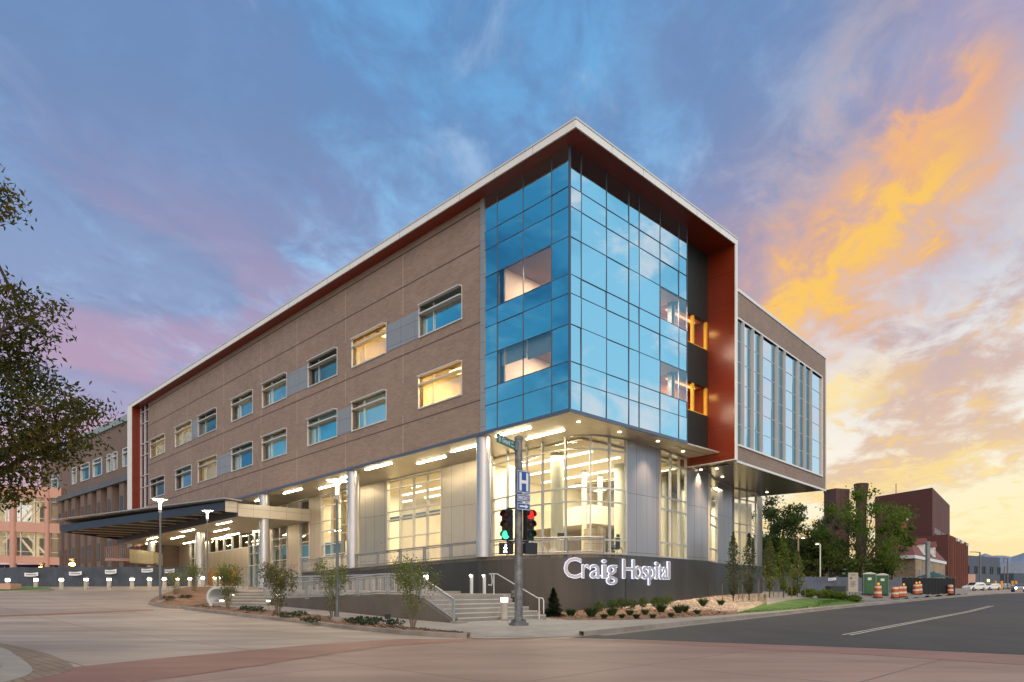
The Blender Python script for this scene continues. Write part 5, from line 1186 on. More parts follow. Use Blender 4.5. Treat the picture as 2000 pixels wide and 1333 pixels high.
for i, u in enumerate(BU):
    D = 58 + i * .45 if u < 380 else 66; k = (u - 1000) / F; z = ground(k * D, D)
    zt2 = z if z < 1.7 else 1.6
    lab = ['lit bollard at the planter wall on the far left', 'lit bollard behind the small round lawn', 'lit bollard right of the round lawn edge', 'lit bollard below the brighter orange lamp', 'lit bollard in front of the middle white banner', 'lit bollard in the gap before the canopy column', 'lit bollard just left of the pale canopy column', 'lit bollard just right of the lamp post foot', 'lit bollard behind the small bare bush', 'lit bollard at the right end of the fabric fence', 'lit bollard left of the rear lamp post', 'lit bollard behind the left side of the tall bush', 'lit bollard rightmost of the row by the entrance doors'][i]
    bollard((k * D, D, zt2), lab, h=1.0, r=.17, foot=False)
q = P(541, 1130, 43); bollard((q.x, q.y, 1.27), 'lit bollard behind the reddish bush near the ramp', h=1.0, group=None, foot=False)
q = P(831, 1162, 30.5); bollard((q.x, q.y, zL), 'lit bollard on the landing behind the sloping stair rail', h=1.0, group=None, foot=False)
# ------------------------------------------------------------------ pole lamps
def lamp_post(loc, h, label):
    R_ = thing('lamp_post', loc, label, 'lamp post', 'slim driveway lamp posts'); x, y, z = loc
    m = MB(); m.lathe((x, y, z), [(.24, 0), (.24, .12), (.15, .14)], 16); m.build('base', M_step, R_)
    m = MB(); m.lathe((x, y, z), [(.065, .13), (.05, h - .7)], 12); m.build('pole', M_pole, R_, smooth=True)
    m = MB(); m.lathe((x, y, z), [(.085, h - .7), (.09, h - .52), (.06, h - .5)], 12); m.build('collar', M_steel, R_, smooth=True)
    m = MB(); m.lathe((x, y, z), [(.055, h - .5), (.055, h - .12)], 12); m.lathe((x, y, z), [(.10, h - .13), (.13, h - .07), (.10, h - .05)], 14); m.build('lamp', E_pole, R_, smooth=True)
    m = MB(); m.lathe((x, y, z), [(.06, h - .05), (.36, h - .02), (.42, h + .03), (.30, h + .06), (.02, h + .08)], 28); m.build('lamp_shade', M_frame, R_, smooth=True)
    d = bpy.data.lights.new('lamp_glow', 'POINT'); d.energy = 520; d.color = (1, .78, .52); d.shadow_soft_size = .15; lo = bpy.data.objects.new('lamp_glow', d); COL.objects.link(lo); lo.location = (x, y, z + h - .3)
q = P(658.5, 1213, 26.5); lamp_post((q.x, q.y, ground(q.x, q.y) + .12), 5.30, 'tallest slim lamp post on the kerb bed in front of the ramp')
q = P(313, 1178, 37.2); lamp_post((q.x, q.y, ground(q.x, q.y) + .14), 5.50, 'slim lamp post at the tip of the mulch island')
q = P(405, 1146, 49.0); lamp_post((q.x, q.y, 1.5), 5.35, 'farthest slim lamp post under the canopy')
# mulch bed spotlights
for u, v, lab in ((757, 1216, 'small black ground spotlight in the left mulch bed'), (1492, 1166, 'small black ground spotlight at the right end of the pebbles'), (1533, 1165, 'small black ground spotlight behind the lawn')):
    q = GP(u, v, .12); m = MB(); m.tube([q, q + Vector((0, 0, .16))], .02, 6); m.box(q + Vector((0, 0, .22)), (.16, .2, .18), .5, ); tag(m.build('spotlight', M_black), lab, 'spotlight')
# ------------------------------------------------------------------ plants
def stems(mb, base, h, spread, n, rng, r=.013, bend=.3):
    tips = []
    for i in range(n):
        a = 6.283 * (i + rng.random()) / n; rad = spread * rng.uniform(.35, 1.0); hh = h * rng.uniform(.7, 1.0); p0 = base + Vector((math.cos(a) * .06, math.sin(a) * .06, 0))
        p1 = base + Vector((math.cos(a) * rad * .35, math.sin(a) * rad * .35, hh * .45)); p2 = base + Vector((math.cos(a) * rad, math.sin(a) * rad, hh))
        mb.tube([p0, p1, p2], r, 5, r * .3); tips.append((p0, p1, p2))
        for _ in range(2):
            q = rng.uniform(.3, .8); s = p1.lerp(p2, q); e = s + Vector((rng.uniform(-.3, .3), rng.uniform(-.3, .3), rng.uniform(.15, .4))) * h * .35; mb.tube([s, e], r * .4, 4, r * .2); tips.append((s, s.lerp(e, .5), e))
    return tips
def shrub(loc, h, spread, ns, nl, label, lm, seed, lsz=.05, group='multi stem shrubs along the kerb', low=.2):
    rng = random.Random(seed); R_ = thing('shrub', loc, label, 'shrub', group); base = Vector(loc); m = MB(); tips = stems(m, base, h, spread, ns, rng); m.build('stem', M_twig, R_)
    m = MB()
    for _ in range(int(nl * 1.9)):
        p0, p1, p2 = rng.choice(tips); q = low + (1 - low) * rng.random() ** .8
        c = p0.lerp(p1, q * 2) if q < .5 else p1.lerp(p2, q * 2 - 1); c = c + Vector((rng.gauss(0, 1), rng.gauss(0, 1), rng.gauss(0, 1))) * (.07 + .05 * h * .5); m.leaf(c, lsz, rng)
    m.build('foliage', lm, R_, recalc=False); return R_
L_red = leafm('reddish leaves', (.17, .15, .05), (.07, .085, .025))
for u, v, D, h, spd, ns, nl, lab, lm, sd, lsz in (
    (445, 1186, None, 2.15, .78, 11, 900, 'tall airy shrub left of the side steps with bright leaves', L_bush, 1, .048),
    (543, 1199, None, 2.25, .85, 12, 1500, 'dense reddish green shrub right of the side steps', L_red, 2, .042),
    (650, 1211, None, 2.3, .75, 9, 800, 'loose green shrub behind the front lamp post', L_bush, 3, .042),
    (806, 1227, None, 2.5, 1.05, 13, 1500, 'broad leafy shrub in front of the sloping stair rail', L_bush, 4, .036),
    (343, 1164, None, 1.6, .75, 10, 260, 'nearly bare small shrub on the mulch island', L_bush, 5, .05),
    (379, 1160, None, 2.0, .7, 9, 420, 'small shrub under the canopy beside the side steps', L_bush, 6, .05)):
    q = GP(u, v, .13) if u > 400 else GP(u, v, .35); shrub(q, h, spd, ns, nl, lab, lm, sd, lsz)
# the extra sprays of leaves that reach right from the broad shrub are part of it
def conifer(loc, h, r, label):
    rng = random.Random(9); R_ = thing('small_conifer', loc, label, 'conifer'); x, y, z = loc; m = MB(); m.tube([Vector(loc), Vector((x, y, z + h * .95))], .04, 6, .01); m.build('trunk', M_bark, R_)
    m = MB()
    for _ in range(3600):
        q = rng.random() ** 1.5; hh = .04 + q * .96; lay = .82 + .18 * math.sin(hh * 34); rad = r * 1.25 * (1 - hh) ** .8 * lay * rng.uniform(.45, 1.03); a = rng.random() * 6.283
        c = Vector((x + math.cos(a) * rad, y + math.sin(a) * rad, z + h * hh)); d = Vector((math.cos(a), math.sin(a), rng.uniform(-.1, .6))).normalized(); s = rng.uniform(.07, .13); e = d.cross(Vector((0, 0, 1))).normalized() * s * .3
        m.quad(c - d * s * .6, c + e, c + d * s, c - e)
    m.build('needles', L_con, R_, recalc=False)
def bedz(u, v):                     # a point on the sloping bed under the lettered wall
    best = None
    for i in range(101):
        c = bedpt(u, i / 100); vv = HZ + (HC - c.z) * F / c.y
        if best is None or abs(vv - v) < best[0]: best = (abs(vv - v), c)
    return best[1]
q = bedz(1081, 1205); conifer((q.x, q.y, q.z), 56 / F * q.y, 21 / F * q.y, 'small dark green conifer at the left foot of the lettered wall')
def ball(loc, w, h, label, lm, group, seed, n=420, lsz=.045, name='round_shrub', cat='shrub', blade=False):
    rng = random.Random(seed); R_ = thing(name, loc, label, cat, group); b = Vector(loc); m = MB()
    for i in range(5): a = i * 1.257; m.tube([b, b + Vector((math.cos(a) * w * .25, math.sin(a) * w * .25, h * .5))], .015, 4, .006)
    m.build('stem', M_twig, R_); m = MB()
    for _ in range(n):
        if blade:
            a = rng.random() * 6.283; L = h * rng.uniform(.7, 1.1); d = Vector((math.cos(a) * rng.uniform(.2, .9), math.sin(a) * rng.uniform(.2, .9), 1)).normalized(); p = b + Vector((math.cos(a), math.sin(a), 0)) * w * .2 * rng.random(); e = d.cross(Vector((0, 0, 1))).normalized() * .012
            tip = p + d * L + Vector((d.x, d.y, 0)) * L * .35; mid = p + d * L * .6; m.add([p - e, p + e, mid + e, mid - e, tip], [(0, 1, 2, 3), (3, 2, 4)])
        else:
            while True:
                v_ = Vector((rng.uniform(-1, 1), rng.uniform(-1, 1), rng.uniform(-1, 1)))
                if .25 < v_.length < 1: break
            v_ *= rng.uniform(.85, 1.08); m.leaf(b + Vector((v_.x * w / 2, v_.y * w / 2, h * .52 + v_.z * h / 2)), lsz, rng)
    m.build('foliage', lm, R_, recalc=False); return R_
RS = [(1170, 1196, 22, 19), (1197, 1192, 22, 17), (1214, 1190, 20, 19), (1234, 1190, 19, 17), (1256, 1188, 15, 19), (1279, 1186, 15, 17), (1292, 1186, 17, 16), (1304, 1183, 17, 17)]
ords = ['leftmost and biggest', 'second from the left, low and wide', 'third from the left, upright', 'fourth from the left, beside a gap', 'fifth, narrow and alone on pale gravel', 'sixth, left one of the three that touch', 'seventh, in the middle of the three that touch', 'rightmost of the three that touch']
for i, (u, v, w_, h_p) in enumerate(RS):
    q = bedz(u, v); s = q.y / F; ball(q, w_ * s * 1.3, h_p * s * 1.2, f'dark round shrub below the lettering, {ords[i]}', L_dark, 'dark round shrubs below the lettering', 20 + i)
TF = [(1066, 1205, 20, 10), (1115, 1203, 24, 12), (1155, 1205, 26, 17), (1195, 1203, 22, 14), (1230, 1202, 14, 9), (1260, 1201, 14, 9), (1291, 1196, 20, 14), (1325, 1198, 18, 15), (1338, 1196, 14, 12), (1362, 1200, 12, 8), (1373, 1185, 12, 14), (1408, 1183, 11, 10), (1243, 1209, 12, 8), (1180, 1209, 16, 8), (1215, 1208, 12, 7), (1275, 1208, 13, 7), (1310, 1206, 12, 7)]
tl = ['left of the small conifer', 'right of the small conifer', 'in front of the biggest dark shrub', 'bright one under the second dark shrub', 'small one under the fourth dark shrub', 'small one under the lone narrow shrub', 'wide one below the three touching shrubs', 'tall one where the pebbles begin', 'right neighbour of the tall one at the pebbles', 'small one at the tip of the mulch', 'alone high on the pebble slope', 'rightmost one on the pebble slope', 'low one at the pavement under the fifth shrub', 'low one at the pavement near the bright tuft', 'low one at the pavement between two others', 'low one at the pavement under the sixth shrub', 'low one at the pavement right of the mulch middle']
for i, (u, v, w_, h_p) in enumerate(TF):
    q = bedz(u, v); s = q.y / F; ball(q, w_ * s * 1.3, h_p * s * 1.3, f'green grass tuft in the bed, {tl[i]}', L_grs, 'grass tufts in the wall bed', 60 + i, n=340, name='grass_tuft', cat='grass tuft', blade=True)
PT = [(608, 1217), (560, 1207), (482, 1193), (500, 1194), (583, 1204), (690, 1219), (720, 1221), (735, 1217), (705, 1216), (770, 1222), (330, 1172), (362, 1170), (350, 1158), (1010, 1)]
pl_ = ['left of the front lamp post foot', 'under the reddish shrub', 'right of the tall airy shrub', 'second right of the tall airy shrub', 'between the reddish shrub and lamp post', 'first right of the lamp post', 'in the middle left of the ground spotlight', 'beside the black ground spotlight', 'small one near the kerb right of the lamp', 'right of the black ground spotlight', 'on the mulch island beside the lamp', 'on the mulch island beside the bare bush', 'at the back of the mulch island']
for i, (u, v) in enumerate(PT[:-1]):
    q = GP(u, v, .13 if u > 400 else .3); ball(q, .75, .22, f'low spreading juniper in the mulch, {pl_[i]}', L_con, 'low junipers in the left bed', 90 + i, n=130, lsz=.05, name='low_juniper', cat='juniper')
# slim upright trees
def upright(loc, h, r, label, lm, seed, n=1500, lsz=.09, stakes=True, group='slim upright young trees by the wing'):
    rng = random.Random(seed); R_ = thing('upright_tree', loc, label, 'tree', group); b = Vector(loc); m = MB(); m.tube([b, b + Vector((.03, 0, h * .5)), b + Vector((0, .02, h * .97))], .05, 6, .012)
    for _ in range(16): a = rng.random() * 6.28; z = h * rng.uniform(.16, .7); p = b + Vector((0, 0, z)); m.tube([p, p + Vector((math.cos(a) * r * .6, math.sin(a) * r * .6, h * .2))], .015, 4, .006)
    m.build('trunk', M_bark, R_); m = MB()
    for _ in range(n):
        hh = .12 + .88 * rng.random(); pr = math.sin(min(1, (hh - .08) / .35) * math.pi / 2) * (1 - max(0, hh - .45) / .55) ** .7; a = rng.random() * 6.283; rad = r * pr * rng.random() ** .5 * rng.uniform(.8, 1.25)
        if math.sin(a * 2 + hh * 23 + seed) > .75: continue
        m.leaf(b + Vector((math.cos(a) * rad, math.sin(a) * rad, hh * h)), lsz, rng)
    m.build('crown', lm, R_, recalc=False)
    if stakes:
        for dx_ in (-.75, .7): m = MB(); m.tube([b + Vector((dx_, .1, 0)), b + Vector((dx_, .1, 1.4))], .03, 5); m.build('stake', M_twig, R_)
L_up = leafm('upright tree leaves', (.09, .11, .04), (.04, .05, .02), .4)
for u, v, top, wd, D, lab, lm, sd in ((1432, 1180, 1040, 30, 50, 'left one of two slim dark trees before the silver wall', L_up, 31), (1463, 1176, 1042, 34, 52, 'right one of two slim dark trees before the silver wall', L_up, 32), (1503, 1168, 1050, 30, 60, 'slim yellowish tree just right of the silver wall end', L_bush, 33), (1530, 1168, 1045, 34, 63, 'slim darker tree behind the lawn', L_mid, 34), (1557, 1166, 1075, 30, 62, 'shorter slim tree with yellowish leaves behind the lawn', L_bush, 35)):
    q = P(u, v, D) if u < 1490 else LP(u, v, 50); s = q.y / F; upright((q.x, q.y, q.z), (v - top) * s, wd * s / 2, lab, lm, sd, lsz=.085)
def bush_row(spec, lm, group, name, lab):
    pass
BB = [(1580, 1168, 34, 18, 'leftmost behind the lawn'), (1612, 1172, 36, 20, 'in the middle behind the lawn'), (1640, 1175, 34, 18, 'right of the middle behind the lawn'), (1668, 1177, 28, 14, 'rightmost below the beige sign board'), (1548, 1164, 28, 16, 'near the slim trees behind the lawn')]
for i, (u, v, w_, hp_, lab) in enumerate(BB):
    q = LP(u, v, 42); s = q.y / F; ball(q, w_ * s, hp_ * s, 'mid green leafy bush, ' + lab, L_mid, 'bushes behind the lawn', 120 + i, n=650, lsz=.09)
# trees with limbs
def tree(loc, h, label, lm, seed, crown, n=5000, lsz=.16, trunk_r=.25, group=None, limbs=9, name='tree', bark=None, clump=26, cr=.32, lean=(0, 0)):
    rng = random.Random(seed); R_ = thing(name, loc, label, 'tree', group); b = Vector(loc); m = MB(); fork = b + Vector((lean[0] * .3, lean[1] * .3, h * .30))
    m.tube([b, b.lerp(fork, .5) + Vector((.05, 0, 0)), fork], trunk_r, 10, trunk_r * .7)
    cx_, cy2, cz, rx, ry, rz = crown; cc = b + Vector((cx_, cy2, cz)); cl = []
    for i in range(clump):
        while True:
            v_ = Vector((rng.uniform(-1, 1), rng.uniform(-1, 1), rng.uniform(-1, 1)))
            if v_.length < 1: break
        v_ = v_.normalized() * v_.length ** .5; cl.append(cc + Vector((v_.x * rx, v_.y * ry, v_.z * rz)))
    for i, c in enumerate(cl):
        midp = fork.lerp(c, .5) + Vector((rng.uniform(-.3, .3), rng.uniform(-.3, .3), rng.uniform(-.2, .5))) * rx * .15; m.tube([fork, midp, c], trunk_r * (.38 if i < limbs else .14), 6, .012)
    m.build('trunk', bark or M_bark, R_); m = MB(); R0 = (rx + ry + rz) / 3 * cr
    for c in cl:
        k = rng.uniform(.65, 1.25)
        for _ in range(n // clump):
            v_ = Vector((rng.gauss(0, .5), rng.gauss(0, .5), rng.gauss(0, .36))); m.leaf(c + v_ * R0 * k, lsz, rng, .5)
    m.build('crown', lm, R_, recalc=False); return R_
# big amber tree whose branches reach in from the left
rng = random.Random(77); tb = Vector((-11.6, 13.6, 0)); bt = thing('amber_tree', tb, 'big dark tree with amber tinged leaves reaching in from the left edge', 'tree'); m = MB()
m.tube([tb, tb + Vector((.1, 0, 1.5)), tb + Vector((.05, .1, 3.2))], .26, 10, .2)
limb_pts = []
for i in range(11):
    a_ = i * 2.4; el = .35 + .55 * ((i * 7) % 11) / 10; L = 3.4 + 1.6 * el; p0 = tb + Vector((.05, .1, 2.6 + .06 * i)); d = Vector((math.cos(a_) * math.cos(el * 1.4), math.sin(a_) * math.cos(el * 1.4), math.sin(el * 1.4))); pts = [p0 + d * (L * q) + Vector((rng.uniform(-.15, .15), rng.uniform(-.15, .15), .25 * math.sin(q * 3))) for q in (0, .3, .6, .85)]
    m.tube(pts, .11, 7, .03); limb_pts += [pts[0].lerp(pts[1], .6)] + pts[1:] + [pts[1].lerp(pts[2], .5), pts[2].lerp(pts[3], .5)]
m.tube([tb + Vector((.05, .1, 3.1)), tb + Vector((.1, .1, 5.5)), tb + Vector((.0, .2, 8.2))], .17, 8, .05); limb_pts += [tb + Vector((.1, .1, z_)) for z_ in (4, 5, 6, 7, 8)]
ends = []
BR = [(15, 610, 12.7), (-10, 690, 13.1), (30, 740, 12.8), (5, 820, 13.2), (70, 820, 13.4), (45, 770, 12.6), (110, 850, 13.0), (-15, 860, 12.7), (60, 660, 12.9), (-20, 640, 13), (40, 690, 13.2), (70, 640, 12.6), (95, 600, 13.4), (60, 760, 13), (100, 800, 12.6), (140, 800, 13.3), (160, 800, 13), (182, 798, 13.4), (150, 850, 12.8), (60, 850, 12.5), (20, 900, 13), (90, 880, 13.5), (150, 845, 12.9), (50, 930, 13.2), (0, 780, 12.4), (10, 720, 13.6), (-40, 850, 13), (35, 590, 13.3), (5, 560, 13), (120, 770, 13.6), (-60, 700, 12.7), (-70, 800, 13), (-40, 580, 13.2), (-50, 930, 12.8), (20, 850, 13.6), (70, 900, 12.9), (15, 660, 13.1), (55, 710, 13.5), (90, 850, 12.7), (0, 945, 13.0), (30, 960, 13.1), (130, 880, 13.2), (-30, 760, 13.4), (30, 800, 13), (85, 740, 13.1), (-20, 895, 13.3)]
CLU = [(P(u, v, D), 1.0) for u, v, D in BR] + [(P(u, v, D), .5) for u, v, D in ((5, 370, 12.8), (-12, 400, 13), (12, 390, 13.1), (-30, 360, 13), (0, 410, 12.9))]
while len(CLU) < 165:
    v_ = Vector((rng.uniform(-1, 1), rng.uniform(-1, 1), rng.uniform(-1, 1)))
    if not .45 < v_.length < 1: continue
    c = tb + Vector((v_.x * 3.7, v_.y * 3.6, 6.3 + v_.z * 3.7)); u_ = c.x / c.y * F + 1000
    if u_ < -70: CLU.append((c, 1.0))
for c, k in CLU:
    ends.append((c, k)); s0 = min(limb_pts, key=lambda p: (p - c).length + (1.5 if p.z > c.z + .3 else 0)) if k == 1.0 else tb + Vector((0, .2, 8.1)); mid = s0.lerp(c, .55) + Vector((rng.uniform(-.1, .1), rng.uniform(-.1, .1), .12)); m.tube([s0, mid, c], .028, 5, .007); limb_pts.append(mid) if k == 1.0 and mid.z < 7.2 else None
    for _ in range(3):
        e = c + Vector((rng.uniform(-.3, .2), rng.uniform(-.3, .3), rng.uniform(-.2, .2))); m.tube([mid.lerp(c, rng.uniform(.3, .95)), e], .009, 4, .004); ends.append((e, .6 * k))
m.build('trunk', M_bark, bt); m = MB()
for c, k in ends:
    for _ in range(int(52 * k) + 9):
        v_ = Vector((rng.gauss(0, .20), rng.gauss(0, .26), rng.gauss(0, .13))) * (.55 + .45 * k); m.leaf(c + v_ - Vector((0, 0, .05)), .058, rng, .36)
m.build('crown', L_amb, bt, recalc=False)
# trees on the right
q = P(1684, 1150, 82); tree((q.x, q.y, .9), 11, 'wide green tree standing before the brick chimney', L_mid, 41, (0, 0, 6.9, 5.3, 4.2, 4.9), n=6500, lsz=.17, trunk_r=.30, clump=46, cr=.24)
q = P(1705, 1150, 86); tree((q.x, q.y, .5), 6, 'dark spreading tree right behind the wide green tree', L_dark, 42, (0, 0, 3.4, 2.4, 2, 1.6), n=2600, lsz=.17, trunk_r=.2, clump=24, cr=.3)
q = P(1514, 1150, 96); tree((q.x, q.y, .7), 14, 'tall dark tree with bare pole like trunk beside the wing', L_dark, 43, (0, 0, 10, 3.6, 3, 3.6), n=3600, lsz=.19, trunk_r=.42, clump=30, cr=.26)
q = P(1560, 1150, 90); tree((q.x, q.y, .6), 12, 'dense dark tree in front of the low sunset glow', L_dark, 44, (0, 0, 6.2, 3.8, 3, 3.8), n=4200, lsz=.19, trunk_r=.3, clump=40, cr=.27)
q = P(1640, 1150, 92); tree((q.x, q.y, .6), 11, 'thin tree in front of the square brick stack', L_dark, 45, (0, 0, 7.6, 3.0, 3, 4.6), n=3200, lsz=.17, trunk_r=.2, clump=34, cr=.22)
q = P(1500, 1150, 84); tree((q.x, q.y, .6), 9, 'dark tree hiding the end of the silver wall', L_dark, 46, (0, 0, 4.6, 2.4, 2.4, 3.0), n=4200, lsz=.19, trunk_r=.2, clump=24, cr=.34)
q = P(1602, 1150, 86); tree((q.x, q.y, .6), 9, 'dark rounded tree behind the parking lot lamps', L_dark, 47, (0, 0, 5.0, 3.4, 2.4, 2.4), n=4600, lsz=.19, trunk_r=.2, clump=28, cr=.32)
q = P(1583, 1135, 84); tree((q.x, q.y, .6), 4.5, 'small pale lime tree lit by the lot lamp', L_lime, 48, (0, 0, 3.2, 1.5, 1.2, 1.0), n=900, lsz=.12, trunk_r=.08, clump=14, cr=.35)
q = P(1622, 1135, 84); tree((q.x, q.y, .6), 5, 'bright lime tree right of the lot lamp', L_lime, 49, (.6, 0, 4.2, 1.9, 1.2, 1.0), n=1300, lsz=.12, trunk_r=.1, clump=16, cr=.36)
q = P(1742, 1150, 88); tree((q.x, q.y, .5), 9, 'light green tree overlapping the red brown tower', L_mid, 50, (.2, 0, 7.2, 2.4, 2, 2.6), n=3000, lsz=.16, trunk_r=.16, clump=24, cr=.28)
# ------------------------------------------------------------------ neighbours on the right
def pxbox(name, u0, u1, v0, v1, D0, D1, depth, mat, parent=None, zb=None, **kw):
    """a block whose front runs from column u0 at distance D0 to column u1 at distance D1"""
    a, b = P(u0, v1, D0), P(u1, v1, D1); e = Vector((b.x - a.x, b.y - a.y, 0)).normalized(); nn = Vector((-e.y, e.x, 0)) * depth; z0 = a.z if zb is None else zb; z1 = HC + (HZ - v0) / F * D0
    m = MB(); A, Bq = Vector((a.x, a.y, 0)), Vector((b.x, b.y, 0)); m.prism([(p.x, p.y) for p in (A, Bq, Bq + nn, A + nn)], z0, z1); return m.build(name, mat, parent, **kw)
def zat(v, D): return HC + (HZ - v) / F * D
# red brown tower block
c0 = P(1821, 1150, 150); TB = thing('brick_tower', (c0.x, c0.y, 0), 'big windowless red brown block in front of the sunset', 'building')
A, Bq, C0 = P(1709, 0, 165), P(1821, 0, 150), P(1855, 0, 182); A, Bq, C0 = [Vector((p.x, p.y, 0)) for p in (A, Bq, C0)]; D0 = A + (C0 - Bq)
m = MB(); m.prism([(p.x, p.y) for p in (A, Bq, C0, D0)], 0, zat(955.5, 150)); m.build('wall', M_redbld, TB)
m = MB(); m.prism([(p.x, p.y) for p in (A, Bq, C0, D0)], zat(955.5, 150), zat(955.5, 150) + .3); m.build('roof_edge', pbr('tower coping', (.09, .035, .03), .7), TB)
e = (C0 - Bq).normalized(); out = Vector((e.y, -e.x, 0))
for k, (q0, q1) in enumerate(((.08, .42), (.5, .95))):
    m = MB(); a, b = Bq.lerp(C0, q0) + out * .1, Bq.lerp(C0, q1) + out * .1; z0, z1 = zat(1042, 152), zat(1030, 152); m.hexa([a + Vector((0, 0, z0)), b + Vector((0, 0, z0)), b - out * .3 + Vector((0, 0, z0)), a - out * .3 + Vector((0, 0, z0)), a + Vector((0, 0, z1)), b + Vector((0, 0, z1)), b - out * .3 + Vector((0, 0, z1)), a - out * .3 + Vector((0, 0, z1))]); w_ = m.build('louvre', pbr('louvre', (.2, .14, .12), .6), TB)
m = MB(); q = P(1750, 1150, 160); m.tube([(q.x, q.y, zat(955, 150)), (q.x, q.y, zat(938, 155))], .08, 5); m.build('aerial', M_black, TB)
A, Bq, C0 = P(1790, 0, 152), P(1852, 0, 146), P(1886, 0, 172); A, Bq, C0 = [Vector((p.x, p.y, 0)) for p in (A, Bq, C0)]; D0 = A + (C0 - Bq); LB = thing('ribbed_annex', Bq, 'lower red brown annex with upright ribs right of the tower', 'building')
m = MB(); m.prism([(p.x, p.y) for p in (A, Bq, C0, D0)], 0, zat(1044, 146)); m.build('wall', M_redbld, LB)
e = (C0 - Bq).normalized(); out = Vector((e.y, -e.x, 0))
for k in range(8):
    a = Bq.lerp(C0, .06 + k * .125); m = MB(); p = a + out * .35; m.box((p.x, p.y, zat(1044, 146) / 2), (.7, .7, zat(1050, 146)), math.atan2(e.y, e.x)); m.build('rib', pbr('rib cladding', (.15, .055, .04), .8), LB)
for k in (1, 3, 6):
    a = Bq.lerp(C0, .1 + k * .125) + out * .9; m = MB(); m.box((a.x, a.y, zat(1054, 150)), (.7, .5, .7), .5); m.build('flood_lamp', M_white, LB)
# chimney with a flared top, square stack
q = P(1682, 1150, 170); m = MB(); s = 170 / F; m.lathe((q.x, q.y, 0), [(10 * s, 0), (9.5 * s, zat(1000, 170)), (9.5 * s, zat(985, 170)), (13.5 * s, zat(946, 170)), (11.5 * s, zat(945, 170))], 20); tag(m.build('chimney', pbr('dark chimney brick', (.06, .035, .028), .85, var=.15)), 'tall dark round chimney with a flared top', 'chimney')
q = P(1634, 1150, 175); s = 175 / F; m = MB(); m.box((q.x, q.y, zat(960, 175) / 2), (34 * s, 30 * s, zat(960, 175)), .35); m.box((q.x, q.y, zat(960, 175)), (35 * s, 31 * s, .8), .35); tag(m.build('brick_stack', pbr('brown stack brick', (.10, .055, .05), .85, var=.12, grid=(2.2, 90, .25), gridcol=(.08, .045, .04))), 'square dark brown brick stack left of the round chimney', 'chimney')
# house with a red tiled hip roof
D = 92; HB = thing('tiled_house', P(1780, 1150, D), 'old tan house with red tiled hip roof and dormers', 'house')
A, Bq, C0 = [Vector((p.x, p.y, 0)) for p in (P(1735, 0, 104), P(1788, 0, 100), P(1846, 0, 124))]; D0 = A + (C0 - Bq); ze_ = zat(1091, 100)
m = MB(); m.prism([(p.x, p.y) for p in (A, Bq, C0, D0)], .2, ze_); hw = m.build('wall', M_tan, HB)
cen = (A + Bq + C0 + D0) / 4; ov = lambda p: p + (p - cen).normalized() * .9
m = MB(); m.prism([(p.x, p.y) for p in map(ov, (A, Bq, C0, D0))], ze_, ze_ + .45); m.build('eaves', M_white, HB)
ra_, rb_ = (A + Bq) / 2 * .62 + cen * .38, (C0 + D0) / 2 * .62 + cen * .38; zr = zat(1046, 104); o4 = [ov(p) + Vector((0, 0, ze_ + .45)) for p in (A, Bq, C0, D0)]; r2 = [Vector((p.x, p.y, zr)) for p in (ra_, rb_)]
m = MB(); m.add(o4 + r2, [(0, 1, 4), (1, 2, 5, 4), (2, 3, 5), (3, 0, 4, 5), (0, 3, 2, 1)]); m.build('roof', M_tile, HB)
e = (C0 - Bq).normalized(); out = Vector((e.y, -e.x, 0))
for qf in (.30, .62):
    p = Bq.lerp(C0, qf) - out * 1.1; zz0 = ze_ + .9; m = MB(); m.box((p.x, p.y, zz0 + .8), (1.9, 2.0, 1.7), math.atan2(e.y, e.x)); d = m.build('dormer', M_white, HB)
    a = p - e * 1.3 + out * 1.2; b = p + e * 1.3 + out * 1.2; bk = -out * 3.0; m = MB(); z1 = zz0 + 1.6; m.add([a + Vector((0, 0, z1)), b + Vector((0, 0, z1)), b + bk + Vector((0, 0, z1)), a + bk + Vector((0, 0, z1)), p + out * 1.2 + Vector((0, 0, z1 + .9)), p + out * 1.2 + bk + Vector((0, 0, z1 + .9))], [(0, 1, 4), (0, 4, 5, 3), (1, 2, 5, 4), (3, 2, 1, 0)]); m.build('dormer_roof', M_tile, d)
    m = MB(); g = p + out * 1.02; m.quad(g - e * .6 + Vector((0, 0, zz0 + .2)), g + e * .6 + Vector((0, 0, zz0 + .2)), g + e * .6 + Vector((0, 0, zz0 + 1.3)), g - e * .6 + Vector((0, 0, zz0 + 1.3))); m.build('pane', M_cgl, d)
for k, qf in enumerate((.12, .34, .56, .78)):
    p = Bq.lerp(C0, qf) + out * .06; wv = []; r_ = 1.05
    for i in range(9): a = math.pi * i / 8; wv.append((math.cos(a) * r_, 3.0 + math.sin(a) * r_))
    poly = [(-r_, .6)] + wv[::-1] + [(r_, .6)]; m = MB(); m.add([p + e * x + Vector((0, 0, z + .2)) for x, z in poly], [tuple(range(len(poly)))]); m.build('arched_window', pbr('dusk pane', (.16, .17, .24), .2) if k in (0, 3) else M_cgl, HB, recalc=False)
e2 = (Bq - A).normalized(); o2 = Vector((e2.y, -e2.x, 0))
for qf in (.35, .72):
    p = A.lerp(Bq, qf) + o2 * .08; m = MB(); m.box((p.x, p.y, 2.3), (1.5, .12, 1.7), math.atan2(e2.y, e2.x)); m.build('window', pbr('grey pane', (.22, .25, .26), .3, var=.1, grid=(.5, .4, .04), gridcol=(.4, .4, .4)), HB)
m = MB(); p = A + e2 * 2.0 + out * .3; m.box((p.x, p.y, 3.2), (3.6, .8, 1.4), math.atan2(e2.y, e2.x)); 
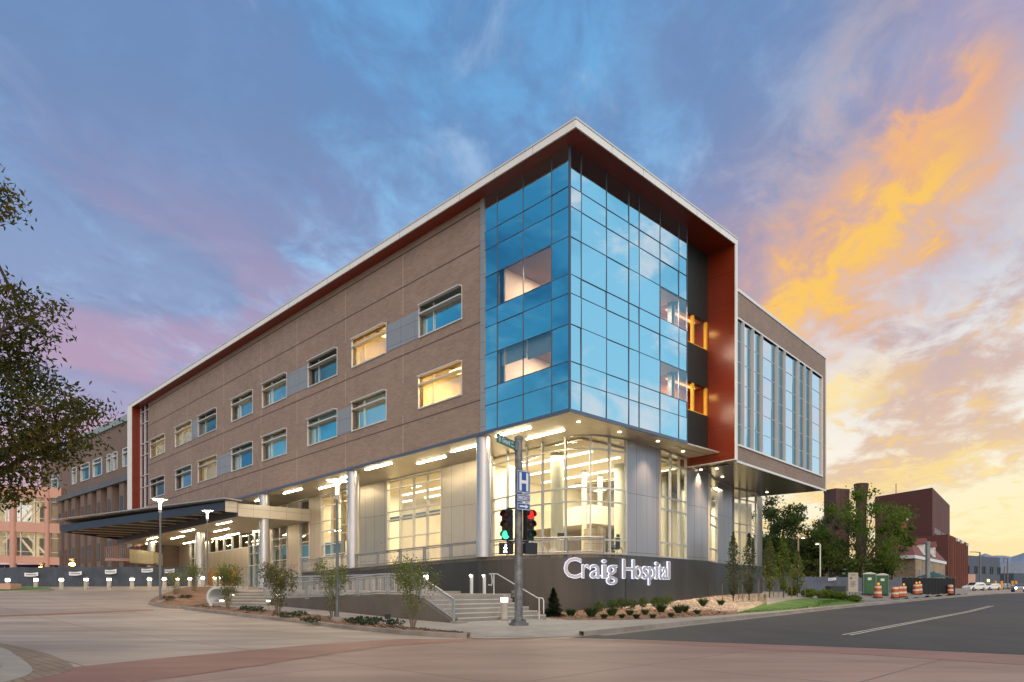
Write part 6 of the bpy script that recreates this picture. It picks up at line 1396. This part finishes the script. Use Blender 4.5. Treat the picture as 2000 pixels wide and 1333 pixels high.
m = MB(); p = cen * .5 + A * .5; m.box((p.x, p.y + 2, zat(1040, 106)), (2.4, 1.5, 4.6), .4); ch = m.build('chimney_stack', pbr('red brick', (.2, .05, .035), .85), HB); m = MB(); m.box((p.x, p.y + 2, zat(1040, 106) + 2.4), (2.6, 1.8, .3), .4); m.build('chimney_cap', M_white, ch)
# blue grey block far off, and a pale long building beyond
FB = thing('grey_block', P(1920, 1150, 260), 'distant blue grey flat roofed block with slit windows', 'building')
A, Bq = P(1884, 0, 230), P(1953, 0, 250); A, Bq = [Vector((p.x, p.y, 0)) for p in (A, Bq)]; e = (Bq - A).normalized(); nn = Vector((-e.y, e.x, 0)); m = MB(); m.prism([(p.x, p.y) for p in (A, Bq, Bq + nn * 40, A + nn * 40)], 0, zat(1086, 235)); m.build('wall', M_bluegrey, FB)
for k in range(5):
    for j in (0, 1):
        p = A.lerp(Bq, .06 + k * .22 + j * .05) - nn * .1; m = MB(); m.box((p.x, p.y, zat(1113, 235)), (.9, .3, 2.4), math.atan2(e.y, e.x)); m.build('window', M_black, FB)
p = A.lerp(Bq, .64) - nn * .15; m = MB(); m.box((p.x, p.y, zat(1134, 235)), (1.6, .3, .9), math.atan2(e.y, e.x)); m.build('lit_window', emis('yellow window', (1, .75, .25), 2.5), FB)
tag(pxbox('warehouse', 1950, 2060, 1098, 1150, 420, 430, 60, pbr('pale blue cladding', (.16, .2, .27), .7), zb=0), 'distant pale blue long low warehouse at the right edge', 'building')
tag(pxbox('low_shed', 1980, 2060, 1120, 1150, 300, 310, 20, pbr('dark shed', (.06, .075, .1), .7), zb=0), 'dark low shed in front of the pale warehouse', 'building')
tag(pxbox('pink_wall_block', 1886, 1905, 1122, 1150, 190, 190, 8, pbr('pink render', (.5, .33, .27), .8), zb=0), 'small pinkish rendered wall beside the parked cars', 'building')
# tan garage behind the trees
tag(pxbox('tan_garage', 1566, 1642, 1092, 1150, 104, 102, 10, M_brown, zb=.2), 'low tan rendered building behind the parking lot lamps', 'building')
tag(pxbox('far_flat_building', 1490, 1640, 1050, 1150, 180, 190, 30, pbr('dark grey far wall', (.07, .065, .065), .8), zb=0), 'dark flat roofed building behind the dense trees', 'building')
# construction fences
def fence(name, pts, z0, z1, mat, label, ban=(), post=2.4, group=None):
    R_ = thing(name, (pts[0][0], pts[0][1], z0(pts[0])), label, 'fence', group); pl = resample(pts, 60); m = MB(); m.wall([(p[0] , p[1] + .04 * math.sin(i * 1.7)) for i, p in enumerate(pl)], [z0(p) for p in pl], [z1(p) + .03 * math.sin(i * .9) for i, p in enumerate(pl)]); m.build('fabric', mat, R_, recalc=False)
    L = sum((Vector((*a, 0)) - Vector((*b, 0))).length for a, b in zip(pl, pl[1:])); n = max(1, int(L / post))
    for p in resample(pts, n): m = MB(); m.tube([(p[0], p[1] + .12, z0(p)), (p[0], p[1] + .12, z1(p) + .1)], .03, 6); m.build('post', M_steel, R_)
    for (u, v0, v1, wpx) in ban:
        best = min(pl, key=lambda p: abs(p[0] / p[1] * F + 1000 - u)); D = best[1] - .18; s = D / F; m = MB(); n_ = 8; x0 = (u - 1000 - wpx / 2) * s
        for i in range(n_):
            a, b = i / n_, (i + 1) / n_; sag = lambda q: ((v1 - v0) * s) * (-.18 * math.sin(q * math.pi) + q * .15)
            m.quad(Vector((x0 + wpx * s * a, D, HC + (HZ - v1) * s + sag(a))), Vector((x0 + wpx * s * b, D, HC + (HZ - v1) * s + sag(b))), Vector((x0 + wpx * s * b, D, HC + (HZ - v0) * s + sag(b))), Vector((x0 + wpx * s * a, D, HC + (HZ - v0) * s + sag(a))))
        bn = m.build('banner', M_signwhite, R_, recalc=False); m = MB(); h = (v1 - v0) * s
        for i in range(7):
            a = .14 + i * .11; m.quad(Vector((x0 + wpx * s * a, D - .015, HC + (HZ - v1) * s + h * .3)), Vector((x0 + wpx * s * (a + .075), D - .015, HC + (HZ - v1) * s + h * .3)), Vector((x0 + wpx * s * (a + .075), D - .015, HC + (HZ - v1) * s + h * .62)), Vector((x0 + wpx * s * a, D - .015, HC + (HZ - v1) * s + h * .62)))
        m.build('banner_mark', pbr('grey print', (.12, .14, .2), .6), bn, recalc=False)
    return R_
gz = lambda p: ground(*p)
fence('construction_fence', [XY(1488, 74), XY(1555, 73), XY(1600, 75), XY(1660, 77), XY(1762, 80)], lambda p: lotz(*p), lambda p: lotz(*p) + 1.55, M_fab2, 'grey blue fabric covered construction fence behind the lawn', ban=((1622, 1129, 1134, 22),), post=3)
fence('construction_fence', [XY(-90, 63), XY(100, 64.5), XY(250, 67), XY(274, 67.5), XY(380, 70)], lambda p: min(1.6, gz(p)), lambda p: 3.35 + (p[0] + 45) * .015, M_fab, 'dark blue fabric construction fence behind the lit bollards', ban=((61, 1119, 1126, 27), (147, 1117, 1124, 25), (216, 1113, 1121, 23), (287, 1111, 1118, 23), (328, 1112, 1119, 26)), post=4)
fence('board_fence', [XY(1762, 81), XY(1820, 84), XY(1866, 87)], lambda p: lotz(*p) - .1, lambda p: zat(1129, 82), pbr('black board', (.006, .007, .007), .8, var=.15, stretch=(6, 6, .2)), 'black board fence between the house and the street')
# portable toilets
def toilet(loc, rz, label):
    R_ = thing('portable_toilet', loc, label, 'portable toilet', 'green portable toilets'); M = Matrix.Rotation(rz, 3, 'Z'); b = Vector(loc)
    def bx(c, s_, nm, mt, par=R_): m = MB(); m.box(b + M @ Vector(c), s_, rz); return m.build(nm, mt, par)
    bx((0, 0, .08), (1.14, 1.14, .16), 'base', M_black); bx((0, 0, 1.14), (1.08, 1.08, 1.96), 'cabin', M_toilet)
    for sx_ in (-.54, .54): bx((sx_, -.54, 1.14), (.05, .05, 1.98), 'corner_post', pbr('toilet post', (.16, .22, .18), .5))
    m = MB(); pr = []
    for i in range(9): x = -.6 + 1.2 * i / 8; pr.append((x, 2.12 + .17 * math.cos(x / .6 * math.pi / 2)))
    vs = [b + M @ Vector((x, y, z)) for y in (-.6, .6) for x, z in pr] + [b + M @ Vector((x, y, 2.08)) for y in (-.6, .6) for x in (-.6, .6)]
    m.add(vs, [tuple(range(9)) + (19, 18)[0:2] if False else tuple(list(range(9)) + [19, 18]), tuple(list(range(17, 8, -1)) + [20, 21])] + [(i, i + 1, 10 + i, 9 + i) for i in range(8)]); m.build('roof', M_roofw, R_)
    d = bx((0, -.55, 1.1), (.72, .03, 1.75), 'door', pbr('green plastic door', (.016, .10, .035), .4, var=.08)); bx((0, -.57, 1.62), (.34, .02, .24), 'notice', M_signwhite, d)
for i, (u, v, D, rz, lab) in enumerate(((1697, 1163, 57, -.35, 'left one of the front pair of green portable toilets'), (1722, 1164, 56.4, -.35, 'right one of the front pair of green portable toilets'), (1571, 1148, 78, -.2, 'green portable toilet half hidden behind the slim trees'), (1626, 1145, 74, -.2, 'left green portable toilet behind the fabric fence'), (1646, 1145, 74, -.2, 'right green portable toilet behind the fabric fence'))):
    q = LP(u, v) if D < 60 else P(u, v, 90); toilet((q.x, q.y, q.z), rz, lab)
# orange drums
def drum(loc, h, label, light=True):
    R_ = thing('traffic_drum', loc, label, 'traffic drum', 'orange traffic drums'); x, y, z = loc; r = h * .29
    m = MB(); m.lathe((x, y, z), [(r * 1.25, 0), (r * 1.25, h * .06), (r * 1.05, h * .08)], 14); m.build('base', M_rub, R_)
    m = MB(); pr = [(r, .08)]
    for k in range(4): zz0 = .10 + k * .215; pr += [(r * (1 - .04 * k), zz0), (r * (1 - .04 * k), zz0 + .19), (r * (1 - .04 * (k + 1)), zz0 + .21)]
    pr += [(r * .8, .97), (r * .3, 1.0)]; m.lathe((x, y, z), [(a, b * h) for a, b in pr], 16); m.build('body', M_orange, R_)
    for k in (1, 3): rr_ = r * (1 - .04 * k) + .006; m = MB(); m.lathe((x, y, z), [(rr_, (.12 + k * .215) * h), (rr_, (.27 + k * .215) * h)], 16); m.build('reflective_band', M_refl, R_)
    if light: m = MB(); m.lathe((x + .05, y, z + h), [(.04, 0), (.05, .02)], 8); m.lathe((x + .05, y - .03, z + h + .12), [(.10, -.03), (.11, 0), (.10, .03)], 12, Vector((0, 1, 0))); m.build('warning_lamp', pbr('amber lamp', (.8, .35, .02), .3, emit=(1, .4, .03), es=.6), R_)
for u, v, D, h, lab, li in ((1714.5, 1168, 54, .98, 'orange drum with lamp standing before the green toilets', 1), (1748, 1169, 55, .95, 'front orange drum of the cluster right of the toilets', 0), (1757, 1167, 58, .95, 'orange drum close behind the front one of the cluster', 0), (1764, 1167, 60, 1.0, 'orange drum with lamp at the right of the cluster', 1), (1789, 1162, 65, 1.0, 'left drum of the pair before the black fence', 1), (1795, 1161, 67, 1.0, 'right drum of the pair before the black fence', 1), (1856, 1161, 68, .95, 'orange drum at the right end of the black fence', 0), (1579, 1154, 58, .95, 'orange drum behind the slim trees by the fabric fence', 1)):
    q = LP(u, v); drum(tuple(q), h * 24 / F * q.y / h if False else h * q.y / D, lab, li)
# sign board with an arrow
q = LP(1666, 1174, 42); SB = thing('sign_board', q, 'beige directional sign board on two posts by the lawn', 'sign'); s = q.y / F; z0, z1 = HC + (HZ - 1157) * s, HC + (HZ - 1119) * s; M = Matrix.Rotation(.15, 3, 'Z')
m = MB(); m.box((q.x, q.y, (z0 + z1) / 2), (21 * s, .08, z1 - z0), .15); bd = m.build('board', M_sign, SB)
for dx_ in (-.28, .28): m = MB(); p = Vector((q.x, q.y + .06, 0)) + M @ Vector((dx_, 0, 0)); m.tube([(p.x, p.y, q.z - .1), (p.x, p.y, z0 + .1)], .035, 6); m.build('post', M_twig, SB)
m = MB(); bo = Vector((q.x, q.y, 0)) + M @ Vector((0, -.05, 0)); ex = M @ Vector((1, 0, 0))
def bbar(x0, x1, a, b): m.quad(bo + ex * x0 + Vector((0, 0, a)), bo + ex * x1 + Vector((0, 0, a)), bo + ex * x1 + Vector((0, 0, b)), bo + ex * x0 + Vector((0, 0, b)))
H_ = z1 - z0; bbar(-.26, -.10, z0 + H_ * .70, z0 + H_ * .74); m.add([bo + ex * -.18 + Vector((0, 0, z0 + H_ * .80)), bo + ex * -.32 + Vector((0, 0, z0 + H_ * .72)), bo + ex * -.18 + Vector((0, 0, z0 + H_ * .64))], [(0, 1, 2)])
for k in range(4): bbar(-.28, .22 - .06 * (k % 2), z0 + H_ * (.52 - k * .075), z0 + H_ * (.545 - k * .075))
bbar(-.2, .2, z0 + H_ * .87, z0 + H_ * .9); m.build('arrow_and_lines', M_black, bd, recalc=False)
m = MB(); q = LP(1632, 1167, 42); m.box((q.x, q.y, q.z + .45), (1.45, .8, .95), .1); m.box((q.x, q.y, q.z + .95), (1.5, .85, .06), .1); tag(m.build('utility_cabinet', pbr('dark green cabinet', (.02, .03, .022), .6)), 'dark green utility cabinet left of the sign board', 'cabinet')
# lot lamps
def lot_lamp(u, vb, vt, D, arm, label, w=.07, mat=M_steel, lit=False):
    q = P(u, vb, D); R_ = thing('street_lamp', q, label, 'street lamp', 'street lamps'); z1 = HC + (HZ - vt) / F * D; m = MB(); m.tube([q, (q.x, q.y, z1)], w, 8); m.build('pole', mat, R_); m = MB(); a = Vector((q.x, q.y, z1 - .05)); b = a + Vector((arm, 0, .1)); m.tube([a, b], w * .6, 6); m.build('arm', mat, R_)
    m = MB(); m.box(b + Vector((arm * .25, 0, 0)), (abs(arm) * .8 + .2, .3, .14)); hd = m.build('lamp_head', mat, R_)
    if lit: m = MB(); m.box(b + Vector((arm * .25, 0, -.09)), (abs(arm) * .7, .26, .05)); m.build('lens', emis('dim street lamp', (1, .95, .8), 5), hd)
lot_lamp(1559, 1146, 1051, 82, .45, 'tan lot lamp with arm to the right behind slim trees', .1, pbr('tan pole', (.4, .3, .2), .6), True); lot_lamp(1602, 1146, 1063, 82, -.3, 'white lot lamp with glowing head before the tan building', .08, M_white, True)
lot_lamp(1914, 1150, 1079, 150, -1.2, 'dark street lamp with arm to the left before grey block', .14, M_pole); lot_lamp(1968, 1150, 1091, 170, -1.2, 'dark street lamp with arm to the left before warehouse', .14, M_pole); lot_lamp(1962, 1152, 1107, 200, .2, 'short dark lamp between the two tall street lamps', .12, M_pole)
# umbrella, vent pipe
q = P(1822, 1150, 94); m = MB(); m.lathe((q.x, q.y, zat(1128, 94)), [(2.3, 0), (1.95, .06), (.05, .75)], 8); m.tube([(q.x, q.y, .3), (q.x, q.y, zat(1128, 94) + .6)], .03, 6); tag(m.build('umbrella', M_teal), 'open teal garden umbrella behind the black board fence', 'umbrella')
q = P(1812, 1150, 92); m = MB(); m.tube([(q.x, q.y, .3), (q.x, q.y, zat(1064, 92))], .28, 10); m.lathe((q.x, q.y, zat(1064, 92)), [(.3, 0), (.32, .3), (.2, .4)], 10); tag(m.build('vent_pipe', pbr('grey vent', (.2, .24, .24), .5, metal=.4)), 'grey metal vent pipe rising before the tiled house', 'pipe')
for u, lab in ((1944, 'left'), (1956, 'second'), (1977, 'third'), (1984, 'right')):
    q = P(u, 1151, 150); m = MB(); m.lathe((q.x, q.y, q.z), [(.28, 0), (.28, 1.6), (.2, 1.75)], 10); tag(m.build('guard_post', pbr('yellow post', (.6, .3, .03), .6)), f'{lab} one of the four far yellow guard posts by the cars', 'guard post')
# parked cars and an oncoming one
def car(loc, rz, label, mat, suv=True, lights=False):
    R_ = thing('parked_car' if not lights else 'moving_car', loc, label, 'car', 'cars by the street'); M = Matrix.Rotation(rz, 3, 'Z'); b = Vector(loc)
    hz = 1.65 if suv else 1.42
    side = [(-2.3, .35), (-2.35, .8), (-2.2, 1.02), (-1.9, hz - .1), (-1.5, hz), (.3, hz), (1.15, 1.05), (2.1, .9), (2.35, .65), (2.3, .35)]
    m = MB(); n = len(side); vs = []
    for y, k in ((-.9, 1), (.9, 1)): vs += [b + M @ Vector((x, y * (.78 if z > 1.1 else 1), z)) for x, z in side]
    m.add(vs, [tuple(range(n)), tuple(range(2 * n - 1, n - 1, -1))] + [(i, (i + 1) % n, n + (i + 1) % n, n + i) for i in range(n)]); m.build('body', mat, R_)
    for y in (-1, 1): m = MB(); m.add([b + M @ Vector((x, y * (.9 if z < 1.1 else .72) , z)) for x, z in ((-1.75, 1.08), (-1.5, hz - .12), (.2, hz - .12), (.9, 1.06))], [(0, 1, 2, 3)]); m.build('side_window', M_cgl, R_, recalc=False)
    m = MB(); m.add([b + M @ Vector(p) for p in ((1.12, -.75, 1.1), (1.12, .75, 1.1), (.36, .66, hz - .03), (.36, -.66, hz - .03))], [(0, 1, 2, 3)]); m.build('windscreen', M_cgl, R_, recalc=False)
    for x in (-1.4, 1.45):
        for y in (-.88, .88): m = MB(); m.lathe(b + M @ Vector((x, y, .33)), [(.33, -.11), (.34, 0), (.33, .11)], 16, M @ Vector((0, 1, 0))); w_ = m.build('wheel', M_rub, R_); m = MB(); m.lathe(b + M @ Vector((x, y * 1.1, .33)), [(.2, -.05), (.2, .05)], 12, M @ Vector((0, 1, 0))); m.build('rim', M_steel, w_)
    for y in (-.65, .65): m = MB(); m.lathe(b + M @ Vector((2.33, y, .68)), [(.13, 0), (.15, .03), (.10, .05)], 12, M @ Vector((1, 0, 0))); m.build('headlight', E_head if lights else M_refl, R_)
for u, v, D, rz, lab, mt, suv, li in ((1903, 1154, 140, 3.5, 'white sport utility car parked nearest the red brown annex', M_car, True, False), (1934, 1154, 150, 3.5, 'white saloon parked second in the row', M_car, False, False), (1946, 1154.5, 170, 3.5, 'silver saloon parked third in the row', M_cars, False, False), (1958, 1153.5, 190, 3.5, 'silver car parked last before the yellow posts', M_cars, True, False)):
    q = P(u, v, D); car((q.x, q.y, max(q.z, ground(q.x, q.y) + .02)), rz, lab, mt, suv, li)
q = P(1990, 1156, 125); car((q.x, q.y, ground(q.x, q.y) + .02), math.atan2(-q.y, -q.x) + .1, 'oncoming car with bright headlights on the street', M_cars, False, True)
# ------------------------------------------------------------------ neighbours on the left
def VP2(u, D): return Vector(((u - 1000) / F * D, D, 0))
OB = thing('older_wing', VP2(170, 92), 'older brick building with pilasters beyond the red fin', 'building')
A, Bq = VP2(262, 83.5), VP2(80, 104); e = (Bq - A).normalized(); nn = Vector((e.y, -e.x, 0));
if nn.y < 0: nn = -nn
L = (Bq - A).length
def ow(q, d, z): p = A + e * (q * L) + nn * d; return Vector((p.x, p.y, z))
def obx(m, q0, q1, d0, d1, z0, z1, s1=None):
    f = lambda q, z: z - (q * 1.1 if z > 5 else 0)
    return m.hexa([ow(q0, d0, f(q0, z0)), ow(q1, d0, f(q1, z0)), ow(q1, d1, f(q1, z0)), ow(q0, d1, f(q0, z0)), ow(q0, d0, f(q0, z1)), ow(q1, d0, f(q1, z1)), ow(q1, d1, f(q1, z1)), ow(q0, d1, f(q0, z1))])
def oq(u):
    k = (u - 1000) / F; return ((k * A.y - A.x) / (e.x - k * e.y)) / L
zl = 14.9
ZB0, ZB1 = zl, 21.7
wins = []
for u0, u1, v0, v1, lit in ((233, 244, 880, 920, 0), (220.5, 230, 890, 924, 0), (209, 218, 893, 927, 0), (182, 200, 902, 937, 0), (158, 175, 911, 945, 0), (141.5, 150, 921, 950, 0), (101, 114, 934, 950, 0), (240, 262, 878, 915, 0)):
    pass
m = MB(); WR = [(240, 253.5), (220.8, 230), (209, 218), (182, 199.5), (158, 175.5), (141.5, 150), (101, 114)]
qs = sorted([(oq(b), oq(a)) for a, b in WR]); zw0, zw1 = 16.3, 18.6
prev = 0.0
for q0_, q1_ in qs: obx(m, prev, q0_, 0, .4, zw0, zw1); prev = q1_
obx(m, prev, 1, 0, .4, zw0, zw1); obx(m, 0, 1, 0, .4, ZB0, zw0); obx(m, 0, 1, 0, .4, zw1, ZB1); obx(m, .98, 1, .4, 14, 1.5, ZB1); obx(m, 0, .98, .5, .7, 1.5, ZB1 - .2); m.build('wall', M_brickdark, OB)
for q0_, q1_ in qs:
    m = MB(); fq = .08 / L; obx(m, q0_, q0_ + fq * 1.5, -.08, .3, zw0, zw1); obx(m, q1_ - fq * 1.5, q1_, -.08, .3, zw0, zw1); obx(m, q0_, q1_, -.08, .3, zw1 - .1, zw1); obx(m, q0_, q1_, -.08, .3, zw0, zw0 + .1); obx(m, q0_, q1_, -.12, .3, zw1 - .65, zw1 - .55); w_ = m.build('window', M_frame, OB)
    m = MB(); obx(m, q0_ + fq, q1_ - fq, .2, .24, zw0 + .08, zw1 - .08); m.build('pane', pbr('dusk blue pane', (.12, .32, .42), .05, metal=.85, var=.1), w_)
m = MB(); obx(m, -.01, 1.01, -.25, .5, ZB1, ZB1 + .75); m.build('coping', pbr('grey green coping', (.24, .3, .31), .5), OB)
m = MB(); obx(m, -.01, .78, -1.0, .4, zl - .7, zl); m.build('ledge', pbr('slate ledge', (.11, .115, .13), .6), OB)
for i, u in enumerate((250, 226, 205, 187, 173, 155, 141, 128)):
    q = oq(u); m = MB(); wq = 1.3 / L; obx(m, q - wq * .5, q + wq * .5, -.75, .5, 1.5, zl - .72); p_ = m.build('pilaster', M_brickdark, OB)
    m = MB(); obx(m, q - wq * .3, q + wq * .3, -.79, -.70, 10.2, 12.6); obx(m, q - wq * .3, q + wq * .3, -.79, -.70, 5.2, 7.4); build_each(m, 'slit_window', pbr('dim pane', (.05, .045, .05), .15, var=.1), p_)
for u in (198, 178): q = oq(u); m = MB(); obx(m, q - .012, q + .012, .42, .46, 6.0, 8.4); m.build('lit_window', emis('dim warm pane', (1, .75, .45), .5), OB)
# loading dock block and little balcony below the canopy
m = MB(); a, b = P(253, 1099, 72), P(300, 1099, 76); m.prism([(a.x, a.y), (b.x, b.y), (b.x - 2, b.y + 6), (a.x - 2, a.y + 6)], a.z, zat(1073, 72)); dk = m.build('dock_box', pbr('beige dock', (.40, .36, .26), .7, grid=(2.2, 9, .02), gridcol=(.25, .22, .17)), OB)
m = MB(); a, b = P(205, 1096, 74), P(252, 1092, 74); m.prism([(a.x, a.y), (b.x, b.y), (b.x, b.y + 4), (a.x, a.y + 4)], a.z, a.z + .3); bl = m.build('balcony', pbr('mauve balcony', (.28, .22, .24), .7), OB); m = MB()
for i in range(14): p = a.lerp(b, i / 13); m.box((p.x, p.y, a.z + .9), (.06, .06, 1.1))
m.tube([a + Vector((0, 0, 1.45)), b + Vector((0, 0, 1.45))], .05, 6); m.build('balcony_rail', pbr('mauve balcony', (.28, .22, .24), .7), bl)
# pink skybridge
SKB = thing('skybridge', P(60, 1100, 97), 'pink framed two storey glass skybridge with lit interior', 'skybridge'); D = 97; s = D / F
def fx(u): return (u - 1000) * s
def fz(v, u=60): return HC + (HZ - v) * s - (u - 60) / 120 * .35
def kbox(m, u0, u1, v0, v1, d0, d1):
    P8 = []
    for v in (v1, v0):
        for u, d in ((u0, d0), (u1, d0), (u1, d1), (u0, d1)): P8.append(Vector((fx(u), D + d, fz(v, u))))
    return m.hexa(P8)
def rbox(m, u0, u1, v0, v1, d0, d1):
    P8 = []
    for v in (v1, v0):
        for u, d in ((u0, d0), (u1, d0), (u1, d1), (u0, d1)): p = P(u, v, D + d); P8.append(p)
    return m.hexa(P8)
for v0, v1 in ((951, 971), (1021, 1040), (1087, 1102)): m = MB(); kbox(m, -140, 119.5, v0, v1, 0, .6); m.build('beam', M_pinkc, SKB)
for u, w_ in ((25, 12), (92, 10), (-60, 12)): m = MB(); m.lathe((fx(u), D + .1, 1.2), [(w_ * s / 2, 0), (w_ * s / 2, fz(952, u) - 1.2)], 16); m.build('round_column', M_pinkc, SKB, smooth=True)
m = MB(); kbox(m, -140, 119, 955, 959, .6, 9); kbox(m, -140, 119, 1021, 1026, .6, 9); kbox(m, -140, 119, 1087, 1093, .6, 9); m.build('floor_slab', M_ceil, SKB)
m = MB(); kbox(m, -140, 119, 960, 1088, 8.6, 9); kbox(m, 118, 119.4, 960, 1088, .6, 9); m.build('rear_wall', pbr('pale bridge wall', (.68, .62, .5), .8, var=.04), SKB)
m = MB(); m.quad(*[Vector((fx(u), D + .3, fz(v, u))) for u, v in ((-140, 1088), (119, 1088), (119, 965), (-140, 965))]); g = m.build('glazing', M_store, SKB, recalc=False)
m = MB()
for u in (10, 38, 66, 97, -25, -90): kbox(m, u - .6, u + .6, 968, 1022, .2, .4); kbox(m, u - .6, u + .6, 1040, 1088, .2, .4)
for v in (979, 1012, 1050, 1078): kbox(m, -140, 119, v - .4, v + .4, .22, .38)
m.build('mullion', M_frame, g)
def brace(u0, v0, u1, v1): 
    a, b = Vector((fx(u0), D + 1.2, fz(v0, u0))), Vector((fx(u1), D + 1.2, fz(v1, u1))); m = MB(); m.tube([a, b], .15, 8); m.build('brace', M_ceil, SKB)
for q in ((30, 1016, 56, 985), (42, 1016, 70, 984), (30, 1054, 60, 1088), (42, 1047, 84, 1086), (-5, 1000, 10, 1016), (-5, 1062, 10, 1044)): brace(*q)
m = MB()
for v in (960, 1027.5):
    for u in (-100, -40, 10, 60, 105): kbox(m, u - 14, u + 14, v - .2, v + .6, 3, 3.6)
m.build('ceiling_lamp', emis('bridge lamp', (1, .82, .48), 9), SKB)
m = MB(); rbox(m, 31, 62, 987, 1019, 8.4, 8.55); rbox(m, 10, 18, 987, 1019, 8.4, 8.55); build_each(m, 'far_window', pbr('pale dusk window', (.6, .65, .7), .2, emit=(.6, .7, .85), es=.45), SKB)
m = MB(); rbox(m, 31, 62, 1050, 1085, 8.4, 8.55); rbox(m, 10, 17, 1050, 1085, 8.4, 8.55); rbox(m, 77, 84, 1052, 1085, 8.4, 8.55); rbox(m, 78, 84, 988, 1019, 8.4, 8.55); rbox(m, 104, 107, 1052, 1085, 8.4, 8.55); build_each(m, 'dark_window', pbr('dark window', (.05, .05, .055), .2), SKB)
area('skybridge_light', Vector((fx(20), D + 4, fz(962))), 6, 230, (1, .82, .5)); area('skybridge_light', Vector((fx(20), D + 4, fz(1030))), 6, 230, (1, .82, .5))
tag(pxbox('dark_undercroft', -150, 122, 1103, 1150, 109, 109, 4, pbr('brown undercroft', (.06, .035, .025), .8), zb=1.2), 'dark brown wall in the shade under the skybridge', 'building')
# sodium lamps and planter wall
for u, v, D_, lab in ((142, 1103, 70, 'bright orange sodium lamp before the older brick building'), (81, 1111, 71, 'dimmer orange sodium lamp below the skybridge column')):
    q = P(u, v, D_); R_ = thing('sodium_lamp', (q.x, q.y, 1.6), lab, 'street lamp', 'orange sodium lamps'); m = MB(); m.tube([(q.x, q.y + .1, 1.6), (q.x, q.y + .1, q.z + .5)], .05, 6); m.box((q.x, q.y, q.z + .5), (.5, .4, .2)); m.build('pole', M_pole, R_); m = MB(); m.lathe((q.x, q.y - .1, q.z), [(.02, -.16), (.26, -.07), (.26, .1), (.02, .22)], 12); m.build('lamp', E_orange, R_, smooth=True)
    d = bpy.data.lights.new('sodium_glow', 'POINT'); d.energy = 260; d.color = (1, .45, .12); d.shadow_soft_size = .2; o = bpy.data.objects.new('sodium_glow', d); COL.objects.link(o); o.location = (q.x, q.y - .45, q.z)
q = P(8, 1153, 54); m = MB(); m.prism([(q.x - 4, q.y), (q.x + .5, q.y), (q.x + .5, q.y + 1.2), (q.x - 4, q.y + 1.2)], 1.0, zat(1140, 54)); tag(m.build('planter_wall', M_pinkc), 'low pinkish planter wall at the left edge of the small lawn', 'planter')
# ------------------------------------------------------------------ things seen through the corner glass
def wheelchair(loc, rz, label):
    R_ = thing('wheelchair', loc, label, 'wheelchair'); M = Matrix.Rotation(rz, 3, 'Z'); b = Vector(loc); L_ = lambda x, y, z: b + M @ Vector((x, y, z))
    for y in (-.3, .3):
        m = MB(); n = 20; m.tube([L_(.0 + .3 * math.cos(i * 6.2832 / n), y, .31 + .3 * math.sin(i * 6.2832 / n)) for i in range(n + 1)], .025, 6); m.build('wheel', M_rub, R_)
        m = MB(); m.lathe(L_(.42, y * .8, .09), [(.09, -.02), (.09, .02)], 10, M @ Vector((0, 1, 0))); m.build('castor', M_rub, R_)
    m = MB(); m.box(L_(.12, 0, .5), (.46, .46, .08), rz); m.build('seat', M_black, R_); m = MB(); m.box(L_(-.13, 0, .85), (.07, .46, .7), rz); m.build('backrest', M_black, R_); m = MB(); m.box(L_(-.16, 0, 1.32), (.08, .26, .18), rz); m.build('headrest', M_black, R_)
    for y in (-.26, .26): m = MB(); m.tube([L_(-.12, y, .72), L_(.3, y, .72), L_(.3, y, .5)], .025, 6); m.build('armrest', M_black, R_)
    m = MB(); m.box(L_(.5, 0, .13), (.2, .4, .03), rz); m.build('footrest', M_black, R_)
q = P(1203, 1081, 44.5); wheelchair((q.x, q.y, 3.43), 2.4, 'black wheelchair behind the corner glass above the lettering')
q = P(1158, 1081, 46); m = MB(); m.box((q.x, q.y, 3.43 + .95), (1.0, .7, 1.9), .5); m.box((q.x + .55, q.y - .1, 3.43 + 1.05), (.25, .6, 1.7), .5); tag(m.build('storage_cabinet', pbr('beige cabinet', (.42, .36, .24), .6, grid=(.5, .62, .02), gridcol=(.2, .17, .1))), 'tall beige cabinet behind the corner glass left of the wheelchair', 'cabinet')
q = P(1096, 1048, 44); R_ = thing('monitor_stand', (q.x, q.y, 3.43), 'dark monitor on a stand behind the corner glass', 'monitor'); m = MB(); m.box((q.x, q.y, q.z + .05), (.5, .06, .32), .3); m.build('screen', M_black, R_); m = MB(); m.tube([(q.x, q.y + .05, 3.45), (q.x, q.y + .05, q.z)], .03, 6); m.lathe((q.x, q.y + .05, 3.43), [(.25, 0), (.25, .03)], 12); m.build('stand', M_steel, R_)
def bike(u, D, label):
    q = P(u, 1080, D); R_ = thing('exercise_bike', (q.x, q.y, 3.43), label, 'exercise bike', 'exercise bikes in the gym'); b = Vector((q.x, q.y, 3.43)); m = MB(); m.lathe(b + Vector((.3, 0, .35)), [(.26, -.03), (.26, .03)], 16, Vector((0, 1, 0))); m.build('flywheel', M_frame, R_)
    m = MB(); m.tube([b + Vector((-.5, 0, .05)), b + Vector((.55, 0, .05))], .04, 6); m.tube([b + Vector((-.2, 0, .05)), b + Vector((-.3, 0, .95))], .035, 6); m.tube([b + Vector((.3, 0, .3)), b + Vector((.45, 0, 1.15)), b + Vector((.3, 0, 1.2))], .03, 6); m.build('frame', M_frame, R_); m = MB(); m.box(b + Vector((-.3, 0, .98)), (.26, .2, .07)); m.build('saddle', M_black, R_)
bike(1050, 44.4, 'pale exercise bike behind the railing right of the signal pole'); bike(1071, 45, 'pale exercise bike next to the round interior column')
